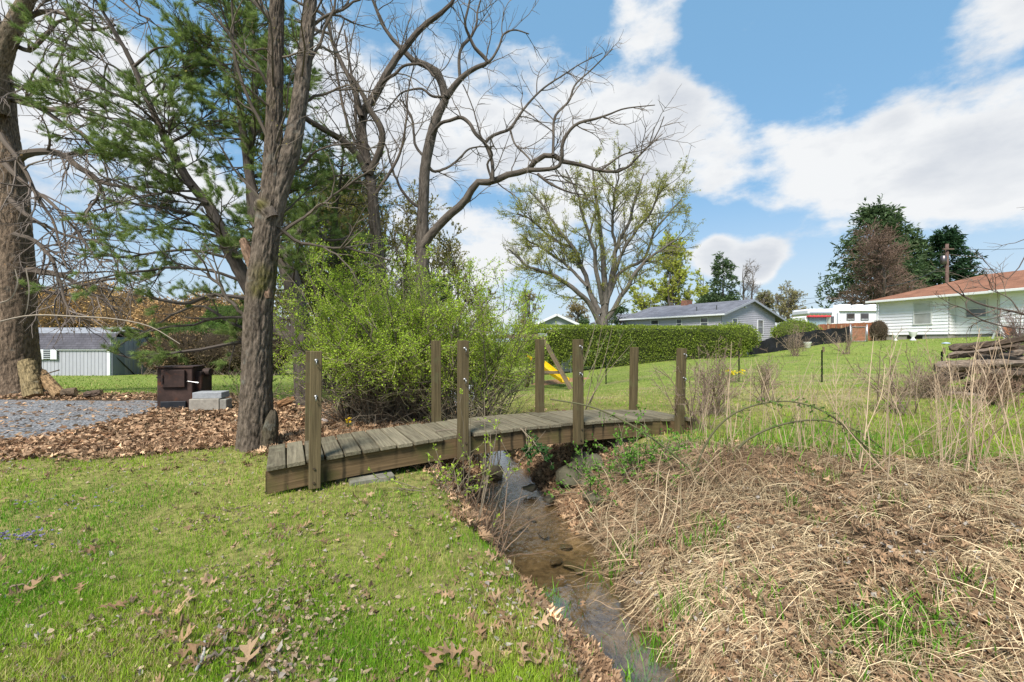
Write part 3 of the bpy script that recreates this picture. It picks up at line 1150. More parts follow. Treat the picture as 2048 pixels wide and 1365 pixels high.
c3, r3 = spawn(SP, SR, 14, .35, 1, .5, 1.5, 40, 80, up=.04, wig=.14, N=9, rf=.15, rmin=.0018)
c4, r4 = spawn(c3, r3, 5, .2, 1, .2, .6, 25, 60, up=.02, wig=.18, N=6, rmin=.0013)
for c, r, k in ((c1, r1, 5), (c2, r2, 3), (c3, r3, 5), (c4, r4, 3)):
    tubes(mb, c, r, k, mixc((.09, .072, .056), (.17, .14, .11), len(c)))
mb.build('branches', M_TWIG, forked)
mb = MB()
pp, dd = along(np.concatenate([c2, c4]), 2, .55, 1)
leaves(mb, pp, dd + .8 * rng.normal(size=pp.shape), rng.uniform(.012, .03, len(pp)), .6, mixc((.22, .22, .04), (.30, .24, .05), len(pp)))
mb.build('buds', M_LEAF, forked)

# ---- great trunk at the left edge
YA = 10.4
ta = P(22, 790, YA)
ta[2] = gz(ta[0], ta[1])
big = thing('old_tree', 'massive old tree at the left edge with logs leaning on its foot', 'tree', ta)
mb = MB()
pts, rr = trace([(24, 812, 128), (24, 792, 108), (23, 770, 90), (23, 720, 80), (24, 650, 74), (24, 580, 70), (22, 500, 66), (18, 420, 60), (12, 340, 54), (4, 260, 46), (0, 190, 42), (-12, 100, 36), (-30, 0, 30), (-60, -140, 20)], YA, 60)
rough_trunk(mb, pts, rr, 90, 330, .014, (.18, .13, .09), flute=.10)
A0 = (pts, rr)
pts, rr = trace([(-6, 230, 40), (-8, 160, 36), (8, 100, 33), (30, 50, 29), (55, 0, 24), (80, -60, 20), (120, -160, 12)], YA - .3, 30, dy=[0, -.6])
rough_trunk(mb, pts, rr, 40, 140, .008, (.17, .13, .09))
A1 = (pts, rr)
mb.build('trunk', M_BARK, big, smooth=True)
mb = MB()
limbs = []
for p_, dyv in (
        ([(35, 318, 20), (60, 307, 15), (95, 302, 13), (130, 310, 12), (155, 333, 11), (185, 360, 10), (205, 366, 8), (240, 372, 6), (275, 395, 4)], [0, -.8]),
        ([(130, 310, 7), (170, 308, 6), (205, 303, 5)], [-.2, -.4]),
        ([(195, 364, 6), (198, 390, 5), (178, 415, 5), (172, 440, 4), (178, 470, 3)], [-.5, -.7]),
        ([(40, 548, 16), (70, 542, 14), (100, 545, 12), (130, 556, 9), (170, 570, 7), (215, 565, 5), (280, 548, 3)], [0, -.6]),
        ([(60, 575, 9), (110, 585, 7), (160, 590, 5), (230, 600, 3)], [0, -.6]),
        ([(10, 190, 12), (60, 210, 9), (110, 240, 8), (170, 270, 6), (230, 320, 4)], [0, -1.]),
        ([(15, 200, 10), (70, 215, 8), (130, 225, 6), (200, 245, 4)], [0, -1.4]),
        ([(10, 160, 11), (50, 180, 8), (90, 160, 7), (130, 150, 5), (160, 160, 4)], [0, -1.]),
        ([(0, 270, 10), (40, 330, 7), (80, 400, 6), (110, 470, 4), (130, 540, 3)], [-.4, -1.2]),
        ([(10, 330, 10), (60, 380, 7), (120, 420, 6), (170, 480, 4), (200, 540, 3)], [-.4, -1.4]),
        ([(20, 400, 10), (70, 440, 7), (140, 470, 5), (220, 500, 4), (280, 560, 2)], [-.3, -1.3]),
        ([(30, 60, 12), (80, 20, 9), (130, 30, 7), (180, 60, 5), (230, 50, 4)], [-.3, -1.]),
        ([(20, 90, 10), (70, 100, 8), (110, 45, 6), (150, 40, 4), (120, 90, 3)], [-.3, -.8]),
        ([(45, 15, 10), (100, -20, 8), (160, -30, 6), (240, 0, 4), (300, 40, 3)], [-.3, -1.2]),
        ([(30, 470, 9), (90, 500, 7), (130, 590, 5), (150, 650, 3)], [-.4, -1.2])):
    limbs.append(trace(p_, YA, 18, dy=dyv, wob=.22))
LP, LR = stackP(limbs, 16)
tubes(mb, LP, LR, 7, (.115, .09, .07))
c1, r1 = spawn(LP, LR, 14, .15, 1, .6, 2.0, 25, 70, up=-.035, wig=.14, N=10, rmin=.0035, rf=.5)
c2, r2 = spawn(c1, r1, 5, .15, 1, .3, .9, 25, 60, up=-.03, wig=.16, N=7, rmin=.003)
for c, r, k in ((c1, r1, 5), (c2, r2, 3)):
    tubes(mb, c, r, k, mixc((.115, .09, .075), (.20, .165, .14), len(c)))
# long pale drooping shoots
for p_ in ([(-20, 650, 3), (60, 633, 3.2), (150, 635, 3), (230, 640, 2.5), (300, 655, 2), (360, 690, 1.5)], [(-10, 610, 3), (20, 600, 3), (35, 570, 2.5), (30, 540, 2)], [(52, 540, 2.5), (58, 580, 2.5), (54, 620, 2), (48, 635, 1.5)]):
    q = trace(p_, 6.5, 18)
    tubes(mb, q[0], q[1], 4, (.30, .25, .19))
mb.build('branches', M_TWIG, big)
mb = MB()
pp, dd = along(c2, 1, .5, 1)
sel = rng.random(len(pp)) < .30
leaves(mb, pp[sel], dd[sel] + rng.normal(size=dd[sel].shape), rng.uniform(.03, .07, sel.sum()), .6, mixc((.20, .11, .05), (.26, .17, .08), sel.sum()))
mb.build('withered_leaves', M_DEAD, big)

# ---- white pine behind the forked tree
YP = 8.6
tp = P(612, 800, YP)
tp[2] = gz(tp[0], tp[1])
pine = thing('pine_tree', 'tall dark green pine with several leaning stems and long layered branches left of the shrub', 'pine tree', tp)
mb = MB()
stems = []
for p_, dyv in (
        ([(612, 830, 44), (608, 720, 40), (600, 640, 36), (582, 560, 33), (556, 500, 28), (522, 440, 22), (500, 360, 17), (488, 280, 14), (477, 180, 11), (470, 80, 8), (466, -30, 5)], [0, 0, .3]),
        ([(604, 690, 34), (560, 660, 31), (520, 615, 29), (492, 565, 27), (468, 520, 26), (440, 462, 23), (415, 408, 20), (385, 375, 18), (352, 322, 16), (322, 262, 13), (288, 185, 10), (265, 130, 8), (228, 62, 6), (190, 0, 4)], [0, 0, -.4]),
        ([(527, 470, 18), (506, 440, 16), (500, 380, 15), (502, 300, 13), (510, 210, 11), (508, 120, 8), (506, 20, 5)], [.2, .5]),
        ([(268, 135, 5), (285, 120, 4.5), (310, 100, 3.5), (340, 95, 2.5)], [-.4, -.4])):
    stems.append(trace(p_, YP, 40, dy=dyv))
for q in stems:
    rough_trunk(mb, q[0], q[1], 16, 70, .008, (.092, .075, .062))
mb.build('trunk', M_BARKF, pine, smooth=True)
SP, SR = stackP(stems[:3], 24)
mbb, mbn = MB(), MB()
limbs = []
for p_, dyv in (                                     # traced low boughs
        ([(500, 600, 13), (430, 592, 11), (360, 604, 10), (300, 592, 8), (262, 575, 5)], [0, -.6]),
        ([(495, 570, 10), (420, 540, 8), (330, 535, 7), (250, 540, 6), (190, 560, 4), (110, 580, 3)], [0, -1.]),
        ([(470, 520, 9), (400, 505, 8), (320, 503, 6), (240, 515, 5), (160, 505, 3)], [0, -.6]),
        ([(455, 480, 9), (390, 462, 8), (310, 460, 6), (230, 470, 4)], [0, .8]),
        ([(560, 680, 12), (480, 690, 11), (400, 700, 9), (330, 708, 7), (260, 715, 5), (200, 700, 3)], [0, -.8]),
        ([(590, 640, 10), (500, 640, 9), (430, 640, 7), (370, 655, 6), (300, 665, 5), (240, 690, 3)], [0, .8]),
        ([(600, 655, 9), (480, 655, 8), (400, 610, 7), (330, 640, 5), (280, 670, 3)], [.3, 1.4]),
        ([(545, 485, 11), (610, 470, 9), (670, 480, 7), (720, 470, 4)], [.2, .9]),
        ([(520, 430, 10), (580, 390, 8), (640, 370, 6), (700, 350, 4)], [.2, 1.]),
        ([(500, 360, 9), (560, 330, 7), (630, 320, 5), (690, 330, 3)], [.3, 1.]),
        ([(430, 440, 9), (360, 420, 8), (270, 410, 6), (190, 420, 4)], [0, -.7]),
        ([(415, 408, 9), (330, 385, 7), (250, 370, 5), (150, 350, 3)], [-.1, -.9]),
        ([(385, 375, 9), (300, 330, 7), (210, 290, 5), (120, 270, 3)], [-.2, -.5]),
        ([(352, 322, 8), (280, 260, 6), (190, 225, 5), (90, 200, 3)], [-.2, -.8]),
        ([(322, 262, 8), (240, 210, 6), (150, 170, 5), (60, 130, 3)], [-.3, -.3]),
        ([(335, 290, 8), (400, 250, 6), (450, 240, 4), (480, 250, 3)], [-.2, .2]),
        ([(288, 185, 7), (220, 130, 5), (150, 80, 4), (80, 50, 3)], [-.3, -.6]),
        ([(265, 130, 6), (230, 60, 5), (180, 20, 4), (120, -30, 3)], [-.3, -.6]),
        ([(300, 210, 6), (340, 160, 5), (380, 140, 3)], [-.3, -.1])):
    limbs.append(trace(p_, YP, 16, dy=dyv, wob=.2))
LP, LR = stackP(limbs, 14)
g1, h1 = spawn(SP, SR, 22, .28, .98, 1.0, 2.6, 55, 95, up=.025, wig=.07, N=14, rf=.34, rmin=.004, taper=.55, flat=.25)
AP, AR = np.concatenate([LP, g1]), np.concatenate([LR, h1])
tubes(mbb, AP, AR * .75, 6, (.085, .07, .058))
c1, r1 = spawn(AP, AR, 9, .18, 1, .35, 1.0, 30, 65, up=.03, wig=.09, N=8, rmin=.003, taper=.5, flat=.3)
c2, r2 = spawn(c1, r1, 5, .2, 1, .15, .45, 25, 60, up=.05, wig=.1, N=5, rmin=.0022, flat=.4)
tubes(mbb, c1, r1, 4, mixc((.075, .06, .05), (.12, .10, .085), len(c1)))
tubes(mbb, c2, r2, 3, mixc((.085, .07, .05), (.13, .11, .08), len(c2)))
mbb.build('branches', M_TWIG, pine)
clump = fbm(c2[:, 2, 0] * 1.1, c2[:, 2, 1] * .8, c2[:, 2, 2] * 1.7, oct=3, seed=90)
keep = clump > .37
live = c2[keep]
pp, dd = along(live, 8, .25, 1)
cc = mixc((.15, .23, .055), (.29, .36, .11), len(pp), .2)
needles(mbn, pp, dd + np.array([0, 0, .25]), 19, .085, .0048, cc, .5)
mbn.build('needles', M_NEEDLE, pine)

# ---- bare walnuts beyond the shrub
def bare_tree(name, label, base_px, Y, limbs_px, n1, n2, L1, L2, col=(.095, .077, .062), tw=((.10, .082, .066), (.19, .155, .125)), rmin=.004, trunkrough=True, ntrunk=1, leafc=None, leafn=0, leafs=(.02, .05), up=.03, cat='tree', group=None):
    b = P(base_px[0], base_px[1], Y)
    b[2] = gz(b[0], b[1])
    t = thing(name, label, cat, b, group)
    ls = [trace(p, Y, 30, dy=dv, wob=w) for p, dv, w in limbs_px]
    mb = MB()
    for p, r in ls[:ntrunk]:
        rough_trunk(mb, p, r * .88, 30, 140, .008, col)
    for p, r in ls[ntrunk:]:
        tubes(mb, p, r * .74, 8, col)
    mb.build('trunk', M_BARKF, t, smooth=True)
    LP, LR = stackP(ls, 22)
    LR = np.minimum(LR, .05)
    ln = np.linalg.norm(np.diff(LP, axis=1), axis=2).sum(1)
    n = np.maximum(2, (n1 * ln / ln.mean()).astype(int))
    t0 = .12
    c1, r1 = spawn(LP, LR, n, t0, 1, L1[0], L1[1], 25, 70, up=up, wig=.15, N=10, rf=.3, rmin=rmin)
    c2, r2 = spawn(c1, r1, n2, .2, 1, L2[0], L2[1], 25, 65, up=up * .6, wig=.17, N=7, rmin=rmin * .8)
    mb = MB()
    tubes(mb, c1, r1, 4, mixc(*tw, len(c1)))
    tubes(mb, c2, r2, 3, mixc(*tw, len(c2)))
    mb.build('branches', M_TWIG, t)
    if leafn:
        mb = MB()
        pp, dd = along(c2, leafn, .4, 1)
        leaves(mb, pp, dd + .8 * rng.normal(size=pp.shape), rng.uniform(*leafs, len(pp)), .6, mixc(*leafc, len(pp)))
        mb.build('crown', M_LEAF, t)
    return t


bare_tree('bare_tree', 'bare dark tree with twin stems forking wide, behind the middle of the green shrub', (766, 820), 11.0, [
    ([(770, 830, 38), (768, 700, 34), (765, 600, 30), (760, 540, 27), (750, 466, 25), (745, 390, 23), (738, 343, 20), (729, 295, 18), (722, 238, 18), (733, 214, 19), (752, 190, 18), (768, 160, 17), (785, 130, 15), (805, 103, 14), (822, 86, 13), (842, 58, 12), (876, 33, 10), (900, 12, 8), (915, -20, 6)], [0, .3], .05),
    ([(738, 350, 20), (757, 310, 19), (765, 275, 18), (758, 250, 17), (742, 225, 15), (725, 190, 12), (700, 150, 10)], [0, -.3], 0),
    ([(722, 236, 17), (712, 190, 14), (697, 155, 12), (680, 118, 11), (665, 85, 10), (658, 50, 9), (640, 28, 8), (608, 12, 7), (575, -5, 5)], [0, .5], .05),
    ([(732, 345, 19), (715, 312, 18), (690, 285, 17), (652, 262, 16), (614, 240, 15), (585, 215, 13), (560, 195, 11), (520, 150, 9), (470, 60, 6), (440, 0, 4)], [0, -.9], .05),
    ([(742, 400, 13), (733, 350, 12), (722, 300, 11), (714, 260, 9), (708, 200, 8), (700, 130, 6), (690, 60, 4)], [.1, .8], .08),
    ([(765, 165, 9), (790, 150, 8), (805, 135, 7), (830, 130, 7), (845, 132, 6), (870, 155, 5)], [0, -.3], .05),
    ([(660, 70, 8), (630, 60, 7), (600, 45, 6), (560, 40, 5), (500, 60, 3)], [.4, .6], .1),
    ([(735, 330, 9), (700, 260, 8), (680, 180, 7), (672, 100, 5), (690, 40, 4)], [0, .9], .1),
    ([(745, 400, 9), (790, 330, 8), (810, 260, 6), (815, 190, 4), (830, 120, 3)], [0, .6], .1)],
    13, 5, (.6, 2.2), (.25, .9), rmin=.0034)
bare_tree('bare_tree', 'bare walnut tree with one long crooked limb arching out to the right over the shrub', (846, 790), 12.0, [
    ([(846, 800, 40), (846, 650, 35), (845, 540, 30), (845, 450, 26), (848, 380, 24), (851, 330, 23), (860, 285, 22), (872, 240, 21), (885, 212, 19), (893, 195, 17), (884, 168, 18), (874, 145, 17), (860, 131, 15), (842, 132, 13), (822, 118, 12), (800, 95, 9), (770, 60, 7), (745, 0, 5)], [0, .2], .03),
    ([(893, 196, 20), (912, 170, 17), (932, 150, 14), (955, 136, 12), (975, 127, 11), (962, 110, 10), (950, 98, 9), (940, 78, 8), (930, 50, 7), (936, 20, 6), (942, -10, 5)], [0, -.5], 0),
    ([(975, 127, 8), (985, 118, 7), (998, 95, 6), (1008, 70, 5), (1030, 62, 4), (1058, 70, 3)], [-.5, -.5], 0),
    ([(920, 160, 9), (918, 120, 8), (924, 96, 8), (942, 76, 7), (953, 50, 6), (955, 25, 5), (965, -10, 4)], [-.1, .3], 0),
    ([(838, 506, 27), (855, 480, 25), (878, 453, 24), (903, 428, 23), (925, 410, 22), (940, 388, 20), (953, 367, 19), (985, 366, 19), (1010, 353, 18), (1035, 348, 17), (1060, 340, 16), (1071, 324, 15), (1086, 314, 15), (1106, 312, 14), (1126, 325, 13), (1160, 331, 11), (1200, 343, 9), (1240, 345, 8), (1262, 330, 6), (1286, 305, 5), (1302, 290, 4), (1318, 262, 3), (1328, 235, 2.5)], [0, -1.6], 0),
    ([(1058, 342, 13), (1090, 341, 12), (1115, 336, 11), (1124, 320, 10), (1125, 290, 10), (1140, 262, 9), (1160, 247, 8), (1190, 240, 7), (1220, 230, 5), (1250, 219, 4), (1310, 212, 2.5)], [-1.2, -1.9], 0),
    ([(1106, 313, 8), (1107, 280, 7), (1110, 235, 7), (1138, 204, 6), (1150, 172, 5), (1182, 142, 4), (1225, 100, 3)], [-1.3, -1.], 0),
    ([(985, 366, 11), (985, 330, 10), (977, 303, 10), (970, 287, 9), (990, 271, 9), (1020, 260, 8), (1036, 236, 7), (1060, 205, 6), (1090, 176, 5), (1130, 150, 4), (1160, 130, 3), (1205, 108, 2.5)], [-.8, -.4], 0),
    ([(970, 287, 10), (950, 268, 10), (940, 250, 10), (922, 237, 10), (900, 243, 9), (880, 250, 9), (858, 278, 9)], [-.8, 0], 0),
    ([(1020, 261, 6), (1030, 290, 5), (1050, 310, 5), (1066, 328, 4)], [-.7, -1.], 0),
    ([(1075, 350, 8), (1100, 369, 7), (1135, 385, 5), (1168, 392, 3)], [-1.2, -1.4], 0),
    ([(985, 365, 7), (975, 330, 6), (985, 310, 5), (960, 270, 4), (945, 215, 3), (925, 170, 3)], [-.8, -1.2], .05),
    ([(1200, 343, 5), (1225, 325, 5), (1250, 310, 4), (1290, 300, 3), (1325, 270, 2)], [-1.5, -1.2], .03),
    ([(853, 330, 9), (870, 345, 8), (905, 330, 6), (940, 300, 5), (990, 295, 3)], [0, .6], .08),
    ([(846, 420, 9), (815, 400, 8), (790, 350, 6), (770, 290, 4)], [0, .6], .08),
    ([(852, 320, 8), (830, 290, 7), (825, 240, 6), (800, 200, 4)], [0, .5], .08),
    ([(893, 196, 8), (865, 195, 7), (840, 180, 6), (800, 190, 4), (770, 230, 3)], [0, .5], .06)],
    9, 5, (.5, 2.0), (.25, .85), col=(.105, .088, .072), rmin=.0034)

# ---- thin budding trees between the pine and the walnuts
def gen_tree(name, label, base, h, spread, trunk_r, n_limb=8, n1=6, n2=5, leaf=None, leafn=4, leafs=(.05, .12), col=(.11, .09, .075), tw=((.12, .10, .085), (.20, .17, .14)),
             clear=.25, angle=(25, 55), up=.05, lean=(0, 0), rmin=.006, multi=1, group=None, cat='tree', wig=.12, leafmat=None, wr=.6, trunk_mat=None):
    t = thing(name, label, cat, base, group)
    tr = []
    for i in range(multi):
        a = 2 * math.pi * i / max(multi, 1) + rng.uniform(0, 1)
        off = np.array([math.cos(a), math.sin(a), 0]) * (.28 * spread if multi > 1 else 0)
        k = np.linspace(0, 1, 12)[:, None]
        w = np.cumsum(rng.normal(0, .012 * h, (12, 3)), 0) * np.array([1, 1, 0])
        p = np.asarray(base)[None] + UP * h * .92 * k + w + off * k ** 1.3 + np.array([lean[0], lean[1], 0]) * k * h
        p[:, 2] -= .1 * (1 - k[:, 0])
        tr.append((p, trunk_r * (1 - k[:, 0]) ** .8 + rmin))
    mb = MB()
    TP, TR = stackP(tr, 16)
    tubes(mb, TP, TR, 8, col)
    c0, r0 = spawn(TP, TR, n_limb, clear, .97, spread * .5, spread * 1.1, *angle, up=up, wig=wig * .6, N=12, rf=.6, rmin=rmin, taper=.55)
    tubes(mb, c0, r0, 6, col)
    mb.build('trunk', trunk_mat or M_TWIG, t, smooth=True)
    mb = MB()
    c1, r1 = spawn(c0, r0, n1, .2, 1, spread * .2, spread * .5, 25, 60, up=up * .7, wig=wig, N=8, rmin=rmin * .7, taper=.4)
    c2, r2 = spawn(c1, r1, n2, .2, 1, spread * .08, spread * .22, 25, 60, up=up * .5, wig=wig, N=6, rmin=rmin * .55)
    tubes(mb, c1, r1, 4, mixc(*tw, len(c1)))
    tubes(mb, c2, r2, 3, mixc(*tw, len(c2)))
    mb.build('branches', M_TWIG, t)
    if leaf is not None:
        mb = MB()
        pp, dd = along(c2, leafn, .3, 1)
        leaves(mb, pp, dd + .9 * rng.normal(size=pp.shape), rng.uniform(*leafs, len(pp)), wr, mixc(*leaf, len(pp), .18))
        mb.build('crown', leafmat or M_LEAF, t)
    return t


for i, (px, Y, h, sp, lab) in enumerate((
        (642, 12.5, 6.0, 2.0, 'thin budding tree just right of the forked trunk, yellow-brown buds'),
        (668, 14.5, 6.5, 2.2, 'slender yellow-budded tree between the pine and the bare twin-stemmed tree'),
        (700, 13.4, 5.4, 1.9, 'short slender tree with brownish buds close left of the bare twin-stemmed tree'),
        (800, 15.0, 6.4, 2.1, 'thin budding tree between the two bare walnut trunks'),
        (910, 17.0, 5.4, 2.2, 'low budding tree right of the walnut trunk above the shrub'),
        (590, 14.0, 6.8, 2.3, 'olive budding tree right behind the forked trunk'),
        (618, 16.5, 7.6, 2.6, 'taller olive budding tree set back right of the forked trunk'),
        (725, 16.0, 7.4, 2.4, 'tall thin olive budding tree behind the left walnut trunk'),
        (770, 18.0, 8.0, 2.8, 'tall hazy budding tree between and behind the walnut trunks'),
        (690, 19.0, 8.2, 2.8, 'hazy yellow-brown budding tree farthest back left of the walnuts'),
        (860, 19.0, 6.4, 2.6, 'hazy budding tree behind the right walnut trunk'))):
    gen_tree('budding_tree', lab, foot(px, Y), h, sp * 1.3, .085, 16, 7, 5, leaf=((.20, .20, .055), (.34, .30, .085)), leafn=15, leafs=(.04, .085), rmin=.006, clear=.15, group='thin budding trees behind the shrub')

# ---- small pine behind, right of the forked tree, and a low green pine peeking over the shrub
def small_pine(label, px, Y, h, spread, n=26, col=((.09, .16, .03), (.19, .26, .06)), clear=.2, per=12):
    b = foot(px, Y)
    t = thing('pine_tree', label, 'pine tree', b)
    k = np.linspace(0, 1, 14)[:, None]
    p = b[None] + UP * h * k + np.cumsum(rng.normal(0, .01 * h, (14, 3)), 0) * np.array([1, 1, 0])
    TP, TR = p[None], (.10 * (1 - k[:, 0]) + .01)[None] * h / 6
    mb = MB()
    tubes(mb, TP, TR, 8, (.085, .07, .06))
    mb.build('trunk', M_BARKF, t, smooth=True)
    c0, r0 = spawn(TP, TR, n, clear, .98, spread * .6, spread * 1.1, 60, 95, up=.03, wig=.07, N=10, rf=.35, rmin=.005, taper=.75, flat=.25)
    c1, r1 = spawn(c0, r0, 9, .2, 1, spread * .2, spread * .45, 30, 65, up=.05, wig=.09, N=7, rmin=.004, flat=.4)
    mb = MB()
    tubes(mb, c0, r0, 5, (.08, .065, .055))
    tubes(mb, c1, r1, 3, (.09, .075, .055))
    mb.build('branches', M_TWIG, t)
    mb = MB()
    pp, dd = along(c1, 8, .3, 1)
    needles(mb, pp, dd + np.array([0, 0, .2]), per, .12, .009, mixc(*col, len(pp), .2), .6)
    mb.build('needles', M_NEEDLE, t)
    return t


small_pine('broad dark pine standing behind the forked trunk to its right', 660, 11.5, 6.8, 2.6, 44, clear=.3)
small_pine('low soft green pine peeking over the right half of the shrub', 880, 14.0, 3.3, 1.5, 22, col=((.05, .12, .03), (.09, .17, .045)))
# ------------------------------------------------------------------ big leafy shrub behind the bridge
sb = np.array([-1.75, 6.55, gz(-1.75, 6.55)])
shrub = thing('green_shrub', 'large arching shrub with fresh bright green leaves and tangled brown canes behind the bridge', 'shrub', sb)


def canes(roots, n, L, lean, up0, droop, N=16, r=.010, wig=.05):
    """arching canes from root points"""
    idx = rng.integers(0, len(roots), n)
    p = roots[idx] + rng.normal(0, .10, (n, 3)) * np.array([1, 1, 0])
    az = rng.uniform(0, 2 * math.pi, n)
    tilt = rng.uniform(*lean, n)
    d = np.column_stack([np.cos(az) * np.sin(tilt), np.sin(az) * np.sin(tilt), np.cos(tilt)])
    ln = rng.uniform(*L, n)
    out = [p]
    for k in range(N - 1):
        out.append(out[-1] + d * (ln / (N - 1))[:, None])
        d = nrm(d + wig * rng.normal(size=(n, 3)) - droop * UP * (k / N))
    C = np.stack(out, 1)
    R = (r * rng.uniform(.6, 1.2, n) * ln / np.mean(L))[:, None] * (1 - np.linspace(0, 1, N)[None]) ** .7 + .0022
    return C, R


roots = np.array([(x, y, gz(x, y) - .05) for x, y in ((-1.95, 6.3), (-1.55, 6.5), (-1.25, 6.9), (-2.4, 6.7), (-2.0, 7.1), (-1.0, 6.5), (-2.75, 7.2))])
C0, R0 = canes(roots, 150, (1.5, 2.85), (.1, 1.0), 0, .075, r=.011)
roots2 = np.array([(x, y, gz(x, y) - .05) for x, y in ((-.55, 6.3), (-.75, 6.7))])
C0b, R0b = canes(roots2, 60, (1.3, 2.5), (.1, .85), 0, .06, r=.010)
C0b[:, :, 0] += np.linspace(0, .5, C0b.shape[1])[None]
C0, R0 = np.concatenate([C0, C0b]), np.concatenate([R0, R0b])
_px = CX + F * C0[:, :, 0] / np.maximum(C0[:, :, 1], .5)
_ok = (_px.min(1) > 548) & (_px.max(1) < 1080) & (C0[:, :, 1].min(1) > 5.0)
C0, R0 = C0[_ok], R0[_ok]
c1, r1 = spawn(C0, R0, 8, .22, 1, .3, 1.0, 25, 65, up=.04, wig=.12, N=9, rf=.6, rmin=.002)
c2, r2 = spawn(c1, r1, 4, .15, 1, .12, .4, 25, 65, up=.03, wig=.13, N=6, rmin=.0016)
mb = MB()
tubes(mb, C0, R0, 6, mixc((.10, .082, .055), (.17, .14, .10), len(C0)))
tubes(mb, c1, r1, 4, mixc((.12, .10, .065), (.20, .165, .115), len(c1)))
tubes(mb, c2, r2, 3, mixc((.17, .15, .08), (.28, .24, .14), len(c2)))
mb.build('canes', M_TWIG, shrub)
mb = MB()
pp, dd = along(c2, 27, .0, 1)
p1, d1 = along(c1, 34, .2, 1)
pp, dd = np.concatenate([pp, p1]), np.concatenate([dd, d1])
pp = pp + rng.normal(0, .018, pp.shape)
hgt = pp[:, 2] - sb[2]
keep = rng.random(len(pp)) < sstep(.25, 1.25, hgt + .5 * (fbm(pp[:, 0] * 1.2, pp[:, 1], pp[:, 2] * 1.2, seed=95) - .5)) * .95
pp, dd = pp[keep], dd[keep]
cl = fbm(pp[:, 0] * 1.5, pp[:, 1] * 1.5, pp[:, 2] * 1.5, oct=2, seed=96)[:, None]
cc = mixc((.26, .40, .03), (.44, .54, .065), len(pp), .2) * (.75 + .6 * cl)
leaves(mb, pp, dd + .7 * rng.normal(size=pp.shape), rng.uniform(.011, .033, len(pp)), .62, cc)
mb.build('foliage', M_LEAF, shrub)
# tangle of fine brown twigs in its foot
mb = MB()
T0, TR0 = canes(roots, 260, (.4, 1.3), (.2, 1.35), 0, .16, N=9, r=.0045, wig=.16)
tubes(mb, T0, TR0, 3, mixc((.13, .10, .07), (.24, .19, .14), len(T0)))
t1, tr1 = spawn(T0, TR0, 4, .1, 1, .15, .5, 25, 80, up=0, wig=.2, N=6, rmin=.0014)
tubes(mb, t1, tr1, 3, mixc((.13, .10, .07), (.26, .21, .15), len(t1)))
mb.build('twig_tangle', M_TWIG, shrub)

# thin sapling with yellow-green leaves hanging over the bridge, right of the shrub
def leafy_sapling(name, label, cat, roots_, n, L, lean, droop, leafcol, leafsz, dens, az0=None, r=.006, n1=5, L1=(.15, .5), wig=.05, group=None, azs=.5):
    b = roots_[0]
    t = thing(name, label, cat, b, group)
    idx = rng.integers(0, len(roots_), n)
    N = 16
    p = roots_[idx] + rng.normal(0, .04, (n, 3)) * np.array([1, 1, 0])
    az = rng.uniform(0, 2 * math.pi, n) if az0 is None else az0 + rng.normal(0, azs, n)
    tilt = rng.uniform(*lean, n)
    d = np.column_stack([np.cos(az) * np.sin(tilt), np.sin(az) * np.sin(tilt), np.cos(tilt)])
    ln = rng.uniform(*L, n)
    out = [p]
    for k in range(N - 1):
        out.append(out[-1] + d * (ln / (N - 1))[:, None])
        d = nrm(d + wig * rng.normal(size=(n, 3)) - droop * UP * (k / N))
    C = np.stack(out, 1)
    R = np.broadcast_to(r * (1 - np.linspace(0, 1, N)[None]) ** .7 + .0015, (n, N))
    c1_, r1_ = spawn(C, R, n1, .3, 1, *L1, 25, 65, up=.03, wig=.12, N=7, rmin=.0012)
    mb = MB()
    tubes(mb, C, R, 5, mixc((.15, .12, .08), (.25, .20, .14), n))
    tubes(mb, c1_, r1_, 3, mixc((.15, .13, .08), (.25, .20, .14), len(c1_)))
    mb.build('stems', M_TWIG, t)
    mb = MB()
    pp, dd = along(c1_, dens, .1, 1)
    leaves(mb, pp, dd + .7 * rng.normal(size=pp.shape), rng.uniform(*leafsz, len(pp)), .6, mixc(*leafcol, len(pp), .15))
    mb.build('leaves', M_LEAF, t)
    return t


def gpts(*xy):
    return np.array([(x, y, gz(x, y) - .02) for x, y in xy])


YG = ((.26, .40, .035), (.38, .47, .06))
leafy_sapling('leafy_sapling', 'thin sapling with drooping yellow-green leaves behind the bridge middle', 'sapling', gpts((-.45, 6.1), (-.25, 6.3)), 9, (.8, 1.4), (.15, .9), .10, YG, (.02, .045), 9, r=.007, n1=7)
leafy_sapling('leafy_sapling', 'wispy pale-leaved stems growing from the near bank past the second near post', 'sapling', gpts((-.30, 3.55), (-.38, 3.7), (-.22, 3.4)), 9, (.7, 1.25), (.05, .55), .02, YG, (.016, .034), 7, az0=.3, r=.004, n1=4, L1=(.08, .3), azs=1.0)
leafy_sapling('leafy_sapling', 'tall straight shoots with pale leaf sprigs beyond the third near post', 'sapling', gpts((1.05, 6.6), (1.5, 7.0), (.9, 6.9)), 7, (1.3, 2.1), (.25, .6), -.01, ((.15, .25, .04), (.24, .31, .08)), (.018, .04), 8, az0=.35, r=.006, n1=5, L1=(.08, .25), wig=.03, azs=.3)
leafy_sapling('bramble_patch', 'low bright green bramble leaves over the rocks at the right bridge foot', 'bramble', gpts((1.05, 4.35), (1.35, 4.45), (1.5, 4.5), (.85, 4.5), (1.2, 4.5)), 56, (.25, .62), (.3, 1.3), .12, ((.10, .25, .03), (.19, .36, .05)), (.018, .042), 10, r=.004, n1=5, L1=(.1, .3))
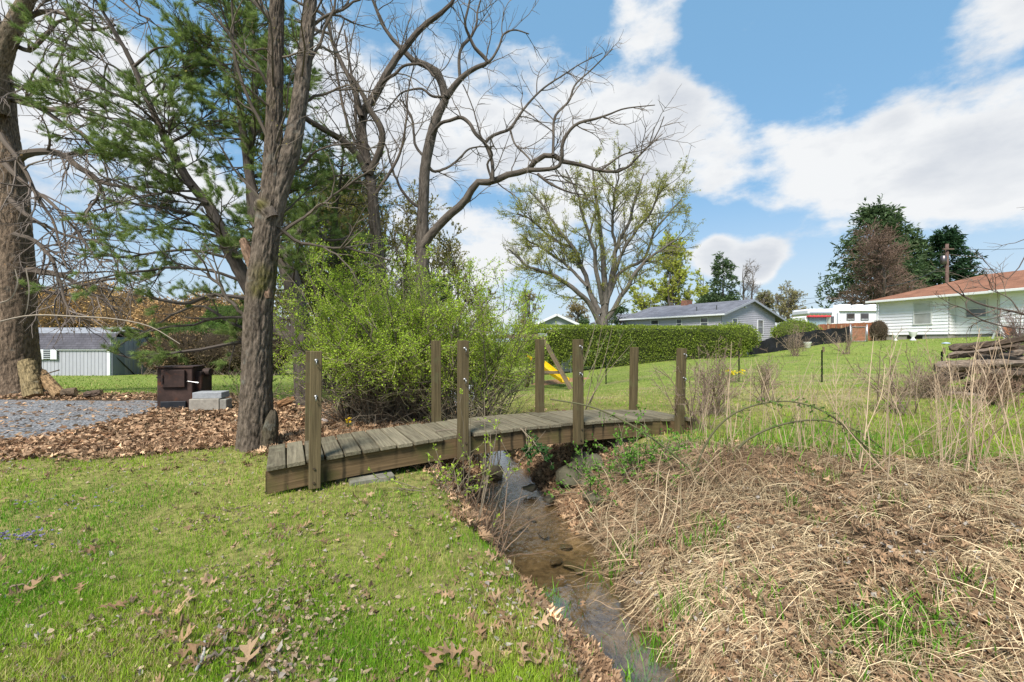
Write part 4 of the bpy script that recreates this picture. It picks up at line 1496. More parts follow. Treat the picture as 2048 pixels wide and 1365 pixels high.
leafy_sapling('ivy_strand', 'dark green ivy strand hanging over the beam between the second and third near posts', 'ivy', np.array([bp3(1.98, .05, zd(1.98) - .01)]), 5, (.30, .5), (1.9, 2.6), .12, ((.03, .09, .02), (.06, .13, .03)), (.03, .05), 12, az0=-1.0, r=.004, n1=6, L1=(.05, .15), wig=.12, azs=.25)
leafy_sapling('low_sprig', 'small green sprig under the left side of the bridge on the leafy bank', 'sprig', gpts((-.62, 3.62), (-.5, 3.5)), 10, (.2, .5), (.3, 1.2), .05, YG, (.018, .035), 6, r=.003, n1=4, L1=(.06, .2))
leafy_sapling('low_sprig', 'leafy green sprig beside the stove blocks on the litter', 'sprig', gpts((-5.25, 8.6), (-5.4, 8.8), (-5.0, 9.0)), 16, (.4, 1.0), (.1, .8), .03, ((.10, .20, .03), (.17, .27, .05)), (.02, .05), 7, r=.004, n1=5, L1=(.1, .35))

# arching bramble canes on the right bank
def bramble(label, pts, Y, dy, n=26, lc=((.10, .22, .03), (.17, .29, .05))):
    q = trace(pts, Y, n, dy=dy)
    t = thing('bramble_cane', label, 'bramble', q[0][0])
    mb = MB()
    tubes(mb, q[0], q[1], 6, (.105, .10, .05))
    c, r = spawn(q[0][None], q[1][None], 46, .25, .98, .05, .16, 30, 80, up=.05, wig=.15, N=5, rmin=.001)
    tubes(mb, c, r, 3, (.13, .15, .06))
    mb.build('cane', M_TWIG, t)
    mb = MB()
    pp, dd = along(c, 5, .2, 1)
    leaves(mb, pp, dd + .7 * rng.normal(size=pp.shape), rng.uniform(.014, .032, len(pp)), .65, mixc(*lc, len(pp), .15))
    mb.build('leaves', M_LEAF, t)


bramble('green bramble cane arching high over the straw crest right of the bridge', [(1384, 968, 4.5), (1400, 915, 4.5), (1430, 862, 4), (1475, 825, 3.6), (1540, 806, 3.2), (1600, 808, 3), (1660, 832, 4), (1715, 880, 3), (1760, 930, 3), (1785, 985, 2)], 4.0, [0, -.3])
bramble('thin bramble cane arching low behind the higher one on the straw crest', [(1455, 930, 5), (1490, 885, 4.5), (1550, 855, 4), (1620, 842, 3.5), (1680, 850, 3), (1740, 880, 3), (1800, 930, 2)], 4.3, [0, .2])
bramble('thin bramble cane trailing down across the bridge beam to the straw', [(1100, 800, 3), (1180, 815, 3.5), (1250, 845, 4), (1320, 890, 4), (1390, 950, 4), (1440, 1010, 4)], 4.3, [0, -.4])

# ------------------------------------------------------------------ far structures
def wall_siding(mb, a, b, z0, z1, pitch, col, lap=.034, out=None):
    """lapped horizontal siding on the vertical wall a->b (xy), outward normal to the right of a->b"""
    a, b = np.asarray(a, float), np.asarray(b, float)
    u = b - a
    L = np.linalg.norm(u)
    u = u / L
    nn = np.array([u[1], -u[0]])
    n = max(1, int(round((z1 - z0) / pitch)))
    for i in range(n):
        zb, zt = z0 + (z1 - z0) * i / n, z0 + (z1 - z0) * (i + 1) / n
        v, g = [], []
        for p, s in ((a, 0), (b, L)):
            v += [(*(p + nn * lap), zb), (*(p), zt)]
        v += [(*a, zb), (*b, zb)]
        c = np.asarray(col) * (1 + rng.normal(0, .012))
        mb.add(v, [[0, 2, 3, 1], [4, 5, 2, 0]], c, np.array(v))


def roof_mat():
    m, n, l = new_mat('shingles')
    out = n.new('ShaderNodeOutputMaterial')
    bs = n.new('ShaderNodeBsdfPrincipled')
    bs.inputs['Roughness'].default_value = .95
    bs.inputs['Specular IOR Level'].default_value = .15
    a = n.new('ShaderNodeAttribute')
    a.attribute_name = 'Col'
    g = n.new('ShaderNodeAttribute')
    g.attribute_name = 'G'
    br = n.new('ShaderNodeTexBrick')
    br.inputs['Scale'].default_value = 1.0
    br.inputs['Brick Width'].default_value = .33
    br.inputs['Row Height'].default_value = .14
    br.inputs['Mortar Size'].default_value = .012
    br.inputs['Color1'].default_value = (1.12, 1.12, 1.12, 1)
    br.inputs['Color2'].default_value = (.86, .86, .86, 1)
    br.inputs['Mortar'].default_value = (.6, .6, .6, 1)
    l.new(g.outputs['Vector'], br.inputs['Vector'])
    t = n.new('ShaderNodeTexNoise')
    t.inputs['Scale'].default_value = 1.2
    t.inputs['Detail'].default_value = 6
    l.new(g.outputs['Vector'], t.inputs['Vector'])
    mr = n.new('ShaderNodeMapRange')
    l.new(t.outputs['Fac'], mr.inputs[0])
    mr.inputs[1].default_value, mr.inputs[2].default_value, mr.inputs[3].default_value, mr.inputs[4].default_value = .3, .7, .78, 1.22
    v = n.new('ShaderNodeVectorMath')
    v.operation = 'MULTIPLY'
    l.new(a.outputs['Color'], v.inputs[0])
    l.new(br.outputs['Color'], v.inputs[1])
    v2 = n.new('ShaderNodeVectorMath')
    v2.operation = 'SCALE'
    l.new(v.outputs[0], v2.inputs[0])
    l.new(mr.outputs[0], v2.inputs['Scale'])
    l.new(v2.outputs[0], bs.inputs['Base Color'])
    l.new(bs.outputs[0], out.inputs['Surface'])
    return m


M_ROOF = roof_mat()


def roof_quad(mb, p, col, th=.06):
    """roof slope through 3 or 4 points (eave first), as a slab; G holds the slope's own u,v"""
    p = [np.asarray(q, float) for q in p]
    u = nrm(p[1] - p[0])
    nn = nrm(np.cross(u, p[-1] - p[0]))
    if nn[2] < 0:
        nn = -nn
    vv = np.cross(nn, u)
    g = np.array([[np.dot(q - p[0], u), np.dot(q - p[0], vv), 0] for q in p])
    n = len(p)
    v = np.array(p + [q - nn * th for q in p])
    mb.add(v[:n], [list(range(n))], col, g)
    mb.add(v[n:], [list(range(n))[::-1]], col, g)
    for i in range(n):
        j = (i + 1) % n
        mb.add([v[i], v[j], v[n + j], v[n + i]], [[0, 1, 2, 3]], col, [g[i], g[j], g[j], g[i]])


def window(parent, c, nn, w, h, frame_col=(.75, .75, .73), pane=((.12, .13, .14), (.05, .06, .065)), proud=.035, label=None):
    """double-hung window: frame mesh with a pane sub-part; nn = outward normal (xy)"""
    nn = np.array([nn[0], nn[1], 0.0])
    u = np.array([-nn[1], nn[0], 0.0])
    A = np.array([u, nn, UP])
    f = MB()
    t = .06
    for dx, dz, hx, hz in ((0, h / 2, w / 2 + t / 2, t / 2), (0, -h / 2, w / 2 + t / 2 + .03, t / 2), (-w / 2, 0, t / 2, h / 2 - t / 2), (w / 2, 0, t / 2, h / 2 - t / 2), (0, 0, w / 2 - t / 2, .022)):
        bbox(f, c + u * dx + UP * dz + nn * proud, (hx, .04, hz), A, 0, frame_col)
    fo = f.build('window', M_PAINT, parent)
    if label:
        fo['label'] = label
    q = MB()
    for s, cc in ((1, pane[0]), (-1, pane[1])):
        bbox(q, c + UP * s * h / 4 + nn * (proud + .004), (w / 2 - t / 2, .012, h / 4 - t / 2), A, 0, cc)
    q.build('pane', M_GLASS, fo)
    return fo


# ---- white house on the right
H0 = np.array([25.0, 30.0])
HA = nrm(np.array([1.8, -7.0]))
HN = np.array([HA[1], -HA[0]])                            # outward, towards the camera side
if np.dot(HN, -H0) < 0:
    HN = -HN
ZB, ZT = 1.38, 4.02
hp = lambda s, o: H0 + HA * s - HN * o                   # o = depth into the house
house = thing('white_house', 'white sided ranch house with a brown hipped roof on the rise at right', 'house', (*hp(6, 4), ZB))
mb = MB()
white = (.80, .79, .80)
for a, b in ((hp(0, 8), hp(0, 0)), (hp(0, 0), hp(3.95, 0)), (hp(3.95, 0), hp(3.95, .55)), (hp(3.95, .55), hp(6.4, .55)), (hp(6.4, .55), hp(6.4, -.25)), (hp(6.4, -.25), hp(15, -.25)), (hp(15, -.25), hp(15, 8)), (hp(15, 8), hp(0, 8))):
    d = b - a
    # keep outward normals: the wall loop runs so the house lies on the left of a->b
    wall_siding(mb, a, b, ZB + .28, ZT, .205, white)
mb.build('wall', M_PAINT, house)
mb = MB()
for a, b in ((hp(0.03, 8), hp(.03, .04)), (hp(.03, .04), hp(3.93, .04)), (hp(3.93, .59), hp(6.42, .59)), (hp(6.42, -.21), hp(15, -.21)), (hp(3.93, .04), hp(3.93, .59)), (hp(6.42, .59), hp(6.42, -.21))):
    v = [(*a, ZB - .5), (*b, ZB - .5), (*b, ZB + .28), (*a, ZB + .28)]
    mb.add(v, [[0, 1, 2, 3]], (.30, .28, .25))
q = hp(2.1, .04)
mb.build('foundation', M_CONC, house)
mb = MB()
A = axes((HA[0], HA[1], 0))
bbox(mb, (*(hp(2.15, .03)), ZB + .12), (.42, .03, .10), A, 0, (.03, .03, .032))
mb.build('crawl_vent', M_METAL, house)
mb = MB()
rc = (.26, .125, .078)
ov = .45
E = lambda s, o, z: np.array([*hp(s, o), z])
rz, ez = ZT + 1.42, ZT - .02
roof_quad(mb, [E(-ov, -ov, ez), E(6.2, -ov, ez), E(6.2, 4, rz), E(3.4, 4, rz)], rc)
roof_quad(mb, [E(6.2, -ov - .25, ez - .06), E(15.4, -ov - .25, ez - .06), E(15.4, 4, rz), E(6.2, 4, rz)], rc)
roof_quad(mb, [E(-ov, 8 + ov, ez), E(-ov, -ov, ez), E(3.4, 4, rz)], rc)
roof_quad(mb, [E(15.4, 8 + ov, ez), E(-ov, 8 + ov, ez), E(3.4, 4, rz), E(15.4, 4, rz)], rc)
roof = mb.build('roof', M_ROOF, house)
mb = MB()
tubes(mb, np.array([E(8.4, 2.0, ez + .55), E(8.4, 2.0, ez + 1.15)]), np.array([.05, .05]), 8, (.10, .09, .09), cap=True)
mb.build('vent_pipe', M_METAL, roof)
mb = MB()
bbox(mb, E(9.6, 1.5, ez + .72), (.2, .2, .08), A, .03, (.5, .5, .5))
mb.build('roof_vent', M_METAL, roof)
mb = MB()
for s0, s1, o in ((-ov - .02, 6.2, -ov - .07), (6.2, 15.4, -ov - .33)):
    bbox(mb, E((s0 + s1) / 2, o, ez - .09), ((s1 - s0) / 2, .06, .07), A, .015, (.70, .70, .68))
tubes(mb, np.array([E(-.02, -.10, ez - .1), E(-.02, -.10, ZB)]), np.array([.045, .045]), 8, (.7, .7, .7))
mb.build('gutter', M_PAINT, house)
for s0, s1, o0, o1, zz in ((-ov, 6.2, -ov, .6, ez - .10), (6.2, 15.4, -ov - .25, -.2, ez - .16)):
    mb = MB()
    bbox(mb, E((s0 + s1) / 2, (o0 + o1) / 2, zz), ((s1 - s0) / 2, (o1 - o0) / 2, .02), A, 0, (.66, .66, .64))
    mb.build('soffit', M_PAINT, house)
blind = ((.46, .46, .43), (.30, .30, .28))
window(house, E(2.62, 0, 2.98), HN, .95, 1.35, (.62, .62, .60), blind)
window(house, E(4.95, .55, 3.12), HN, .95, 1.0, (.62, .62, .60), ((.34, .35, .34), (.12, .125, .13)))

# white urns and a sawhorse by the house
for px, Y, lab in ((1826, 25.2, 'white urn planter standing right of the crawl vent by the white house'), (1791, 27.0, 'small white urn planter left of the crawl vent by the white house')):
    b = foot(px, Y)
    mb = MB()
    prof = [(.14, 0), (.15, .05), (.07, .12), (.07, .2), (.16, .34), (.2, .5), (.22, .56), (.19, .57)]
    for i in range(len(prof) - 1):
        pass
    p = np.array([b + UP * z * (1 if px > 1800 else .7) for r, z in prof])
    tubes(mb, p, np.array([r for r, z in prof]) * (1 if px > 1800 else .7), 16, (.72, .72, .70), cap=True)
    tag(mb.build('urn_planter', M_PAINT, smooth=True, loc=b), lab, 'planter')
b = foot(2012, 21.5)
saw = thing('sawhorse', 'small white wooden sawhorse with an orange panel by the white house', 'sawhorse', b)
for s in (-.35, .35):
    mb = MB()
    for e in (-1, 1):
        p0, p1 = b + np.array([s, e * .3, 0]) + HA[0] * 0, b + np.array([s, 0, .72])
        d = nrm(p1 - p0)
        A_ = np.array([d, nrm(np.cross(UP, d)), np.cross(d, nrm(np.cross(UP, d)))])
        bbox(mb, (p0 + p1) / 2 + np.array([e * .02, 0, 0]), (np.linalg.norm(p1 - p0) / 2, .035, .03), A_, 0, (.68, .68, .66))
    mb.build('leg_frame', M_PAINT, saw)
mb = MB()
bbox(mb, b + UP * .70, (.5, .05, .035), I3, .005, (.68, .68, .66))
mb.build('top_rail', M_PAINT, saw)
mb = MB()
bbox(mb, b + np.array([0, -.1, .36]), (.3, .02, .2), I3, .005, (.42, .16, .08))
mb.build('panel', M_PAINT, saw)

# ---- grey ranch house
G0 = np.array([18.1, 38.0])
G1 = G0 + np.array([7.6, 5.0])
GU = nrm(G1 - G0)
GW = np.array([-GU[1], GU[0]])
gl_ = np.linalg.norm(G1 - G0)
gp = lambda s, o, z: np.array([*(G0 + GU * s + GW * o), z])
gb, ge, gr = .75, 3.72, 5.02
gh = thing('grey_house', 'long grey sided ranch house with a low grey gable roof behind the hedge', 'house', gp(4, 4, gb))
mb = MB()
gc = (.42, .40, .45)
wall_siding(mb, gp(0, 0, 0)[:2], gp(gl_, 0, 0)[:2], gb, ge, .17, gc)
wall_siding(mb, gp(0, 11, 0)[:2], gp(0, 0, 0)[:2], gb, ge, .17, gc)
wall_siding(mb, gp(gl_, 0, 0)[:2], gp(gl_, 11, 0)[:2], gb, ge, .17, gc)
n = 8
for i in range(n):                                        # gable triangle in lapped courses
    z0, z1 = ge + (gr - ge) * i / n, ge + (gr - ge) * (i + 1) / n
    i0, i1 = gl_ / 2 * i / n, gl_ / 2 * (i + 1) / n
    v = [gp(i0, -.018, z0), gp(gl_ - i0, -.018, z0), gp(gl_ - i1, 0, z1), gp(i1, 0, z1)]
    mb.add(v, [[0, 1, 2, 3]], gc)
mb.build('wall', M_PAINT, gh)
mb = MB()
grc = (.155, .16, .185)
e = .4
roof_quad(mb, [gp(-e, 11.3, ge - .12), gp(-e, -e, ge - .12), gp(gl_ / 2, -e, gr + .06), gp(gl_ / 2, 11.3, gr + .06)], grc, .1)
roof_quad(mb, [gp(gl_ + 1.7, -e, ge - .5), gp(gl_ + 1.7, 11.3, ge - .5), gp(gl_ / 2, 11.3, gr + .055), gp(gl_ / 2, -e, gr + .055)], grc, .1)
roof_quad(mb, [gp(.7, 17, ge - .35), gp(.7, 11.3, ge - .35), gp(gl_ / 2, 11.3, gr - .5), gp(gl_ / 2, 17, gr - .5)], grc, .1)
grf = mb.build('roof', M_ROOF, gh)
mb = MB()
bbox(mb, gp(gl_ / 2, 6.6, gr + .15), (.45, .35, .32), axes((GU[0], GU[1], 0)), 0, (.22, .10, .07))
mb.build('chimney', M_STONE, grf)
mb = MB()
for o_ in (1.2, 3.2):
    tubes(mb, np.array([gp(1.2, o_, ge + .3), gp(1.2, o_, ge + .75)]), np.array([.05, .05]), 8, (.12, .12, .12), cap=True)
mb.build('vent_pipe', M_METAL, grf)
mb = MB()
bbox(mb, gp(-e - .02, 5.4, ge - .2), (5.9, .06, .07), axes((GW[0], GW[1], 0)), .01, (.62, .63, .65))
for s0, s1, z0, z1 in ((-e, gl_ / 2, ge - .16, gr + .02), (gl_ + 1.7, gl_ / 2, ge - .54, gr + .02)):
    a_, b_ = gp(s0, -e - .03, z0), gp(s1, -e - .03, z1)
    d = nrm(b_ - a_)
    up_ = nrm(np.cross(d, [GW[0], GW[1], 0]))
    bbox(mb, (a_ + b_) / 2 - UP * .07, (np.linalg.norm(b_ - a_) / 2, .03, .09), np.array([d, np.cross(up_, d), up_]), 0, (.30, .31, .35))
mb.build('fascia', M_PAINT, gh)
dk = ((.05, .055, .06), (.06, .065, .07))
window(gh, gp(2.0, 0, 2.75), -GW, .75, 1.0, (.6, .6, .62), dk)
window(gh, gp(6.3, 0, 2.55), -GW, .95, 1.35, (.6, .6, .62), ((.13, .12, .11), (.08, .075, .07)))
for o_, w_ in ((1.6 + .0, .7), (4.2, .55), (7.0, .9)):
    window(gh, gp(0, o_, 2.9), -GU, w_, .85, (.6, .6, .62), dk)
mb = MB()
for s in (3.1, 3.75):
    bbox(mb, gp(s, -.06, ge + .62), (.16, .05, .08), axes((GU[0], GU[1], 0)), .03, (.62, .62, .62))
mb.build('flood_light', M_PLAST, gh, smooth=False)
mb = MB()
bbox(mb, gp(gl_ + 1.5, .1, (gb + ge - .5) / 2), (.07, .07, (ge - .5 - gb) / 2), I3, 0, (.6, .6, .62))
mb.build('porch_post', M_PAINT, gh)

# ---- small gable-roofed garage far left of it
ga = foot(1113, 46)
gar = thing('garage', 'pale grey gable-fronted garage peeking over the hedge at its left end', 'garage', ga)
zpk, zev, hw_ = P(1113, 631, 46)[2], P(1060, 654, 46)[2], 2.85
x0 = ga[0]
mb = MB()
wall_siding(mb, (x0 - hw_, 46), (x0 + hw_, 46), ga[2], zev, .17, (.42, .45, .49))
wall_siding(mb, (x0 + hw_, 46), (x0 + hw_, 54), ga[2], zev, .17, (.42, .45, .49))
for i in range(8):
    z0, z1 = zev + (zpk - zev) * i / 8, zev + (zpk - zev) * (i + 1) / 8
    i0, i1 = hw_ * i / 8, hw_ * (i + 1) / 8
    mb.add([(x0 - hw_ + i0, 45.982, z0), (x0 + hw_ - i0, 45.982, z0), (x0 + hw_ - i1, 46, z1), (x0 - hw_ + i1, 46, z1)], [[0, 1, 2, 3]], (.42, .45, .49))
mb.build('wall', M_PAINT, gar)
mb = MB()
roof_quad(mb, [(x0 - hw_ - .4, 54.3, zev - .2), (x0 - hw_ - .4, 45.6, zev - .2), (x0, 45.6, zpk + .08), (x0, 54.3, zpk + .08)], (.22, .225, .24), .12)
roof_quad(mb, [(x0 + hw_ + .4, 45.6, zev - .2), (x0 + hw_ + .4, 54.3, zev - .2), (x0, 54.3, zpk + .075), (x0, 45.6, zpk + .075)], (.22, .225, .24), .12)
mb.build('roof', M_ROOF, gar)
mb = MB()
for s in (-1, 1):
    a_, b_ = np.array([x0 + s * (hw_ + .42), 45.55, zev - .26]), np.array([x0, 45.55, zpk + .02])
    d = nrm(b_ - a_)
    bbox(mb, (a_ + b_) / 2 - UP * .06, (np.linalg.norm(b_ - a_) / 2, .03, .12), np.array([d, np.array([0, 1., 0]), np.cross(d, [0, 1., 0])]), 0, (.72, .73, .75))
mb.build('barge_board', M_PAINT, gar)

# ---- shed at the left
S0 = P(219, 757, 24)
S0[2] = gz(S0[0], S0[1]) - .05
shed = thing('garden_shed', 'pale blue-grey gambrel-roofed shed with a white louvred window', 'shed', S0)
zs = P(219, 756, 24)[2]
ze, zk, zr = P(219, 701, 24)[2], P(219, 668, 24)[2], P(219, 660, 24)[2]
S0[2] = zs
Ls, Ds = 8.0, 2.6
sp = lambda s, o, z: np.array([S0[0] - s + .12 * o, S0[1] + .10 * s * 0 + o, z])
mb = MB()
cs_ = (.385, .385, .42)
nb_ = int(Ls / .2)
for i in range(nb_):
    s = Ls * (i + .5) / nb_
    bbox(mb, sp(s, .02, (zs + ze) / 2 + .03), (Ls / nb_ / 2 - .010, .02, (ze - zs) / 2 - .02), I3, 0, np.array(cs_) * (1 + rng.normal(0, .015)))
bbox(mb, sp(Ls / 2, .06, (zs + ze) / 2 + .03), (Ls / 2, .02, (ze - zs) / 2 - .02), I3, 0, np.array(cs_) * .5)
for i in range(10):
    o_ = Ds * (i + .5) / 10
    bbox(mb, sp(-.02, o_, (zs + zk) / 2 - .1), (.02, Ds / 20 - .01, (zk - zs) / 2 - .12), I3, 0, (.33, .33, .36))
bbox(mb, sp(.04, Ds / 2, (zs + zk) / 2 - .1), (.02, Ds / 2 - .02, (zk - zs) / 2 - .12), I3, 0, (.2, .22, .25))
mb.build('wall', M_PAINT, shed)
mb = MB()
bbox(mb, sp(0, -.01, (zs + ze) / 2), (.07, .05, (ze - zs) / 2), I3, 0, (.76, .77, .78))
bbox(mb, sp(-.04, Ds, (zs + ze) / 2), (.05, .05, (ze - zs) / 2), I3, 0, (.7, .71, .72))
bbox(mb, sp(Ls / 2, -.05, ze), (Ls / 2 + .1, .035, .035), I3, 0, (.76, .77, .78))
mb.build('trim', M_PAINT, shed)
mb = MB()
roof_quad(mb, [sp(Ls, -.12, ze + .03), sp(-.1, -.12, ze + .03), sp(-.1, .32, zk), sp(Ls, .32, zk)], (.10, .095, .11), .04)
roof_quad(mb, [sp(Ls, .31, zk), sp(-.1, .31, zk), sp(-.1, Ds / 2, zr + .12), sp(Ls, Ds / 2, zr + .12)], (.27, .28, .30), .04)
roof_quad(mb, [sp(-.1, Ds - .3, zk), sp(Ls, Ds - .3, zk), sp(Ls, Ds / 2, zr + .115), sp(-.1, Ds / 2, zr + .115)], (.27, .28, .30), .04)
roof_quad(mb, [sp(-.1, Ds + .12, ze), sp(Ls, Ds + .12, ze), sp(Ls, Ds - .31, zk), sp(-.1, Ds - .31, zk)], (.10, .095, .11), .04)
mb.build('roof', M_ROOF, shed)
mb = MB()
wc_ = P(96, 711, 23.95)
for sx in (-.36, .36):
    bbox(mb, wc_ + np.array([sx, -.05, 0]), (.17, .02, .27), I3, .01, (.76, .76, .76))
    for k in (-.08, .0, .08):
        bbox(mb, wc_ + np.array([sx + k, -.073, 0]), (.02, .006, .25), I3, 0, (.70, .70, .70))
mb.build('shutter', M_PAINT, shed)
mb = MB()
bbox(mb, wc_ + np.array([0, -.02, 0]), (.19, .02, .26), I3, 0, (.06, .06, .07))
for k in range(5):
    bbox(mb, wc_ + np.array([0, -.06, -.22 + k * .11]), (.19, .03, .016), axes((1, 0, 0)) @ np.array([[1, 0, 0], [0, .8, .6], [0, -.6, .8]]).T, 0, (.42, .44, .46))
mb.build('louvre_window', M_PAINT, shed)
mb = MB()
a_, b_ = sp(-.08, .1, ze - .25), sp(-.08, 1.3, zs + .05)
tubes(mb, np.array([a_, b_]), np.array([.03, .03]), 6, (.05, .05, .05))
mb.build('brace_pole', M_METAL, shed)
# ------------------------------------------------------------------ hedges and shrubs
def leafy_mass(name, label, cat, centre, half, n, leaf, cols, core=(.03, .045, .012), yaw=0.0, box=True, twig=None, group=None, seed=0, wr=.55, up=.3, rough=.10, core_k=.86, mat=None):
    """clipped hedge or rounded shrub: added dark solid core and leaf-sized faces through the outer shell"""
    c = np.asarray(centre, float)
    hx, hy, hz = half
    t = thing(name, label, cat, c - UP * hz, group)
    R = rotz(yaw)
    u = rng.normal(size=(n, 3))
    if box:
        q = rng.uniform(-1, 1, (n, 3))
        ax = rng.choice(3, n, p=np.array([hy * hz, hx * hz, hx * hy]) / (hy * hz + hx * hz + hx * hy))
        q[np.arange(n), ax] = np.sign(rng.normal(size=n))
        q[q[:, 2] < -.98, 2] = rng.uniform(-1, 1, (q[:, 2] < -.98).sum())
        dirn = np.zeros((n, 3))
        dirn[np.arange(n), ax] = q[np.arange(n), ax]
    else:
        q = nrm(u)
        dirn = q.copy()
        q = q * (rng.uniform(.35, 1, (n, 1)) ** .5)
    bump = 1 + rough * 2 * (fbm(q[:, 0] * hx * 1.3 + seed, q[:, 1] * hy * 1.3, q[:, 2] * hz * 1.3 + seed, oct=3, seed=101 + seed)[:, None] - .5) - rng.exponential(.05, (n, 1))
    p = q * np.array(half) * bump
    p = p @ R + c
    dirn = dirn @ R
    p[:, 2] = np.maximum(p[:, 2], c[2] - hz)
    mb = MB()
    cc = mixc(*cols, n, .22) * (.75 + .5 * fbm(p[:, 0] * 1.1, p[:, 1] * 1.1, p[:, 2] * 1.6, oct=2, seed=103)[:, None])
    leaves(mb, p, dirn + up * UP + .8 * rng.normal(size=(n, 3)), rng.uniform(.6, 1.3, n) * leaf, wr, cc)
    mb.build('foliage', mat or M_LEAF, t)
    # added solid core, dark, so nothing shows through the foliage
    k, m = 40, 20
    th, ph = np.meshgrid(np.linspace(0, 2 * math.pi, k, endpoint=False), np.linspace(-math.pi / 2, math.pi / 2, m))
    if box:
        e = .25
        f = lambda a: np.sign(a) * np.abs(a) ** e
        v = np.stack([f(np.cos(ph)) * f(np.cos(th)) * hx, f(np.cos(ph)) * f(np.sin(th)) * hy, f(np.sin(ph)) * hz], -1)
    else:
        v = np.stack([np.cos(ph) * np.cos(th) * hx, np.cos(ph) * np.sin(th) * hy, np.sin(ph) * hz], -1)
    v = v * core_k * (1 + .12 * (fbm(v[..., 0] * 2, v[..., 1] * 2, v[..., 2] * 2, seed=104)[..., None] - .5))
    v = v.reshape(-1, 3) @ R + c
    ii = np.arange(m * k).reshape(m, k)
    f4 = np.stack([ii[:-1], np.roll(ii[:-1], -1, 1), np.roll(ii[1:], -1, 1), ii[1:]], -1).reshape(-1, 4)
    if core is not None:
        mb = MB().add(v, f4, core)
        mb.build('inner_core', M_SOIL, t, smooth=True)
    if twig:
        r0 = c - UP * hz + (rng.uniform(-.7, .7, (twig, 3)) * np.array([hx, hy, 0])) @ R
        tgt = c + (nrm(rng.normal(size=(twig, 3))) * np.array([hx, hy, hz]) * 1.04) @ R
        tgt[:, 2] = np.maximum(tgt[:, 2], c[2] - hz * .3)
        s = np.linspace(0, 1, 7)[None, :, None]
        C = r0[:, None] * (1 - s) + tgt[:, None] * s + rng.normal(0, .04, (twig, 7, 3)) * s
        mb = MB()
        tubes(mb, C, np.broadcast_to(.008 * (1 - s[:, :, 0]) + .004, (twig, 7)), 3, mixc((.14, .11, .08), (.24, .19, .14), twig))
        mb.build('twigs', M_TWIG, t)
    return t


# long clipped hedge, in one thing
ha, hb = np.array([-0.2, 22.4]), np.array([12.4, 23.4])
hm = (ha + hb) / 2
hl = np.linalg.norm(hb - ha) / 2
ztop = P(1250, 651, 22.8)[2]
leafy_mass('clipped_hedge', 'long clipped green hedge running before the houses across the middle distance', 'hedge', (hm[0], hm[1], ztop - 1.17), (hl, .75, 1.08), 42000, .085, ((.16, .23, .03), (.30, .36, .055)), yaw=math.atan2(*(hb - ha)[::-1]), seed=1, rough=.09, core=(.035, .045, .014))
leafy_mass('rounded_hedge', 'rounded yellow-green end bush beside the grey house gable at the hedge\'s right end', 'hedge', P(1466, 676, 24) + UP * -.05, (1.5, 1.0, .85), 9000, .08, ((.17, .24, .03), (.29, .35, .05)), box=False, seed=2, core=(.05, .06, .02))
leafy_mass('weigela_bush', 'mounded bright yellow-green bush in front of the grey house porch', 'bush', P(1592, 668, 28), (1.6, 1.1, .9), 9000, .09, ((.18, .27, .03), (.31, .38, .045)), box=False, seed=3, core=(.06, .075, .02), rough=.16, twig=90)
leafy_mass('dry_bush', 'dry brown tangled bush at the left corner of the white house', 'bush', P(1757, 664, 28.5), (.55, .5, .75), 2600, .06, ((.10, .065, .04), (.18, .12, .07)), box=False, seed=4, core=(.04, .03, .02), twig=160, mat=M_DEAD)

# tan and brown thicket behind the shed, and dense brush behind the left lawn
for i, (px, py, Y, hx, hz, c0, c1, lab) in enumerate((
        (95, 640, 33, 3.2, 2.4, (.26, .15, .055), (.40, .26, .10), 'tan-leaved thicket tree directly behind the shed window'),
        (-60, 635, 33, 3.6, 2.6, (.26, .15, .055), (.40, .26, .10), 'tan-leaved thicket beyond the left of the old trunk'),
        (-260, 635, 33, 4.0, 2.8, (.24, .15, .06), (.38, .25, .11), 'wide tan-leaved thicket farthest to the left'),
        (190, 630, 34, 2.6, 2.7, (.28, .17, .065), (.42, .28, .12), 'tall tan-leaved thicket rising behind the shed\'s right half'),
        (262, 645, 32, 2.2, 2.6, (.22, .14, .06), (.36, .24, .11), 'tan-leaved thicket at the right end of the shed'),
        (330, 655, 31, 2.3, 2.2, (.28, .17, .07), (.42, .28, .13), 'pale orange-leaved thicket above the dark brush'),
        (412, 650, 31, 2.3, 2.5, (.24, .15, .065), (.38, .25, .12), 'orange-brown thicket seen under the low pine boughs'),
        (485, 655, 30, 2.0, 2.3, (.20, .15, .06), (.32, .22, .10), 'brown-green thicket just left of the forked trunk'))):
    zc = P(px, py, Y)
    c0, c1 = np.array(c0) * 1.5, np.array(c1) * 1.5
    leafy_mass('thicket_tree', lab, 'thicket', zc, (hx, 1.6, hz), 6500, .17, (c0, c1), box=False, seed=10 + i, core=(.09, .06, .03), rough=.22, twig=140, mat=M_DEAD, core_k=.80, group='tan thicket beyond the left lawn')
for i, (px, Y, hx, hz, c0, c1, lab) in enumerate((
        (335, 25.5, 1.5, 1.15, (.13, .085, .045), (.24, .16, .09), 'dense brown brush heap right of the shed'),
        (370, 25, 1.8, 1.25, (.12, .08, .04), (.24, .16, .085), 'dense brown brush behind the rusty stove'),
        (445, 25, 1.9, 1.3, (.07, .055, .03), (.17, .12, .065), 'dark brown brush behind the sprig by the stove'),
        (520, 24, 1.9, 1.3, (.07, .06, .03), (.16, .12, .06), 'dark brush hidden partly by the forked trunk'))):
    b = foot(px, Y)
    leafy_mass('brush_heap', lab, 'brush', b + UP * hz, (hx, 1.1, hz), 5200, .12, (c0, c1), box=False, seed=20 + i, core=(.03, .022, .014), rough=.16, twig=200, mat=M_DEAD, group='brown brush along the back of the left lawn')
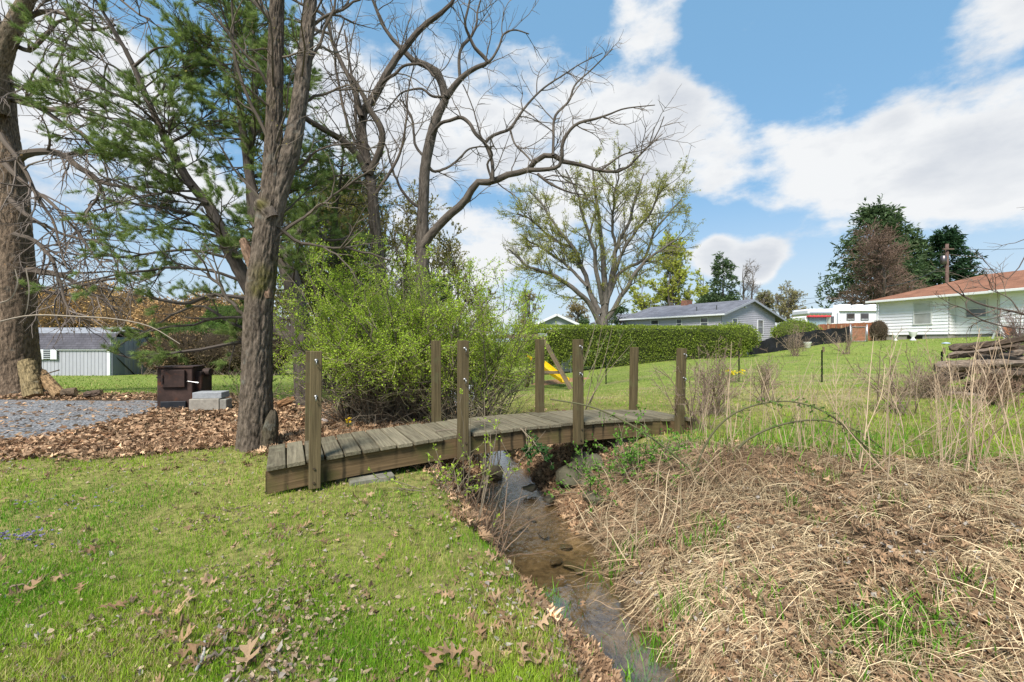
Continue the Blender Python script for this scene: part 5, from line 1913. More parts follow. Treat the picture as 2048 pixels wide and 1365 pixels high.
for i, (px, py, Y, hx, hz, lab) in enumerate(((395, 672, 26.5, 2.4, .8, 'soft green shrub top showing over the brown brush'), (460, 640, 28.5, 1.7, 1.0, 'green shrub close behind the low pine bough'), (90, 610, 37, 2.4, 1.5, 'dark green shrub between the old trunk and the tan thicket'))):
    leafy_mass('green_bush', lab, 'bush', P(px, py, Y), (hx, 1.2, hz), 5000, .13, ((.06, .12, .02), (.13, .20, .035)), box=False, seed=30 + i, core=(.03, .045, .012), rough=.25)

# ------------------------------------------------------------------ budding and far trees
YM = 34.0
bm = P(1207, 655, YM)
bm[2] = gz(bm[0], bm[1])
maple = thing('budding_maple', 'broad many-limbed maple in fresh olive bud rising over the hedge', 'tree', bm)
ML = [trace(p, YM, 26, dy=dv, wob=.4) for p, dv in (
    ([(1207, 720, 46), (1207, 660, 42), (1208, 620, 34), (1208, 570, 26), (1205, 500, 20), (1200, 440, 15), (1190, 380, 9), (1185, 330, 5)], [0, 0]),
    ([(1200, 650, 26), (1180, 610, 22), (1150, 580, 19), (1110, 553, 16), (1080, 540, 13), (1050, 530, 9), (1020, 500, 5)], [0, -2.]),
    ([(1200, 630, 24), (1180, 585, 20), (1165, 545, 18), (1140, 490, 14), (1110, 450, 10), (1085, 410, 6), (1060, 385, 4)], [0, 1.5]),
    ([(1205, 610, 20), (1195, 560, 18), (1190, 500, 15), (1165, 430, 11), (1150, 380, 7), (1130, 340, 4)], [0, -2.5]),
    ([(1212, 610, 24), (1222, 560, 21), (1232, 500, 17), (1255, 450, 12), (1270, 400, 8), (1290, 350, 4)], [0, 2]),
    ([(1214, 640, 22), (1240, 600, 19), (1262, 560, 17), (1290, 525, 13), (1320, 505, 9), (1355, 480, 5)], [0, -1]),
    ([(1215, 600, 16), (1240, 550, 14), (1285, 520, 12), (1305, 470, 9), (1335, 430, 6), (1365, 400, 4)], [0, 2.5]),
    ([(1225, 560, 14), (1250, 500, 12), (1290, 440, 9), (1320, 390, 6), (1340, 370, 4)], [.5, -2]),
    ([(1175, 575, 13), (1130, 530, 11), (1085, 500, 8), (1040, 470, 5)], [0, 3]),
    ([(1150, 500, 12), (1105, 480, 9), (1060, 440, 6), (1035, 430, 4)], [1, 3]),
    ([(1232, 500, 12), (1225, 440, 10), (1230, 380, 7), (1240, 330, 4)], [1, -1]))]
ML = [(p, r * .46 + .01) for p, r in ML]
mb = MB()
for p, r in ML:
    tubes(mb, p, r, 9, (.12, .105, .09))
mb.build('trunk', M_BARKF, maple, smooth=True)
LP, LR = stackP(ML, 24)
c1, r1 = spawn(LP, LR, 22, .2, 1, 1.2, 3.6, 25, 60, up=.05, wig=.11, N=10, rmin=.009, rf=.4)
c2, r2 = spawn(c1, r1, 7, .2, 1, .5, 1.6, 25, 55, up=.05, wig=.12, N=6, rmin=.007)
mb = MB()
tubes(mb, c1, r1, 4, mixc((.12, .105, .08), (.17, .15, .11), len(c1)))
tubes(mb, c2, r2, 3, mixc((.12, .11, .07), (.17, .15, .10), len(c2)))
mb.build('branches', M_TWIG, maple)
mb = MB()
clp = fbm(c2[:, 3, 0] * .35, c2[:, 3, 1] * .35, c2[:, 3, 2] * .35, oct=3, seed=110)
cc2 = c2[clp > .36]
pp, dd = along(cc2, 34, .15, 1)
pp = pp + rng.normal(0, .07, pp.shape)
leaves(mb, pp, dd + .8 * rng.normal(size=pp.shape), rng.uniform(.06, .14, len(pp)), .5, mixc((.24, .26, .045), (.41, .40, .085), len(pp), .2))
mb.build('crown', M_LEAF, maple)

YGc = ((.36, .41, .06), (.56, .58, .11))
for px, Y, h, sp_, leaf, n, lab, kw in (
        (1345, 58, 13.5, 5.0, YGc, 14, 'tall yellow-green budding tree right behind the big maple', dict(multi=3)),
        (1290, 60, 8.5, 4.2, YGc, 13, 'low yellow-green tree above the left end of the grey roof', {}),
        (1405, 66, 11.0, 4.0, YGc, 11, 'pale yellow tree touching the left side of the dark spruce', {}),
        (1500, 60, 11.0, 3.2, None, 0, 'bare fine-twigged tree right of the dark spruce', dict(multi=2, up=.08)),
        (1572, 62, 7.0, 3.4, ((.26, .24, .10), (.38, .34, .15)), 3, 'spreading pale-budded tree left of the trailer', dict(multi=3, angle=(40, 75))),
        (1530, 64, 6.5, 3.0, ((.20, .20, .07), (.32, .30, .12)), 3, 'thin pale-budded tree above the grey gable', dict(multi=2)),
        (1155, 60, 6.0, 3.5, ((.22, .18, .07), (.34, .26, .11)), 5, 'low tan-budded tree behind the left limb of the big maple', {}),
        (1060, 58, 7.0, 3.6, ((.22, .19, .07), (.34, .27, .11)), 4, 'pale budding tree behind the shrub\'s right edge', {}),
        (960, 60, 6.5, 3.6, ((.22, .18, .09), (.34, .28, .14)), 3, 'pale thin tree far behind the shrub', {}),
        (560, 40, 6.0, 3.0, ((.18, .16, .06), (.30, .23, .10)), 4, 'distant budding tree behind the forked trunk', {}),
        (720, 42, 7.0, 3.2, ((.18, .15, .06), (.30, .22, .10)), 4, 'distant brownish tree behind the twin-stemmed walnut', {}),
        (640, 44, 7.5, 3.2, ((.18, .16, .06), (.28, .22, .09)), 4, 'distant brownish tree right of the forked trunk', {}),
        (830, 46, 6.0, 3.2, ((.20, .17, .07), (.30, .24, .11)), 4, 'distant pale tree between the two walnut trunks', {})):
    b = foot(px, Y)
    gen_tree('far_tree', lab, b, h, sp_, .22, 11, 8, 6, leaf=leaf, leafn=n, leafs=(.12, .28), rmin=.014, clear=.22, wr=.55, col=(.11, .095, .08), **kw)


def spruce(label, px, Y, h, spread, n=70, col=((.05, .09, .035), (.11, .16, .06)), clear=.06, dens=7, sag=-.05, size=.45, name='spruce_tree', base=None, sparse=0.0):
    b = foot(px, Y) if base is None else base
    t = thing(name, label, 'spruce' if name == 'spruce_tree' else 'tree', b)
    k = np.linspace(0, 1, 14)[:, None]
    p = b[None] + UP * h * k
    TP, TR = p[None], (.22 * (1 - k[:, 0]) + .02)[None] * h / 11
    mb = MB()
    tubes(mb, TP, TR, 8, (.075, .062, .055))
    mb.build('trunk', M_BARKF, t, smooth=True)
    tt = np.sort(rng.uniform(clear, .99, n))
    c0l, r0l = [], []
    az = rng.uniform(0, 2 * math.pi, n)
    N = 10
    ln = spread * (1 - tt) ** .75 * rng.uniform(.75, 1.15, n) + .25
    pos = b + UP * (h * tt)[:, None]
    d = np.column_stack([np.cos(az), np.sin(az), rng.uniform(-.15, .3, n)])
    out = [pos]
    for j in range(N - 1):
        out.append(out[-1] + nrm(d) * (ln / (N - 1))[:, None])
        d = nrm(d + UP * (sag if j < 5 else -sag * 1.4) + .06 * rng.normal(size=(n, 3)))
    C = np.stack(out, 1)
    R = np.broadcast_to(.03 * (1 - np.linspace(0, 1, N)) + .008, (n, N))
    c1, r1 = spawn(C, R, 9, .15, 1, spread * .12, spread * .32, 35, 70, up=-.02, wig=.08, N=6, rmin=.006, flat=.35)
    mb = MB()
    tubes(mb, C, R, 4, (.07, .058, .05))
    mb.build('branches', M_TWIG, t)
    mb = MB()
    pp, dd = along(c1, dens, .1, 1)
    p2, d2 = along(C, dens * 2, .35, 1)
    pp, dd = np.concatenate([pp, p2]), np.concatenate([dd, d2])
    keep = fbm(pp[:, 0] * .8, pp[:, 1] * .8, pp[:, 2] * .8, seed=115) > sparse
    pp, dd = pp[keep], dd[keep]
    leaves(mb, pp, dd + .45 * rng.normal(size=pp.shape) - .2 * UP, rng.uniform(.6, 1.2, len(pp)) * size, .28, mixc(*col, len(pp), .25))
    mb.build('crown', M_NEEDLE, t)
    return t


spruce('narrow dark spruce standing behind the grey house roof', 1446, 52, 10.4, 3.0, 100, dens=6, size=.45, sparse=.32)
spruce('short dark spruce left of and behind the narrow spruce', 1412, 56, 6.0, 2.5, 60, dens=5, size=.45, sparse=.34)
spruce('big dark spruce behind the bare brown tree at the white house', 1752, 52, 15.6, 7.4, 190, dens=8, size=.6, sparse=.28)
spruce('second big spruce crowding the right side of the bare brown tree', 1812, 55, 13.2, 5.6, 120, dens=8, size=.6, sparse=.28)
spruce('dark green pine behind the utility pole above the brown roof', 1890, 54, 12.8, 5.4, 130, col=((.018, .052, .02), (.04, .085, .032)), dens=9, size=.6, sparse=.28)
spruce('low dark evergreen right of the pine behind the brown roof', 1926, 58, 9.5, 3.2, 50, dens=6, size=.5, sparse=.36)
spruce('tiny dark evergreen between the pale tree and the trailer', 1607, 62, 4.0, 1.6, 34, dens=5, size=.4)
spruce('dark evergreen at the foot of the big maple\'s right side', 1240, 48, 4.6, 2.4, 46, dens=6, size=.4, sparse=.36)
spruce('low dark evergreen at the left foot of the big maple', 1165, 50, 3.6, 1.9, 40, dens=6, size=.4)
gen_tree('bare_tree', 'bare round brown-twigged tree in front of the big spruce', foot(1760, 44), 10.6, 4.8, .28, 30, 9, 7, leaf=((.14, .085, .06), (.21, .135, .095)), leafn=2, leafs=(.08, .16), rmin=.017, clear=.10, angle=(30, 70), tw=((.115, .075, .055), (.21, .145, .11)), up=.03, multi=2)

# utility pole with its transformer and wires
b = foot(1894, 42)
pole = thing('utility_pole', 'brown wooden utility pole with a transformer can behind the white house', 'utility pole', b)
zt_ = P(1894, 490, 42)[2]
mb = MB()
tubes(mb, np.array([b, [b[0], b[1], zt_]]), np.array([.17, .13]), 10, (.13, .085, .07), cap=True)
mb.build('post', M_BARKF, pole, smooth=True)
mb = MB()
c = P(1887, 522, 42)
tubes(mb, np.array([c - UP * .42, c - UP * .4, c + UP * .38, c + UP * .44]), np.array([.2, .24, .24, .12]), 14, (.15, .13, .13), cap=True)
mb.build('transformer', M_METAL, pole, smooth=True)
mb = MB()
bbox(mb, P(1897, 500, 41.8), (.5, .05, .06), I3, 0, (.14, .10, .08))
mb.build('crossarm', M_WOOD, pole)
mb = MB()
for q0, q1, sag in ((P(1893, 535, 42), P(1560, 600, 60), .9), (P(1893, 540, 42), P(1400, 640, 60), .8), (P(1893, 528, 42), P(1770, 575, 33), .4), (P(1897, 500, 42), P(2300, 470, 50), .6)):
    s = np.linspace(0, 1, 20)[:, None]
    tubes(mb, q0 * (1 - s) + q1 * s - UP * sag * 4 * s * (1 - s), np.full(20, .018), 4, (.05, .05, .05))
mb.build('wire', M_METAL, pole)

# ------------------------------------------------------------------ trailer, lorry, fences
TY = 37.0
b = foot(1700, TY)
rv = thing('camper_trailer', 'white camper trailer with roof air units and two dark windows behind the brown fence', 'camper trailer', b)
zb_, zt_ = P(1700, 668, TY)[2], P(1700, 618, TY)[2]
x0_, x1_ = P(1666, 0, TY)[0], P(1775, 0, TY)[0]
mb = MB()
bbox(mb, ((x0_ + x1_) / 2, TY + 1.2, (zb_ + zt_) / 2 - .3), ((x1_ - x0_) / 2, 1.2, (zt_ - zb_) / 2 + .3), I3, .12, (.72, .72, .74))
xa, xb = P(1619, 0, TY)[0], x0_ + .1
zl = P(1640, 632, TY)[2]
bbox(mb, ((xa + xb) / 2, TY + 1.25, (zl + P(0, 619, TY)[2]) / 2), ((xb - xa) / 2, 1.15, (P(0, 619, TY)[2] - zl) / 2), I3, .15, (.62, .63, .66))
body = mb.build('body', M_PAINT, rv)
mb = MB()
bbox(mb, ((xa + xb) / 2, TY + .09, P(0, 627.5, TY)[2]), ((xb - xa) / 2 - .1, .01, .045), I3, 0, (.25, .28, .34))
bbox(mb, (x0_ + .35, TY - .02, P(0, 640, TY)[2]), (.03, .012, .5), I3, 0, (.2, .22, .25))
mb.build('stripe', M_PAINT, rv)
mb = MB()
bbox(mb, ((x0_ + x1_) / 2 - .2, TY - .08, P(0, 623, TY)[2]), (1.6, .09, .07), I3, .03, (.78, .78, .8))
mb.build('awning', M_PLAST, rv)
for px in (1701, 1729):
    c = P(px, 636, TY)
    mb = MB()
    bbox(mb, c + np.array([0, -.015, 0]), (.34, .02, .30), I3, .03, (.10, .10, .11))
    w_ = mb.build('window', M_PAINT, rv)
    mb = MB()
    bbox(mb, c + np.array([0, -.03, .06]), (.29, .012, .18), I3, 0, (.05, .04, .04))
    for s in (-.15, .15):
        bbox(mb, c + np.array([s, -.03, -.2]), (.13, .012, .05), I3, 0, (.35, .35, .36))
    mb.build('pane', M_GLASS, w_)
for px, w_ in ((1684, .55), (1715, .3), (1740, .3), (1757, .25)):
    c = P(px, 615, TY + 1)
    mb = MB()
    bbox(mb, c, (w_, .4, .16), I3, .08, (.75, .75, .76))
    mb.build('air_unit', M_PLAST, rv)

LY = 33.5
b = foot(1646, LY)
lor = thing('lorry_cab', 'white lorry cab with a red visor over its windscreen, parked before the camper trailer', 'lorry', b)
mb = MB()
xl, xr = P(1619, 0, LY)[0], P(1664, 0, LY)[0]
xm = (xl + xr) / 2
zz = lambda py: P(0, py, LY)[2]
bbox(mb, (xm, LY + 1.3, (zz(690) + zz(633)) / 2), ((xr - xl) / 2, .9, (zz(633) - zz(690)) / 2), I3, .10, (.70, .70, .70))
bbox(mb, (xm, LY + .1, (zz(690) + zz(655)) / 2), ((xr - xl) / 2 - .08, .75, (zz(655) - zz(690)) / 2), I3, .12, (.74, .74, .75))
mb.build('body', M_PAINT, lor)
mb = MB()
bbox(mb, (xm - .03, LY + .36, zz(644.5)), ((xr - xl) / 2 - .16, .05, (zz(636) - zz(653)) / 2), I3, .03, (.20, .28, .29))
mb.build('windscreen', M_GLASS, lor)
mb = MB()
bbox(mb, (xm, LY + .22, zz(634.5)), ((xr - xl) / 2 - .02, .2, .065), I3, .03, (.55, .05, .06))
mb.build('visor', M_PLAST, lor)
mb = MB()
for k in range(5):
    bbox(mb, (xl + .25 + k * (xr - xl - .5) / 4, LY + .3, zz(634.5) + .085), (.06, .05, .025), I3, .01, (.6, .12, .05))
mb.build('marker_light', M_PLAST, lor)
mb = MB()
bbox(mb, (xr + .22, LY + .25, zz(641)), (.09, .06, .26), I3, .02, (.10, .10, .11))
tubes(mb, np.array([[xr - .05, LY + .4, zz(636)], [xr + .22, LY + .28, zz(635)]]), np.array([.02, .02]), 6, (.3, .3, .3))
mb.build('wing_mirror', M_PLAST, lor)

# red-brown board fence and its gate
def board_fence(mb, a, b, z0, z1, w, col, th=.012):
    a, b = np.asarray(a, float), np.asarray(b, float)
    L = np.linalg.norm(b - a)
    n = int(L / w)
    u = (b - a) / L
    A = axes((u[0], u[1], 0))
    for i in range(n):
        c = a + u * L * (i + .5) / n
        s = (i + .5) / n
        zt = z1[0] * (1 - s) + z1[1] * s
        zb = z0[0] * (1 - s) + z0[1] * s
        bbox(mb, (*c, (zt + zb) / 2 + rng.normal(0, .006)), (L / n / 2 - .004, th, (zt - zb) / 2), A, 0, np.array(col) * (1 + rng.normal(0, .08)))


fa, fb = P(1636, 0, 30.5), P(1757, 0, 30.0)
bf = thing('board_fence', 'red-brown board fence between the lorry and the white house', 'fence', foot(1695, 30.2))
mb = MB()
z0a, z0b = gz(fa[0], fa[1]), gz(fb[0], fb[1])
board_fence(mb, fa[:2], fb[:2], (z0a - .1, z0b - .1), (P(0, 651, 30.5)[2], P(0, 646, 30)[2]), .14, (.25, .095, .05))
mb.build('boards', M_WOOD, bf)
for px in (1636, 1655, 1681, 1708, 1757):
    q = P(px, 0, 30.2)
    mb = MB()
    bbox(mb, (q[0], q[1] - .06, (z0a + P(0, 652, 30)[2]) / 2), (.05, .045, (P(0, 652, 30)[2] - z0a) / 2), I3, 0, (.34, .20, .12))
    mb.build('post', M_WOOD, bf)

GY2 = 27.2
gate = thing('garden_gate', 'small metal framed gate with a brown panel beside the dry bush', 'gate', foot(1718, GY2))
z0_, z1_ = foot(1718, GY2)[2], P(0, 652, GY2)[2]
for px, nm in ((1701, 'gate_post'), (1734, 'gate_post')):
    q = P(px, 0, GY2)
    mb = MB()
    tubes(mb, np.array([[q[0], q[1], z0_ - .1], [q[0], q[1], z1_ + .03]]), np.array([.045, .045]), 8, (.45, .45, .46), cap=True)
    mb.build(nm, M_METAL, gate, smooth=True)
qa, qb = P(1703.5, 0, GY2), P(1731.5, 0, GY2)
mb = MB()
fr = np.array([[qa[0], GY2, z0_ + .06], [qb[0], GY2, z0_ + .06], [qb[0], GY2, z1_ - .12], [qa[0], GY2, z1_ - .12]])
for i in range(4):
    tubes(mb, np.array([fr[i], fr[(i + 1) % 4]]), np.array([.022, .022]), 8, (.5, .5, .5))
mb.build('gate_frame', M_METAL, gate, smooth=True)
mb = MB()
bbox(mb, ((qa[0] + qb[0]) / 2, GY2 + .03, (z0_ + z1_) / 2 - .03), ((qb[0] - qa[0]) / 2 - .02, .008, (z1_ - z0_) / 2 - .10), I3, 0, (.28, .13, .08))
mb.build('panel', M_WOOD, gate)

# black fabric fence
sf = thing('fabric_fence', 'sagging black fabric garden fence climbing towards the gate', 'fence', foot(1560, 26))
pa = [(1395, 24.5, 690), (1440, 24.6, 692), (1490, 25.0, 688), (1535, 25.3, 680), (1580, 25.7, 671), (1620, 26.2, 664), (1660, 26.7, 660), (1700, 27.1, 655)]
mb = MB()
v = []
pn = smoothline(np.array([(px, Y, py) for px, Y, py in pa], float), 70)
for i, (px, Y, py) in enumerate(pn):
    g0 = foot(px, Y)
    t0 = P(px, py + 1.2 * math.sin(i * .9), Y)
    for s in np.linspace(0, 1, 6):
        v.append((g0[0], Y + .05 * math.sin(i * .7 + s * 3) + .03 * rng.normal(), (g0[2] - .03) * (1 - s) + t0[2] * s))
ii = np.arange(70 * 6).reshape(70, 6)
f4 = np.stack([ii[:-1, :-1], ii[1:, :-1], ii[1:, 1:], ii[:-1, 1:]], -1).reshape(-1, 4)
mb.add(v, f4, (.012, .012, .014))
vb = np.array(v) + np.array([0, .012, 0])
mb.add(vb, f4[:, ::-1], (.012, .012, .014))
mb.build('fabric', M_SILT, sf, smooth=True)
for i in range(0, 70, 9):
    px, Y, py = pn[i]
    g0, t0 = foot(px, Y), P(px, py - 2, Y)
    mb = MB()
    bbox(mb, (g0[0], Y + .06, (g0[2] + t0[2]) / 2), (.022, .022, (t0[2] - g0[2]) / 2 + .05), I3, 0, (.16, .12, .09))
    mb.build('stake', M_WOOD, sf)

# planter bucket with a bare shrub, white lantern
b = foot(1615, 25.4)
mb = MB()
tubes(mb, np.array([b, b + UP * .02, b + UP * .32, b + UP * .36, b + UP * .34]), np.array([.13, .15, .2, .22, .18]), 18, (.60, .60, .55), cap=True)
tag(mb.build('white_bucket', M_PLAST, smooth=True, loc=b), 'off-white round planter bucket standing in front of the black fabric fence', 'planter')
b = foot(1494, 24.2)
lan = thing('garden_lantern', 'little white pagoda-topped garden lantern in front of the black fabric fence', 'garden lantern', b)
mb = MB()
bbox(mb, b + UP * .36, (.1, .1, .14), I3, .01, (.62, .64, .66))
bbox(mb, b + UP * .12, (.05, .05, .14), I3, 0, (.5, .5, .5))
mb.build('body', M_PAINT, lan)
mb = MB()
tubes(mb, np.array([b + UP * .50, b + UP * .52, b + UP * .60, b + UP * .66]), np.array([.24, .22, .08, .02]), 4, (.70, .71, .73), cap=True)
mb.build('cap', M_PAINT, lan)

# wire fence on dark posts
wf = thing('wire_fence', 'low wire mesh fence on dark green metal posts across the field', 'fence', foot(1640, 12))
wp = [(1118 + 94, 15.5, 712), (1275, 14.6, 706), (1478, 12.8, 705), (1644, 12.2, 702), (1884, 10.5, 705), (2120, 9.5, 690)]
for px, Y, py in wp:
    g0, t0 = foot(px, Y), P(px, py, Y)
    mb = MB()
    h_ = t0[2] - g0[2]
    A = I3
    bbox(mb, (g0[0], Y, g0[2] + h_ / 2 - .05), (.020, .004, h_ / 2 + .05), A, 0, (.018, .028, .020))
    bbox(mb, (g0[0], Y + .016, g0[2] + h_ / 2 - .05), (.004, .0135, h_ / 2 + .05), A, 0, (.018, .028, .020))
    for k in range(int(h_ / .06)):
        bbox(mb, (g0[0], Y - .010, g0[2] + .05 + k * .06), (.008, .006, .008), A, 0, (.02, .03, .022))
    if px in (1644, 1884):
        bbox(mb, (g0[0] + .02, Y - .03, t0[2] + .02), (.022, .02, .075), I3, .004, (.40, .30, .18))
    mb.build('post', M_METAL, wf)
mb = MB()
for (pxa, Ya, pya), (pxb, Yb, pyb) in zip(wp[:-1], wp[1:]):
    for s in np.linspace(0.05, .85, 7):
        q = []
        for k in np.linspace(0, 1, 10):
            px, Y, py = pxa + (pxb - pxa) * k, Ya + (Yb - Ya) * k, pya + (pyb - pya) * k
            g0, t0 = foot(px, Y), P(px, py, Y)
            q.append([g0[0], Y, g0[2] + (t0[2] - g0[2]) * s - .03 * math.sin(math.pi * k)])
        tubes(mb, np.array(q), np.full(10, .0016), 3, (.20, .20, .20))
    for k in np.linspace(.02, .98, 40):
        px, Y, py = pxa + (pxb - pxa) * k, Ya + (Yb - Ya) * k, pya + (pyb - pya) * k
        g0, t0 = foot(px, Y), P(px, py, Y)
        z1_ = g0[2] + (t0[2] - g0[2]) * .85
        tubes(mb, np.array([[g0[0], Y, g0[2]], [g0[0], Y, z1_ - .03 * math.sin(math.pi * k)]]), np.array([.0012, .0012]), 3, (.20, .20, .20))
mb.build('wire_mesh', M_METAL, wf)
b = foot(1890, 10.5) + np.array([0, -.05, 0])
c = P(1892, 689, 10.45)
mb = MB()
tubes(mb, np.array([c - UP * .012, c, c + UP * .015, c + UP * .03]), np.array([.06, .085, .07, .02]), 14, (.40, .48, .55), cap=True)
tag(mb.build('post_cap', M_PLAST, smooth=True, loc=c), 'pale blue cap plate sitting on the fence post before the white house', 'post cap')
# ------------------------------------------------------------------ swing set, slide, bins
SY = 16.0
sw0 = foot(1105, SY)
swing = thing('swing_set', 'old wooden A-frame swing set standing on the lawn beyond the bridge', 'swing set', sw0)


def beam3(mb, a, b, hw, hh, col, b_=.006):
    a, b = np.asarray(a, float), np.asarray(b, float)
    d = nrm(b - a)
    s = nrm(np.cross(UP if abs(d[2]) < .95 else np.array([1., 0, 0]), d))
    bbox(mb, (a + b) / 2, (np.linalg.norm(b - a) / 2, hw, hh), np.array([d, s, np.cross(d, s)]), b_, col)


wc2 = (.20, .15, .10)
apex = P(1085, 676, SY)
far_ap = P(1012, 679, SY + 1.2)
f1, f2 = P(1142, 781, SY - .2), P(1052, 735, SY + 1.6)
f1[2], f2[2] = gz(f1[0], f1[1]), gz(f2[0], f2[1])
for a, b in ((apex, f1), (apex + np.array([-.05, .05, 0]), f2)):
    mb = MB()
    beam3(mb, a, b, .075, .075, wc2)
    mb.build('leg', M_WOOD, swing)
mb = MB()
s = .68
beam3(mb, apex * (1 - s) + f1 * s, apex * (1 - s) + f2 * s, .05, .05, wc2)
mb.build('crossbar', M_WOOD, swing)
mb = MB()
beam3(mb, apex + np.array([.12, 0, .05]), far_ap + np.array([-3.0, .6, .0]), .06, .07, wc2)
mb.build('top_beam', M_WOOD, swing)
f3, f4_ = far_ap + np.array([-2.6, -.3, 0]), far_ap + np.array([-3.2, 1.6, 0])
for f in (f3, f4_):
    f[2] = gz(f[0], f[1])
    mb = MB()
    beam3(mb, far_ap + np.array([-2.9, .6, 0]), f, .06, .06, wc2)
    mb.build('leg', M_WOOD, swing)
mb = MB()
bbox(mb, apex + np.array([0, -.02, .07]), (.16, .08, .06), I3, .01, (.5, .5, .52))
mb.build('bracket', M_METAL, swing)
# wavy yellow slide
sl = thing('slide', 'bright yellow plastic slide under the swing set beam', 'slide', foot(1110, 17))
mb = MB()
q = smoothline(np.array([P(1062, 716, 18.2), P(1085, 732, 17.8), P(1105, 748, 17.4), P(1118, 757, 17.1), P(1131, 766, 16.8)]), 20)
q[:, 2] = np.maximum(q[:, 2], ground(q[:, 0], q[:, 1]) + .06)
d = nrm(q[-1] - q[0])
sd = nrm(np.cross(d, UP))
pf = [(-.24, .12), (-.22, .13), (-.19, .0), (.19, .0), (.22, .13), (.24, .12), (.21, -.03), (-.21, -.03)]
v = np.array([p + sd * a + UP * b for p in q for a, b in pf])
fs = [[i * 8 + k, i * 8 + (k + 1) % 8, i * 8 + 8 + (k + 1) % 8, i * 8 + 8 + k] for i in range(19) for k in range(8)]
mb.add(v, fs, (.78, .50, .01))
mb.build('chute', M_PLAST, sl, smooth=False)
mb = MB()
for e in (-.2, .2):
    a = q[0] + sd * e
    beam3(mb, a, [a[0] - .1, a[1] + .2, gz(a[0], a[1])], .03, .03, (.2, .2, .22))
mb.build('ladder', M_METAL, sl)
b = foot(1133, 22.0)
mb = MB()
zt_ = P(0, 712, 22)[2]
for e in (-.22, .22):
    tubes(mb, np.array([b + np.array([e, 0, -.05]), [b[0] + e, b[1], zt_]]), np.array([.03, .03]), 8, (.42, .44, .47), cap=True)
bbox(mb, (b[0], b[1] + .03, (b[2] + zt_) / 2), (.2, .03, (zt_ - b[2]) / 2 - .06), I3, .02, (.17, .18, .20))
tag(mb.build('metal_gate', M_METAL, loc=b), 'narrow grey metal gate panel standing against the hedge foot', 'gate')
# bare soil mound under the slide
c = foot(1120, 18.6)
th = np.linspace(0, 2 * math.pi, 40, endpoint=False)
v, fs = [c + UP * .12], []
for r, z in ((.45, .09), (.9, .03), (1.3, -.04)):
    for a in th:
        x, y = c[0] + r * 1.2 * math.cos(a), c[1] + r * .6 * math.sin(a)
        v.append((x, y, gz(x, y) + z + .02 * rng.normal()))
fs3 = [[0, 1 + i, 1 + (i + 1) % 40] for i in range(40)]
mb = MB()
mb.add(v, fs3, (.33, .19, .10))
q4 = [[1 + k * 40 + i, 1 + (k + 1) * 40 + i, 1 + (k + 1) * 40 + (i + 1) % 40, 1 + k * 40 + (i + 1) % 40] for k in range(2) for i in range(40)]
mb.Fc.append(np.array(q4))
mb.M.append(np.zeros(len(q4), np.int32))
tag(mb.build('wood_chips', M_SOIL, smooth=True, loc=c), kind='stuff', label='orange wood chip patch under the yellow slide', cat='wood chips')

# ------------------------------------------------------------------ rusty stove, blocks, logs
KY = 8.0
k0 = P(357, 823, KY)
k0[2] = gz(k0[0], k0[1])
stove = thing('iron_stove', 'rusty brown iron wood stove standing at the gravel edge, door facing out', 'stove', k0)
sc = KY / F
A = rotz(.22)
kx = lambda px, py, dy=0.0: np.array([(px - 357) * sc, dy, (822 - py) * sc])
lp = lambda v: k0 + np.asarray(v) @ A
rust = (.052, .030, .024)
mb = MB()
w, h = 62 * sc, 84 * sc
lo, hi = .03, -.02
bbox(mb, lp((-.05, .22, h / 2)), (w / 2, .24, h / 2), A, .012, rust)
bbox(mb, lp((-.05, .22, h + .012)), (w / 2 + .02, .26, .014), A, .004, (.06, .036, .028))
bbox(mb, lp((.22, .32, h / 2 - .02)), (.11, .22, h / 2 - .06), A, .012, (.045, .027, .022))
mb.build('body', M_RUST, stove)
mb = MB()
bbox(mb, lp((-.06, -.045, .57)), (.185, .022, .155), A, .006, (.046, .027, .022))
do = mb.build('door', M_RUST, stove)
mb = MB()
for p_ in ((-.26, -.075, .60),):
    bbox(mb, lp(p_), (.05, .012, .012), A, .003, (.04, .03, .028))
    bbox(mb, lp((-.22, -.075, .57)), (.012, .014, .07), A, .003, (.04, .03, .028))
mb.build('latch', M_RUST, do)
mb = MB()
bbox(mb, lp((-.06, -.04, .085)), (.20, .02, .075), A, .005, (.055, .058, .066))
mb.build('ash_door', M_METAL, stove)
mb = MB()
tubes(mb, np.array([lp((.30, .28, .66)), lp((.42, .26, .66))]), np.array([.075, .075]), 16, (.05, .032, .026), cap=True)
mb.build('flue_pipe', M_RUST, stove, smooth=False)
mb = MB()
tubes(mb, np.array([lp((.16, -.03, .52)), lp((.34, -.05, .49))]), np.array([.006, .006]), 6, (.3, .3, .3), cap=True)
tubes(mb, np.array([lp((.30, -.05, .497)), lp((.345, -.05, .489))]), np.array([.015, .015]), 8, (.5, .5, .5), cap=True)
mb.build('handle_rod', M_METAL, stove)


def block(px0, px1, py0, py1, Y, dep, col, label, yaw, core=False):
    c = P((px0 + px1) / 2, (py0 + py1) / 2, Y)
    w_, h_ = (px1 - px0) * Y / F / 2, (py1 - py0) * Y / F / 2
    mb = MB()
    A_ = rotz(yaw)
    bbox(mb, c + np.array([0, dep, 0]), (w_, dep, h_), A_, .008, col)
    tag(mb.build('concrete_block', M_CONC, loc=c - UP * h_), label, 'concrete block')


block(378, 432, 800, 823, 7.7, .12, (.30, .27, .225), 'tan concrete block on the leaves right of the stove, carrying a slab', .2)
block(384, 438, 787, 799.4, 7.75, .15, (.30, .31, .32), 'grey concrete slab lying on top of the tan block by the stove', .15)
block(437, 449, 801, 826, 7.75, .12, (.25, .235, .20), 'small grey concrete block standing at the right end of the tan block', .2)


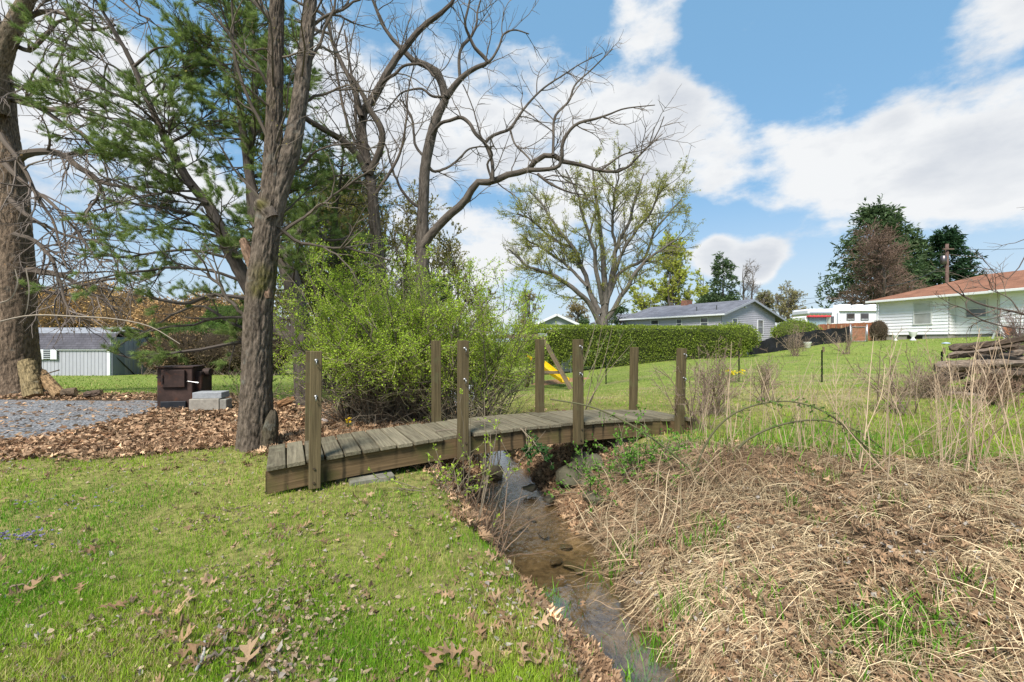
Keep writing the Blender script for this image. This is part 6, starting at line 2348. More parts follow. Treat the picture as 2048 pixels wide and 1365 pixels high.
def log(label, p0, p1, r0, r1, col, k=22, depth=.012, name='log', mat=None, endcol=(.38, .27, .15)):
    p0, p1 = np.asarray(p0, float), np.asarray(p1, float)
    mb = MB()
    s = np.linspace(0, 1, 14)[:, None]
    Pt = p0 * (1 - s) + p1 * s
    rough_trunk(mb, Pt, np.linspace(r0, r1, 14), k, 40, depth, col)
    d = nrm(p1 - p0)
    lo = mb.n - 40 * k
    for rr, sg in ((0, -1), (39, 1)):
        ring = mb.V[-1][rr * k:(rr + 1) * k] if rr == 0 and sg == -1 else mb.V[0][rr * k:(rr + 1) * k]
        mb.add(ring + d * sg * .002, [list(range(k)) if sg > 0 else list(range(k))[::-1]], endcol)
    return tag(mb.build(name, mat or M_BARK, smooth=False, loc=p0), label, 'log')


log('thick mossy log leaning upright against the old trunk', P(68, 797, 9.55), P(54, 726, 9.8), .165, .145, (.25, .19, .10), endcol=(.42, .30, .16))
log('long split log sloping down beside the upright log at the old trunk', P(122, 795, 9.6), P(80, 748, 9.95), .12, .11, (.26, .17, .09), endcol=(.38, .26, .13))
log('short grey stump log on the ground right of the sloping log', P(124, 788, 9.6), P(152, 786, 9.7), .09, .10, (.15, .11, .075))
log('small dark weathered chunk of wood lying alone at the lawn edge', P(172, 792, 9.5), P(203, 786, 9.55), .07, .055, (.11, .08, .06))
log('thin split stick resting across the log pile at the old trunk', P(85, 752, 9.5), P(118, 742, 9.9), .015, .012, (.20, .15, .10), depth=.003, k=8, name='stick')
log('weathered brown stump half buried in leaves behind the forked trunk', P(556, 812, 7.6), P(590, 800, 7.7), .06, .05, (.22, .12, .06))

# weathered log pile on the right
wb = np.array([7.85, 7.6])
cnt = 0
for row in range(7):
    for j in range(7 - row // 2):
        x0 = 6.45 + row * .16 + j * .42 + rng.uniform(-.1, .1)
        y0 = 7.35 + rng.uniform(-.12, .5)
        g0 = gz(x0 + .5, y0)
        L = rng.uniform(.55, 1.3)
        a = rng.normal(.05, .3)
        z = g0 + .04 + row * .118 * sstep(6.3, 7.3, x0 + .3) + rng.uniform(-.02, .03)
        if x0 < 7.0 or z - g0 > .06 + .80 * sstep(6.45, 8.1, x0 + L * .35):
            continue
        p0 = np.array([x0, y0, z])
        p1 = p0 + np.array([L * math.cos(a), L * math.sin(a) * 1.4, rng.normal(.03, .07)])
        mb = MB()
        dvec = nrm(p1 - p0)
        sdv = nrm(np.cross(UP, dvec))
        roll = rng.uniform(-1.2, 1.2)
        upv = np.cross(dvec, sdv)
        A_ = np.array([dvec, sdv * math.cos(roll) + upv * math.sin(roll), -sdv * math.sin(roll) + upv * math.cos(roll)])
        col = mixc((.085, .06, .042), (.23, .18, .14), 1, .15)[0]
        n_ = 18
        ss = np.linspace(0, 1, n_)
        k = 9
        th = np.arange(k) / k * 2 * math.pi
        ry, rz_ = rng.uniform(.055, .10), rng.uniform(.04, .07)
        prof = 1 + .45 * (rng.random(k) - .5)
        v = []
        for s in ss:
            wv = 1 + .3 * (vnoise(np.array([s * 5 + row]), np.array([j * 3.1]))[0] - .5)
            endk = min(1, .5 + 6 * min(s, 1 - s))
            for a_, pr in zip(th, prof):
                v.append(p0 + (p1 - p0) * s + wv * pr * endk * (A_[1] * ry * math.cos(a_) + A_[2] * rz_ * math.sin(a_)) + rng.normal(0, .004, 3))
        v = np.array(v)
        ii = np.arange(n_ * k).reshape(n_, k)
        f4 = np.stack([ii[:-1], np.roll(ii[:-1], -1, 1), np.roll(ii[1:], -1, 1), ii[1:]], -1).reshape(-1, 4)
        mb.add(v, f4, col, np.stack([np.tile(th * .1, n_), np.tile(np.cos(th) * .1, n_), np.repeat(ss * L, k)], -1) + rng.uniform(0, 50, 3))
        mb.Fc.append(np.array([list(range(k))[::-1]]))
        mb.Fc.append(np.array([list(range((n_ - 1) * k, n_ * k))]))
        mb.M.append(np.zeros(2, np.int32))
        tag(mb.build('weathered_log', M_BARK, loc=p0), 'weathered grey-brown split log in the old woodpile at the right edge', 'log', 'logs in the old woodpile')
        cnt += 1

# ------------------------------------------------------------------ rocks
def rock(label, px, py, Y, r, col=(.11, .10, .07), sq=(1, .8, .7), name='rock', group=None, sub=.3):
    c = P(px, py, Y)
    k, m = 26, 15
    th, ph = np.meshgrid(np.linspace(0, 2 * math.pi, k, endpoint=False), np.linspace(-math.pi / 2, math.pi / 2, m))
    d = np.stack([np.cos(ph) * np.cos(th), np.cos(ph) * np.sin(th), np.sin(ph)], -1)
    o = rng.uniform(0, 90)
    rad = np.ones(th.shape)
    for _ in range(15):                                  # cut flat faces
        nn = nrm(rng.normal(size=3))
        h_ = rng.uniform(.52, .85)
        dp = d @ nn
        rad = np.minimum(rad, np.where(dp > .05, h_ / np.maximum(dp, .05), 9))
    rad = rad * (1 + .22 * (fbm(d[..., 0] * 2.6 + o, d[..., 1] * 2.6, d[..., 2] * 2.6, oct=4, seed=120) - .5))
    v = (d * rad[..., None]) * np.array(sq) * r
    v = v.reshape(-1, 3) @ rotz(rng.uniform(0, 6)) + c
    ii = np.arange(m * k).reshape(m, k)
    f4 = np.stack([ii[:-1], np.roll(ii[:-1], -1, 1), np.roll(ii[1:], -1, 1), ii[1:]], -1).reshape(-1, 4)
    mb = MB().add(v, f4, mixc(col, col, 1, .12)[0])
    tag(mb.build(name, M_STONE, smooth=False, loc=c - UP * r * .5), label, 'rock', group)


rock('large flat-sided mossy rock at the water edge under the right bridge half', 1140, 958, 4.95, .23, (.095, .088, .058), (1.1, .8, .75))
rock('upright slab-like rock leaning behind the large mossy rock', 1165, 925, 5.05, .16, (.12, .108, .08), (.55, .8, 1.15))
rock('tan rock wedged right of the upright slab', 1188, 935, 4.95, .16, (.105, .096, .066), (.8, .7, 1.0))
rock('low rock half buried in straw below the wedged rock', 1180, 968, 4.75, .13, (.095, .088, .06), (1.2, .8, .6))
rock('flat rock sunk in the bank right of the stream bend', 1195, 1002, 4.35, .14, (.10, .09, .058), (1.3, .9, .5))
rock('dark clump of wet stone standing in the water beneath the bridge', 992, 945, 5.9, .15, (.075, .06, .04), (1.4, .9, .62))
rock('small dark stone at the right waterline below the mossy rock', 1062, 978, 5.15, .10, (.08, .07, .05), (1.3, .8, .6))
rock('smallest dark stone at the right waterline, nearest the stream bend', 1100, 1000, 4.85, .07, (.08, .07, .05), (1.4, .9, .6))
for px, py, Y, r in ((1138, 1122, 3.62, .055), (1158, 1134, 3.55, .05), (1110, 1118, 3.70, .06), (1085, 1050, 4.2, .06), (1130, 1075, 3.95, .05), (1040, 1040, 4.35, .06), (1060, 1020, 4.6, .05)):
    rock('smooth brown stone lying in the shallow stream bed', px, py + (ZW - .045 - P(px, py, Y)[2]) * -F / Y, Y, r, (.10, .075, .045), (1.5, 1.0, .45), name='stream_stone', group='small stones in the stream bed')
rock('pale pinkish stone on the leaf litter under the left of the shrub', 648, 845, 6.6, .10, (.42, .36, .33), (1.2, .9, .55))

# ------------------------------------------------------------------ grass
def scr_points(n, y0, y1, px0=-260, px1=2300, k=1.0):
    """points spread evenly over the ground as the picture shows it, thinning with distance"""
    u = rng.random(n)
    Y = 1 / (1 / y0 + (1 / y1 - 1 / y0) * u ** k)
    px = rng.uniform(px0, px1, n)
    return (px - CX) / F * Y, Y


def blades(mb, x, y, h, w, cols, bend=.5, seg=2):
    n = len(x)
    z = ground(x, y)
    b = np.column_stack([x, y, z - .004])
    az = rng.uniform(0, 2 * math.pi, n)
    d = np.column_stack([np.cos(az), np.sin(az), np.zeros(n)])
    q = np.column_stack([-np.sin(az), np.cos(az), np.zeros(n)])
    q = nrm(q + .8 * rng.normal(size=(n, 3)) * np.array([1, 1, 0]))
    bd = (rng.uniform(.1, 1, n) * bend * h)[:, None]
    m = b + UP * (h * .55)[:, None] + d * bd * .35
    t = b + UP * (h * rng.uniform(.75, 1, n))[:, None] + d * bd
    wq = q * w[:, None] / 2
    v = np.stack([b - wq, b + wq, m + wq * .85, m - wq * .85, t], 1).reshape(-1, 3)
    i = np.arange(n)[:, None] * 5
    c = np.repeat(cols, 5, 0)
    n0 = mb.n
    mb.add(v, i + np.array([[0, 1, 2, 3]]), c)
    mb.Fc.append(i + np.array([[3, 2, 4]]) + n0)
    mb.M.append(np.zeros(n, np.int32))


gm_ = MB()
x, y = scr_points(640000, 1.0, 30, px0=-900, px1=2900, k=.95)
xe, ye = rng.uniform(-4.5, .8, 60000), rng.uniform(-1.2, 2.2, 60000)
x, y = np.concatenate([x, xe]), np.concatenate([y, ye])
d_, s_, st_, li_ = mask_all(x, y)
gr_ = in_gravel(x, y)
tuft = fbm(x * 3.2, y * 3.2, oct=3, seed=130)
p_keep = np.where(s_ < 0, sstep(.24, .48, d_ + .3 * (tuft - .5)), 1 - st_ * .985)
p_keep = p_keep * (1 - .93 * li_) * (1 - gr_) * (d_ > .06)
p_keep = p_keep * np.where(s_ > 0, sstep(.3, .6, d_), 1)
p_keep = p_keep * np.clip(.35 + 1.3 * tuft, 0, 1)
k_ = rng.random(len(x)) < p_keep
x, y, s_, tuft, st_ = x[k_], y[k_], s_[k_], tuft[k_], st_[k_]
R_ = np.hypot(x, y)
patch = fbm(x * 1.1, y * 1.1, oct=3, seed=131)
field = (s_ > 0) | (y > 9)
h = (.017 + .034 * tuft) * rng.uniform(.55, 1.35, len(x)) * np.where(field, 1.25, 1.0)
h = h * (1 + 1.2 * (rng.random(len(x)) < .03)) * np.clip(1 + (R_ - 8) * .02, 1, 1.5)
h = np.where(field & (y < 7) & (s_ > 0), h * 1.25, h)
w = np.maximum(.0026, R_ * .00085) * rng.uniform(.7, 1.3, len(x))
t_ = np.clip(.5 + 1.9 * (patch - .5) + rng.normal(0, .22, len(x)), 0, 1)[:, None]
green = np.array([.11, .28, .013]) * (1 - t_) + np.array([.33, .46, .036]) * t_
dry = rng.random(len(x)) < (.10 + .34 * sstep(.52, .68, fbm(x * 2.1, y * 2.1, oct=3, seed=132)))
thx = sstep(.50, .64, fbm(x * .55, y * 1.3, oct=4, seed=55)) * (s_ > 0) * sstep(4.8, 6, y) * sstep(20, 12, y)
dry = dry | (rng.random(len(x)) < .62 * thx)
green[dry] = mixc((.36, .33, .10), (.52, .43, .20), dry.sum())
farg = (sstep(6, 14, y) * (~dry))[:, None]
green = green * (1 - farg) + np.array([.17, .265, .038]) * (.8 + .4 * t_) * farg
blades(gm_, x, y, h, w, green * np.exp(rng.normal(0, .13, (len(x), 1))), bend=.8)
# lush tufts: thick green blades in the straw, and longer clumps
for px, py, Y, n, hh, sp in ((1790, 1190, 2.15, 220, .16, .14), (1830, 1215, 2.05, 160, .15, .12), (1680, 1200, 2.2, 70, .13, .10), (1720, 1290, 1.85, 80, .15, .12), (1640, 1250, 1.95, 60, .12, .10), (1920, 1180, 2.3, 40, .16, .06),
                             (1410, 1050, 3.2, 90, .2, .10), (1370, 1150, 2.75, 70, .16, .12), (1300, 1195, 2.55, 60, .14, .1), (1500, 1120, 2.6, 70, .15, .14), (1480, 1240, 2.1, 50, .14, .1), (1240, 1070, 3.4, 90, .2, .12),
                             (1310, 1180, 2.6, 60, .12, .1), (1290, 1250, 2.35, 60, .12, .08), (1065, 1170, 3.1, 120, .14, .14), (1090, 1165, 3.1, 60, .13, .07), (1110, 1215, 2.8, 40, .12, .06), (1550, 880, 4.9, 200, .22, .5), (1450, 920, 4.5, 160, .2, .4), (1740, 910, 4.4, 160, .2, .5), (1880, 930, 4.2, 140, .2, .5),
                             (1145, 1265, 2.45, 40, .1, .1), (1160, 1300, 2.2, 50, .1, .1)):
    xx = (px - CX) / F * Y + rng.normal(0, sp, n)
    yy = Y + rng.normal(0, sp * .8, n)
    blades(gm_, xx, yy, hh * rng.uniform(.4, 1.2, n), rng.uniform(.006, .011, n), mixc((.09, .24, .014), (.20, .38, .04), n, .15), bend=.9)
for _ in range(60):                                     # young shoots through the straw
    tx, ty = rng.uniform(.9, 4.2), rng.uniform(1.5, 4.2)
    dd0, ss0 = creek(np.array([tx]), np.array([ty]))
    if ss0[0] < 0 or dd0[0] < .02:
        continue
    n = int(rng.integers(12, 46))
    blades(gm_, tx + rng.normal(0, .05, n), ty + rng.normal(0, .05, n), rng.uniform(.06, .17) * rng.uniform(.5, 1.1, n), rng.uniform(.004, .008, n), mixc((.09, .23, .014), (.20, .36, .04), n, .15), bend=.8)
go = gm_.build('grass', M_GRASS)
tag(go, 'short green lawn and field grass with dry blades', 'grass', kind='stuff')

# ------------------------------------------------------------------ leaves
def oak_template(coarse=False):
    """lobed oak leaf: spine and two toothed edges"""
    o = np.array([(0, .012), (.12, .018), (.17, .06), (.20, .16), (.27, .24), (.265, .13), (.30, .06), (.36, .05), (.42, .15), (.49, .32), (.57, .37), (.545, .20), (.55, .09),
                  (.61, .06), (.67, .12), (.75, .25), (.83, .28), (.785, .14), (.80, .06), (.86, .045), (.93, .06), (1.0, 0)])
    if coarse:
        o = o[[0, 2, 4, 6, 7, 9, 10, 12, 13, 16, 18, 20, 21]]
    n = len(o)
    S = np.column_stack([np.maximum.accumulate(o[:, 0]) * .94 + .03 * np.linspace(0, 1, n), np.zeros(n)])
    L = o.copy()
    R = np.column_stack([o[:, 0] * .985 + .01, -o[:, 1] * .93])
    v = np.vstack([S, L, R])
    f = []
    for i in range(n - 1):
        f.append([i, i + 1, n + i + 1, n + i])
        f.append([i + 1, i, 2 * n + i, 2 * n + i + 1])
    return v, np.array(f)


OV, OF = oak_template()
CV, CF = oak_template(True)
PV = np.array([(0, 0), (.35, .26), (.7, .2), (1, 0), (.7, -.2), (.35, -.26), (.35, 0), (.7, 0)], float)
PF = np.array([[0, 6, 1, 1], [6, 7, 2, 1], [7, 3, 2, 2], [0, 5, 6, 6], [6, 5, 4, 7], [7, 4, 3, 3]])
PF = np.array([[0, 6, 7, 1]]) if False else np.array([[6, 7, 2, 1], [5, 4, 7, 6]])
PT_ = np.array([[0, 6, 1], [7, 3, 2], [0, 5, 6], [7, 4, 3]])


def leaf_mesh(mb, pos, size, cols, tilt=.35, curl=.7, kind='oak', nrm_up=None):
    n = len(pos)
    V, FF = {'oak': (OV, OF), 'coarse': (CV, CF), 'plain': (PV, PF)}[kind]
    az = rng.uniform(0, 2 * math.pi, n)
    ex = np.column_stack([np.cos(az), np.sin(az), np.zeros(n)]) + rng.normal(0, tilt, (n, 3)) * np.array([.3, .3, 1])
    ex = nrm(ex)
    if n > 1:
        e_ = .03
        gx_ = (ground(pos[:, 0] + e_, pos[:, 1], False) - ground(pos[:, 0] - e_, pos[:, 1], False)) / (2 * e_)
        gy_ = (ground(pos[:, 0], pos[:, 1] + e_, False) - ground(pos[:, 0], pos[:, 1] - e_, False)) / (2 * e_)
        nz = nrm(np.column_stack([-gx_, -gy_, np.ones(n)]))
        ex = nrm(ex - (ex * nz).sum(1, keepdims=True) * nz * .9)
    else:
        nz = UP[None]
    ez = nrm(nz + rng.normal(0, tilt, (n, 3)))
    ey = nrm(np.cross(ez, ex))
    ez = np.cross(ex, ey)
    a, b = V[:, 0][None], V[:, 1][None]
    c1 = (curl * rng.normal(0, .55, n) + .25)[:, None]
    c2 = (curl * rng.normal(.5, 1.1, n))[:, None]
    c3 = rng.normal(0, .5, n)[:, None] * curl
    wd = rng.uniform(.75, 1.1, n)[:, None]
    zz = c1 * (a - .4) ** 2 + c2 * b * b + c3 * a * b + curl * .05 * np.sin(a * rng.uniform(5, 11, (n, 1)) + rng.uniform(0, 6, (n, 1))) + curl * .06 * np.abs(b) * np.sin(a * rng.uniform(9, 16, (n, 1))) + .006 * rng.normal(size=(n, len(V)))
    s = size[:, None]
    v = pos[:, None] + ((a - .5) * s)[..., None] * ex[:, None] + (b * s * wd)[..., None] * ey[:, None] + (zz * s)[..., None] * ez[:, None]
    i = (np.arange(n) * len(V))[:, None]
    n0 = mb.n
    c = np.repeat(cols, len(V), 0)
    if kind != 'plain':
        mb.add(v.reshape(-1, 3), (i[:, None] + FF[None]).reshape(-1, 4), c)
    else:
        mb.add(v.reshape(-1, 3), (i[:, None] + PF[None]).reshape(-1, 4), c)
        ft = (i[:, None] + PT_[None]).reshape(-1, 3) + n0
        mb.Fc.append(ft)
        mb.M.append(np.zeros(len(ft), np.int32))


BR0, BR1 = (.19, .105, .058), (.52, .35, .21)
lm = MB()
# the leaf bed
x, y = scr_points(180000, 2.0, 16, px0=-600, px1=1500, k=.9)
d_, s_, st_, li_ = mask_all(x, y)
gr_ = in_gravel(x, y)
pk = li_ * (d_ > -.02) * np.where(gr_ > .3, .05, 1) * np.where(li_ > .5, 1, .6)
k_ = rng.random(len(x)) < pk * .92
x, y = x[k_], y[k_]
R_ = np.hypot(x, y)
far = R_ > 6.5
near_ = R_ < 3.6
for m_, kd, lo, hi in ((near_, 'oak', .05, .11), (~near_ & ~far, 'coarse', .055, .115), (far, 'plain', .05, .105)):
    n = m_.sum()
    sz = rng.uniform(lo, hi, n)
    pos = np.column_stack([x[m_], y[m_], ground(x[m_], y[m_]) + rng.uniform(.004, .065, n)])
    leaf_mesh(lm, pos, sz, mixc(BR0, BR1, n, .32), tilt=.62, curl=1.5, kind=kd)
n_bed = len(x)
# leaves scattered over the lawn, field and straw
x, y = scr_points(26000, 1.35, 22, k=.9)
d_, s_, st_, li_ = mask_all(x, y)
cl = fbm(x * 1.6, y * 1.6, oct=3, seed=140)
pk = np.where(s_ < 0, .035 + .20 * sstep(.5, .72, cl) + .40 * sstep(.8, .35, d_) + .45 * sstep(-.7, .3, y - 4.2) * (x < -.8), .08 + 2.2 * st_)
pk = pk * (d_ > .02) * (in_gravel(x, y) < .5)
k_ = rng.random(len(x)) < np.clip(pk, 0, 1.4) * .66
x, y, s_, st_ = x[k_], y[k_], s_[k_], st_[k_]
n = len(x)
pale = rng.random(n) < np.where(s_ < 0, .5, .20)
cols = mixc((.17, .10, .055), (.38, .25, .145), n, .2)
cols[pale] = mixc((.26, .22, .18), (.46, .41, .35), pale.sum())
sz = np.where(pale, rng.uniform(.015, .036, n), rng.uniform(.04, .095, n))
pos = np.column_stack([x, y, ground(x, y) + np.where(s_ < 0, rng.uniform(.006, .026, n), rng.uniform(.015, .075, n))])
oakm = ~pale
leaf_mesh(lm, pos[oakm], sz[oakm], cols[oakm], tilt=.45, curl=1.4)
leaf_mesh(lm, pos[pale], sz[pale], cols[pale], tilt=.6, curl=3.2, kind='plain')
# small torn fragments in the turf
x, y = scr_points(16000, 1.35, 8, px0=-200, px1=1300, k=.9)
d_, s_, st_, li_ = mask_all(x, y)
k_ = (s_ < 0) & (d_ > .3) & (in_gravel(x, y) < .5) & (rng.random(len(x)) < .12 + .75 * sstep(.48, .68, fbm(x * 1.9, y * 1.9, oct=3, seed=141)))
x, y = x[k_], y[k_]
n = len(x)
leaf_mesh(lm, np.column_stack([x, y, ground(x, y) + rng.uniform(.006, .026, n)]), rng.uniform(.012, .034, n), mixc((.15, .095, .055), (.42, .33, .23), n, .2), tilt=.7, curl=2.5, kind='plain')
# a few leaves over the gravel
x = rng.uniform(-14, -6, 500)
y = rng.uniform(4.6, 9.2, 500)
k_ = in_gravel(x, y) > .5
x, y = x[k_], y[k_]
leaf_mesh(lm, np.column_stack([x, y, ground(x, y) + .02]), rng.uniform(.05, .1, len(x)), mixc(BR0, BR1, len(x), .2), kind='plain')
tag(lm.build('leaf_litter', M_DEAD), 'brown and tan fallen oak leaf litter', 'leaf litter', kind='stuff')

# large single oak leaves in the foreground
protos = []
for i in range(7):
    mb = MB()
    leaf_mesh(mb, np.zeros((1, 3)), np.array([1.0]), mixc((.25, .15, .08), (.40, .27, .16), 1, .12), tilt=.05, curl=(.5, .9, 1.3, .7, 1.1, 1.6, .8)[i])
    o = mb.build('fallen_leaf', M_DEAD)
    protos.append(o)
spots = [(225, 1230, .15), (385, 1320, .16), (495, 1340, .17), (850, 1330, .16), (870, 1350, .15), (955, 1345, .14), (990, 1215, .13), (1010, 1250, .13), (960, 1285, .12), (1045, 1330, .15), (905, 1330, .14), (300, 1250, .12), (420, 1180, .11), (380, 1215, .12), (440, 1245, .12), (185, 1110, .13), (100, 1045, .10), (60, 1195, .12), (160, 1190, .11), (640, 1130, .10), (735, 1000, .12), (830, 1075, .13), (760, 1130, .10), (1700, 1300, .13), (1990, 1290, .15), (2020, 1240, .14), (1900, 1260, .13), (1960, 1330, .15), (1840, 1340, .14), (1780, 1010, .13), (1690, 1040, .13), (1740, 1040, .14), (1800, 1330, .15), (1590, 1330, .11), (1560, 1180, .11), (1640, 1100, .11), (1430, 1200, .12), (1420, 1300, .13), (1480, 1330, .13), (560, 1290, .11), (690, 1240, .1), (1080, 1270, .13), (1120, 1190, .11), (1060, 1195, .11), (1075, 1345, .14), (1165, 1250, .11), (1150, 1330, .13), (985, 1125, .12), (920, 1040, .11), (10, 1010, .11), (540, 1230, .10), (470, 1110, .11)]
for _ in range(90):
    spots.append((rng.uniform(1300, 2040), rng.uniform(1010, 1360), rng.uniform(.09, .14)))
used = set()
for i, (px, py, sz) in enumerate(spots):
    # intersect the view ray with the ground
    Ys = np.linspace(1.2, 6, 240)
    pts = np.array([P(px, py, Y) for Y in Ys])
    dz = pts[:, 2] - ground(pts[:, 0], pts[:, 1])
    j = int(np.argmax(dz < 0))
    p = pts[j]
    dd_, _ = creek(np.array([p[0]]), np.array([p[1]]))
    src = protos[i % 7]
    o = src if src.name not in used else src.copy()
    if o is not src:
        COL.objects.link(o)
    used.add(src.name)
    z = gz(p[0], p[1]) if dd_[0] > 0 else ZW
    o.location = (float(p[0]), float(p[1]), z + (.030 if dd_[0] > 0 else .012) + float(rng.uniform(0, .012)))
    sz *= .82
    o.scale = (sz, sz, sz)
    o.rotation_euler = (float(rng.normal(0, .28)), float(rng.normal(0, .28)), float(rng.uniform(0, 6.28)))
    left = p[0] < 0.45
    tag(o, 'large tan lobed oak leaf lying loose on the %s' % ('foreground lawn and left bank' if left else 'straw of the right bank'), 'oak leaf', 'large fallen oak leaves on the %s' % ('lawn' if left else 'straw'))

# ------------------------------------------------------------------ straw and dry stalks
sm = MB()
x, y = scr_points(190000, 1.1, 7.0, px0=900, px1=2900, k=.9)
d_, s_, st_, li_ = mask_all(x, y)
clump = fbm(x * 2.2, y * 2.2, oct=3, seed=150)
k_ = rng.random(len(x)) < st_ * np.clip(.12 + 2.0 * (clump - .38) + .5 * sstep(2.4, 3.6, y), 0, 1) * (d_ > .03) * .85
x, y, d_ = x[k_], y[k_], d_[k_]
n = len(x)
N = 6
ln = rng.uniform(.06, .36, n) * np.clip(.6 + .8 * fbm(x * 1.2, y * 1.2, seed=151), .5, 1.4)
flow = 2.2 + 3.2 * (fbm(x * .9, y * .9, oct=2, seed=152) - .5) * 2 + rng.normal(0, 1.0, n)
hd = np.column_stack([np.cos(flow), np.sin(flow)])
lift = np.abs(rng.normal(0, .022, n)) + .004 + (rng.random(n) < .07) * rng.uniform(.03, .11, n)
s = np.linspace(0, 1, N)
cv = rng.normal(0, .16, n)
pts = np.zeros((n, N, 3))
for i, t in enumerate(s):
    a = flow + cv * (t - .5)
    px_ = x + np.cos(a) * ln * (t - .5)
    py_ = y + np.sin(a) * ln * (t - .5)
    pts[:, i, 0], pts[:, i, 1] = px_, py_
    pts[:, i, 2] = np.maximum(ground(px_, py_), ZW + .004) + lift * (1 - (2 * t - 1) ** 2 * rng.uniform(.2, 1.2, n)) + .006
rad = np.broadcast_to((rng.uniform(.0009, .0020, n) * np.clip(np.hypot(x, y) / 2.4, .8, 1.9))[:, None], (n, N)) * np.linspace(1, .55, N)[None]
cols = mixc((.42, .30, .17), (.86, .69, .43), n, .16)
dk_ = rng.random(n) < .25
cols[dk_] = mixc((.15, .10, .06), (.26, .18, .11), dk_.sum())
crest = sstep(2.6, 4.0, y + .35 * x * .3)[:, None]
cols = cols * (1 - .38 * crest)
kink = (rng.random(n) < .35)[:, None, None] * rng.normal(0, .05, (n, 1, 3)) * np.array([1, 1, .35])
pts = pts + kink * np.maximum(0, np.linspace(-1, 1, N))[None, :, None]
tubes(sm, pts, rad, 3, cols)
# matted mounds of fine dry grass along the crest and hanging from the bank edge
def mound(cx, cy, r, n, h, len_):
    n, h = int(n * .42), h * .55
    a = rng.uniform(0, 2 * math.pi, n)
    q = np.sqrt(rng.random(n)) * r
    bx, by = cx + q * np.cos(a), cy + q * np.sin(a) * .7
    az = np.where(rng.random(n) < .55, rng.normal(4.3, .9, n), rng.uniform(0, 2 * math.pi, n))
    L = len_ * rng.uniform(.5, 1.3, n)
    pts = np.zeros((n, 7, 3))
    z0 = ground(bx, by)
    hh = h * rng.uniform(.3, 1.1, n) * (1 - .5 * q / r)
    for i, t in enumerate(np.linspace(0, 1, 7)):
        px_, py_ = bx + np.cos(az) * L * t, by + np.sin(az) * L * t
        g_ = ground(px_, py_)
        pts[:, i] = np.column_stack([px_, py_, np.maximum(z0 + hh * 4 * t * (1 - t) * .8 + hh * .4 * (1 - t), g_ * 0 + np.maximum(g_, ZW) + .01 + .03 * rng.random(n))])
    tubes(sm, pts, np.broadcast_to(rng.uniform(.0010, .0020, n)[:, None], (n, 7)), 3, mixc((.16, .10, .06), (.46, .32, .19), n, .25))


for cx, cy, r, n, h, L in ((1.55, 4.35, .45, 1500, .16, .45), (2.1, 4.25, .5, 1700, .18, .45), (2.7, 4.1, .5, 1300, .14, .4), (3.4, 3.75, .5, 1100, .12, .4), (1.15, 3.8, .35, 900, .12, .4), (4.1, 3.5, .5, 900, .12, .4), (.95, 4.6, .3, 600, .1, .35), (1.5, 3.6, .4, 900, .10, .4), (3.0, 2.9, .5, 900, .10, .45), (2.0, 2.6, .4, 600, .08, .35), (3.9, 2.6, .5, 700, .10, .4), (.95, 3.35, .3, 260, .06, .3), (1.0, 2.9, .25, 220, .05, .26), (1.15, 2.4, .25, 200, .05, .25), (2.6, 3.5, .6, 900, .08, .4)):
    mound(cx, cy, r, n, h, L)
# bleached clumps arching over and lying downhill
for _ in range(75):
    tx, ty = rng.uniform(1.0, 4.6), rng.uniform(1.4, 4.0)
    dd0, ss0 = creek(np.array([tx]), np.array([ty]))
    if ss0[0] < 0 or dd0[0] < .08 or straw_zone(np.array([tx]), np.array([ty]))[0] < .6:
        continue
    n = int(rng.integers(14, 34))
    a0 = rng.normal(3.9, .9)
    rt = np.column_stack([tx + rng.normal(0, .03, n), ty + rng.normal(0, .03, n)])
    L = rng.uniform(.16, .42, n)
    az = a0 + rng.normal(0, .75, n)
    hh = rng.uniform(.02, .10, n)
    z0 = ground(rt[:, 0], rt[:, 1])
    q = np.zeros((n, 7, 3))
    for i, t in enumerate(np.linspace(0, 1, 7)):
        xx, yy = rt[:, 0] + np.cos(az) * L * t, rt[:, 1] + np.sin(az) * L * t
        q[:, i] = np.column_stack([xx, yy, np.maximum(ground(xx, yy), ZW) + .01 + hh * 4 * (t * (1 - t)) ** .8 * .9])
    tubes(sm, q, rng.uniform(.0008, .0017, n)[:, None] * np.linspace(1, .5, 7)[None], 3, mixc((.42, .31, .18), (.80, .64, .40), n, .2))
# upright bleached stems beside the rocks and the stream
a = canes(gpts((.85, 3.9), (.95, 4.1), (1.1, 3.7), (1.25, 4.0), (1.0, 3.4), (1.4, 3.5), (1.6, 3.9)), 110, (.15, .55), (.2, 1.2), 0, .12, N=8, r=.0030, wig=.07)
tubes(sm, a[0], a[1], 3, mixc((.32, .23, .14), (.66, .53, .34), len(a[0])))
# dead stems hanging on the left bank by the bridge
a = canes(gpts((-.32, 3.75), (-.45, 3.85), (-.25, 3.5), (-.5, 4.0), (-.2, 3.3)), 170, (.2, .6), (.3, 1.4), 0, .2, N=8, r=.0028, wig=.15)
tubes(sm, a[0], a[1], 3, mixc((.14, .09, .06), (.33, .23, .15), len(a[0])))
tag(sm.build('straw', M_DRY), 'matted pale straw and dead grass on the right bank', 'straw', kind='stuff')

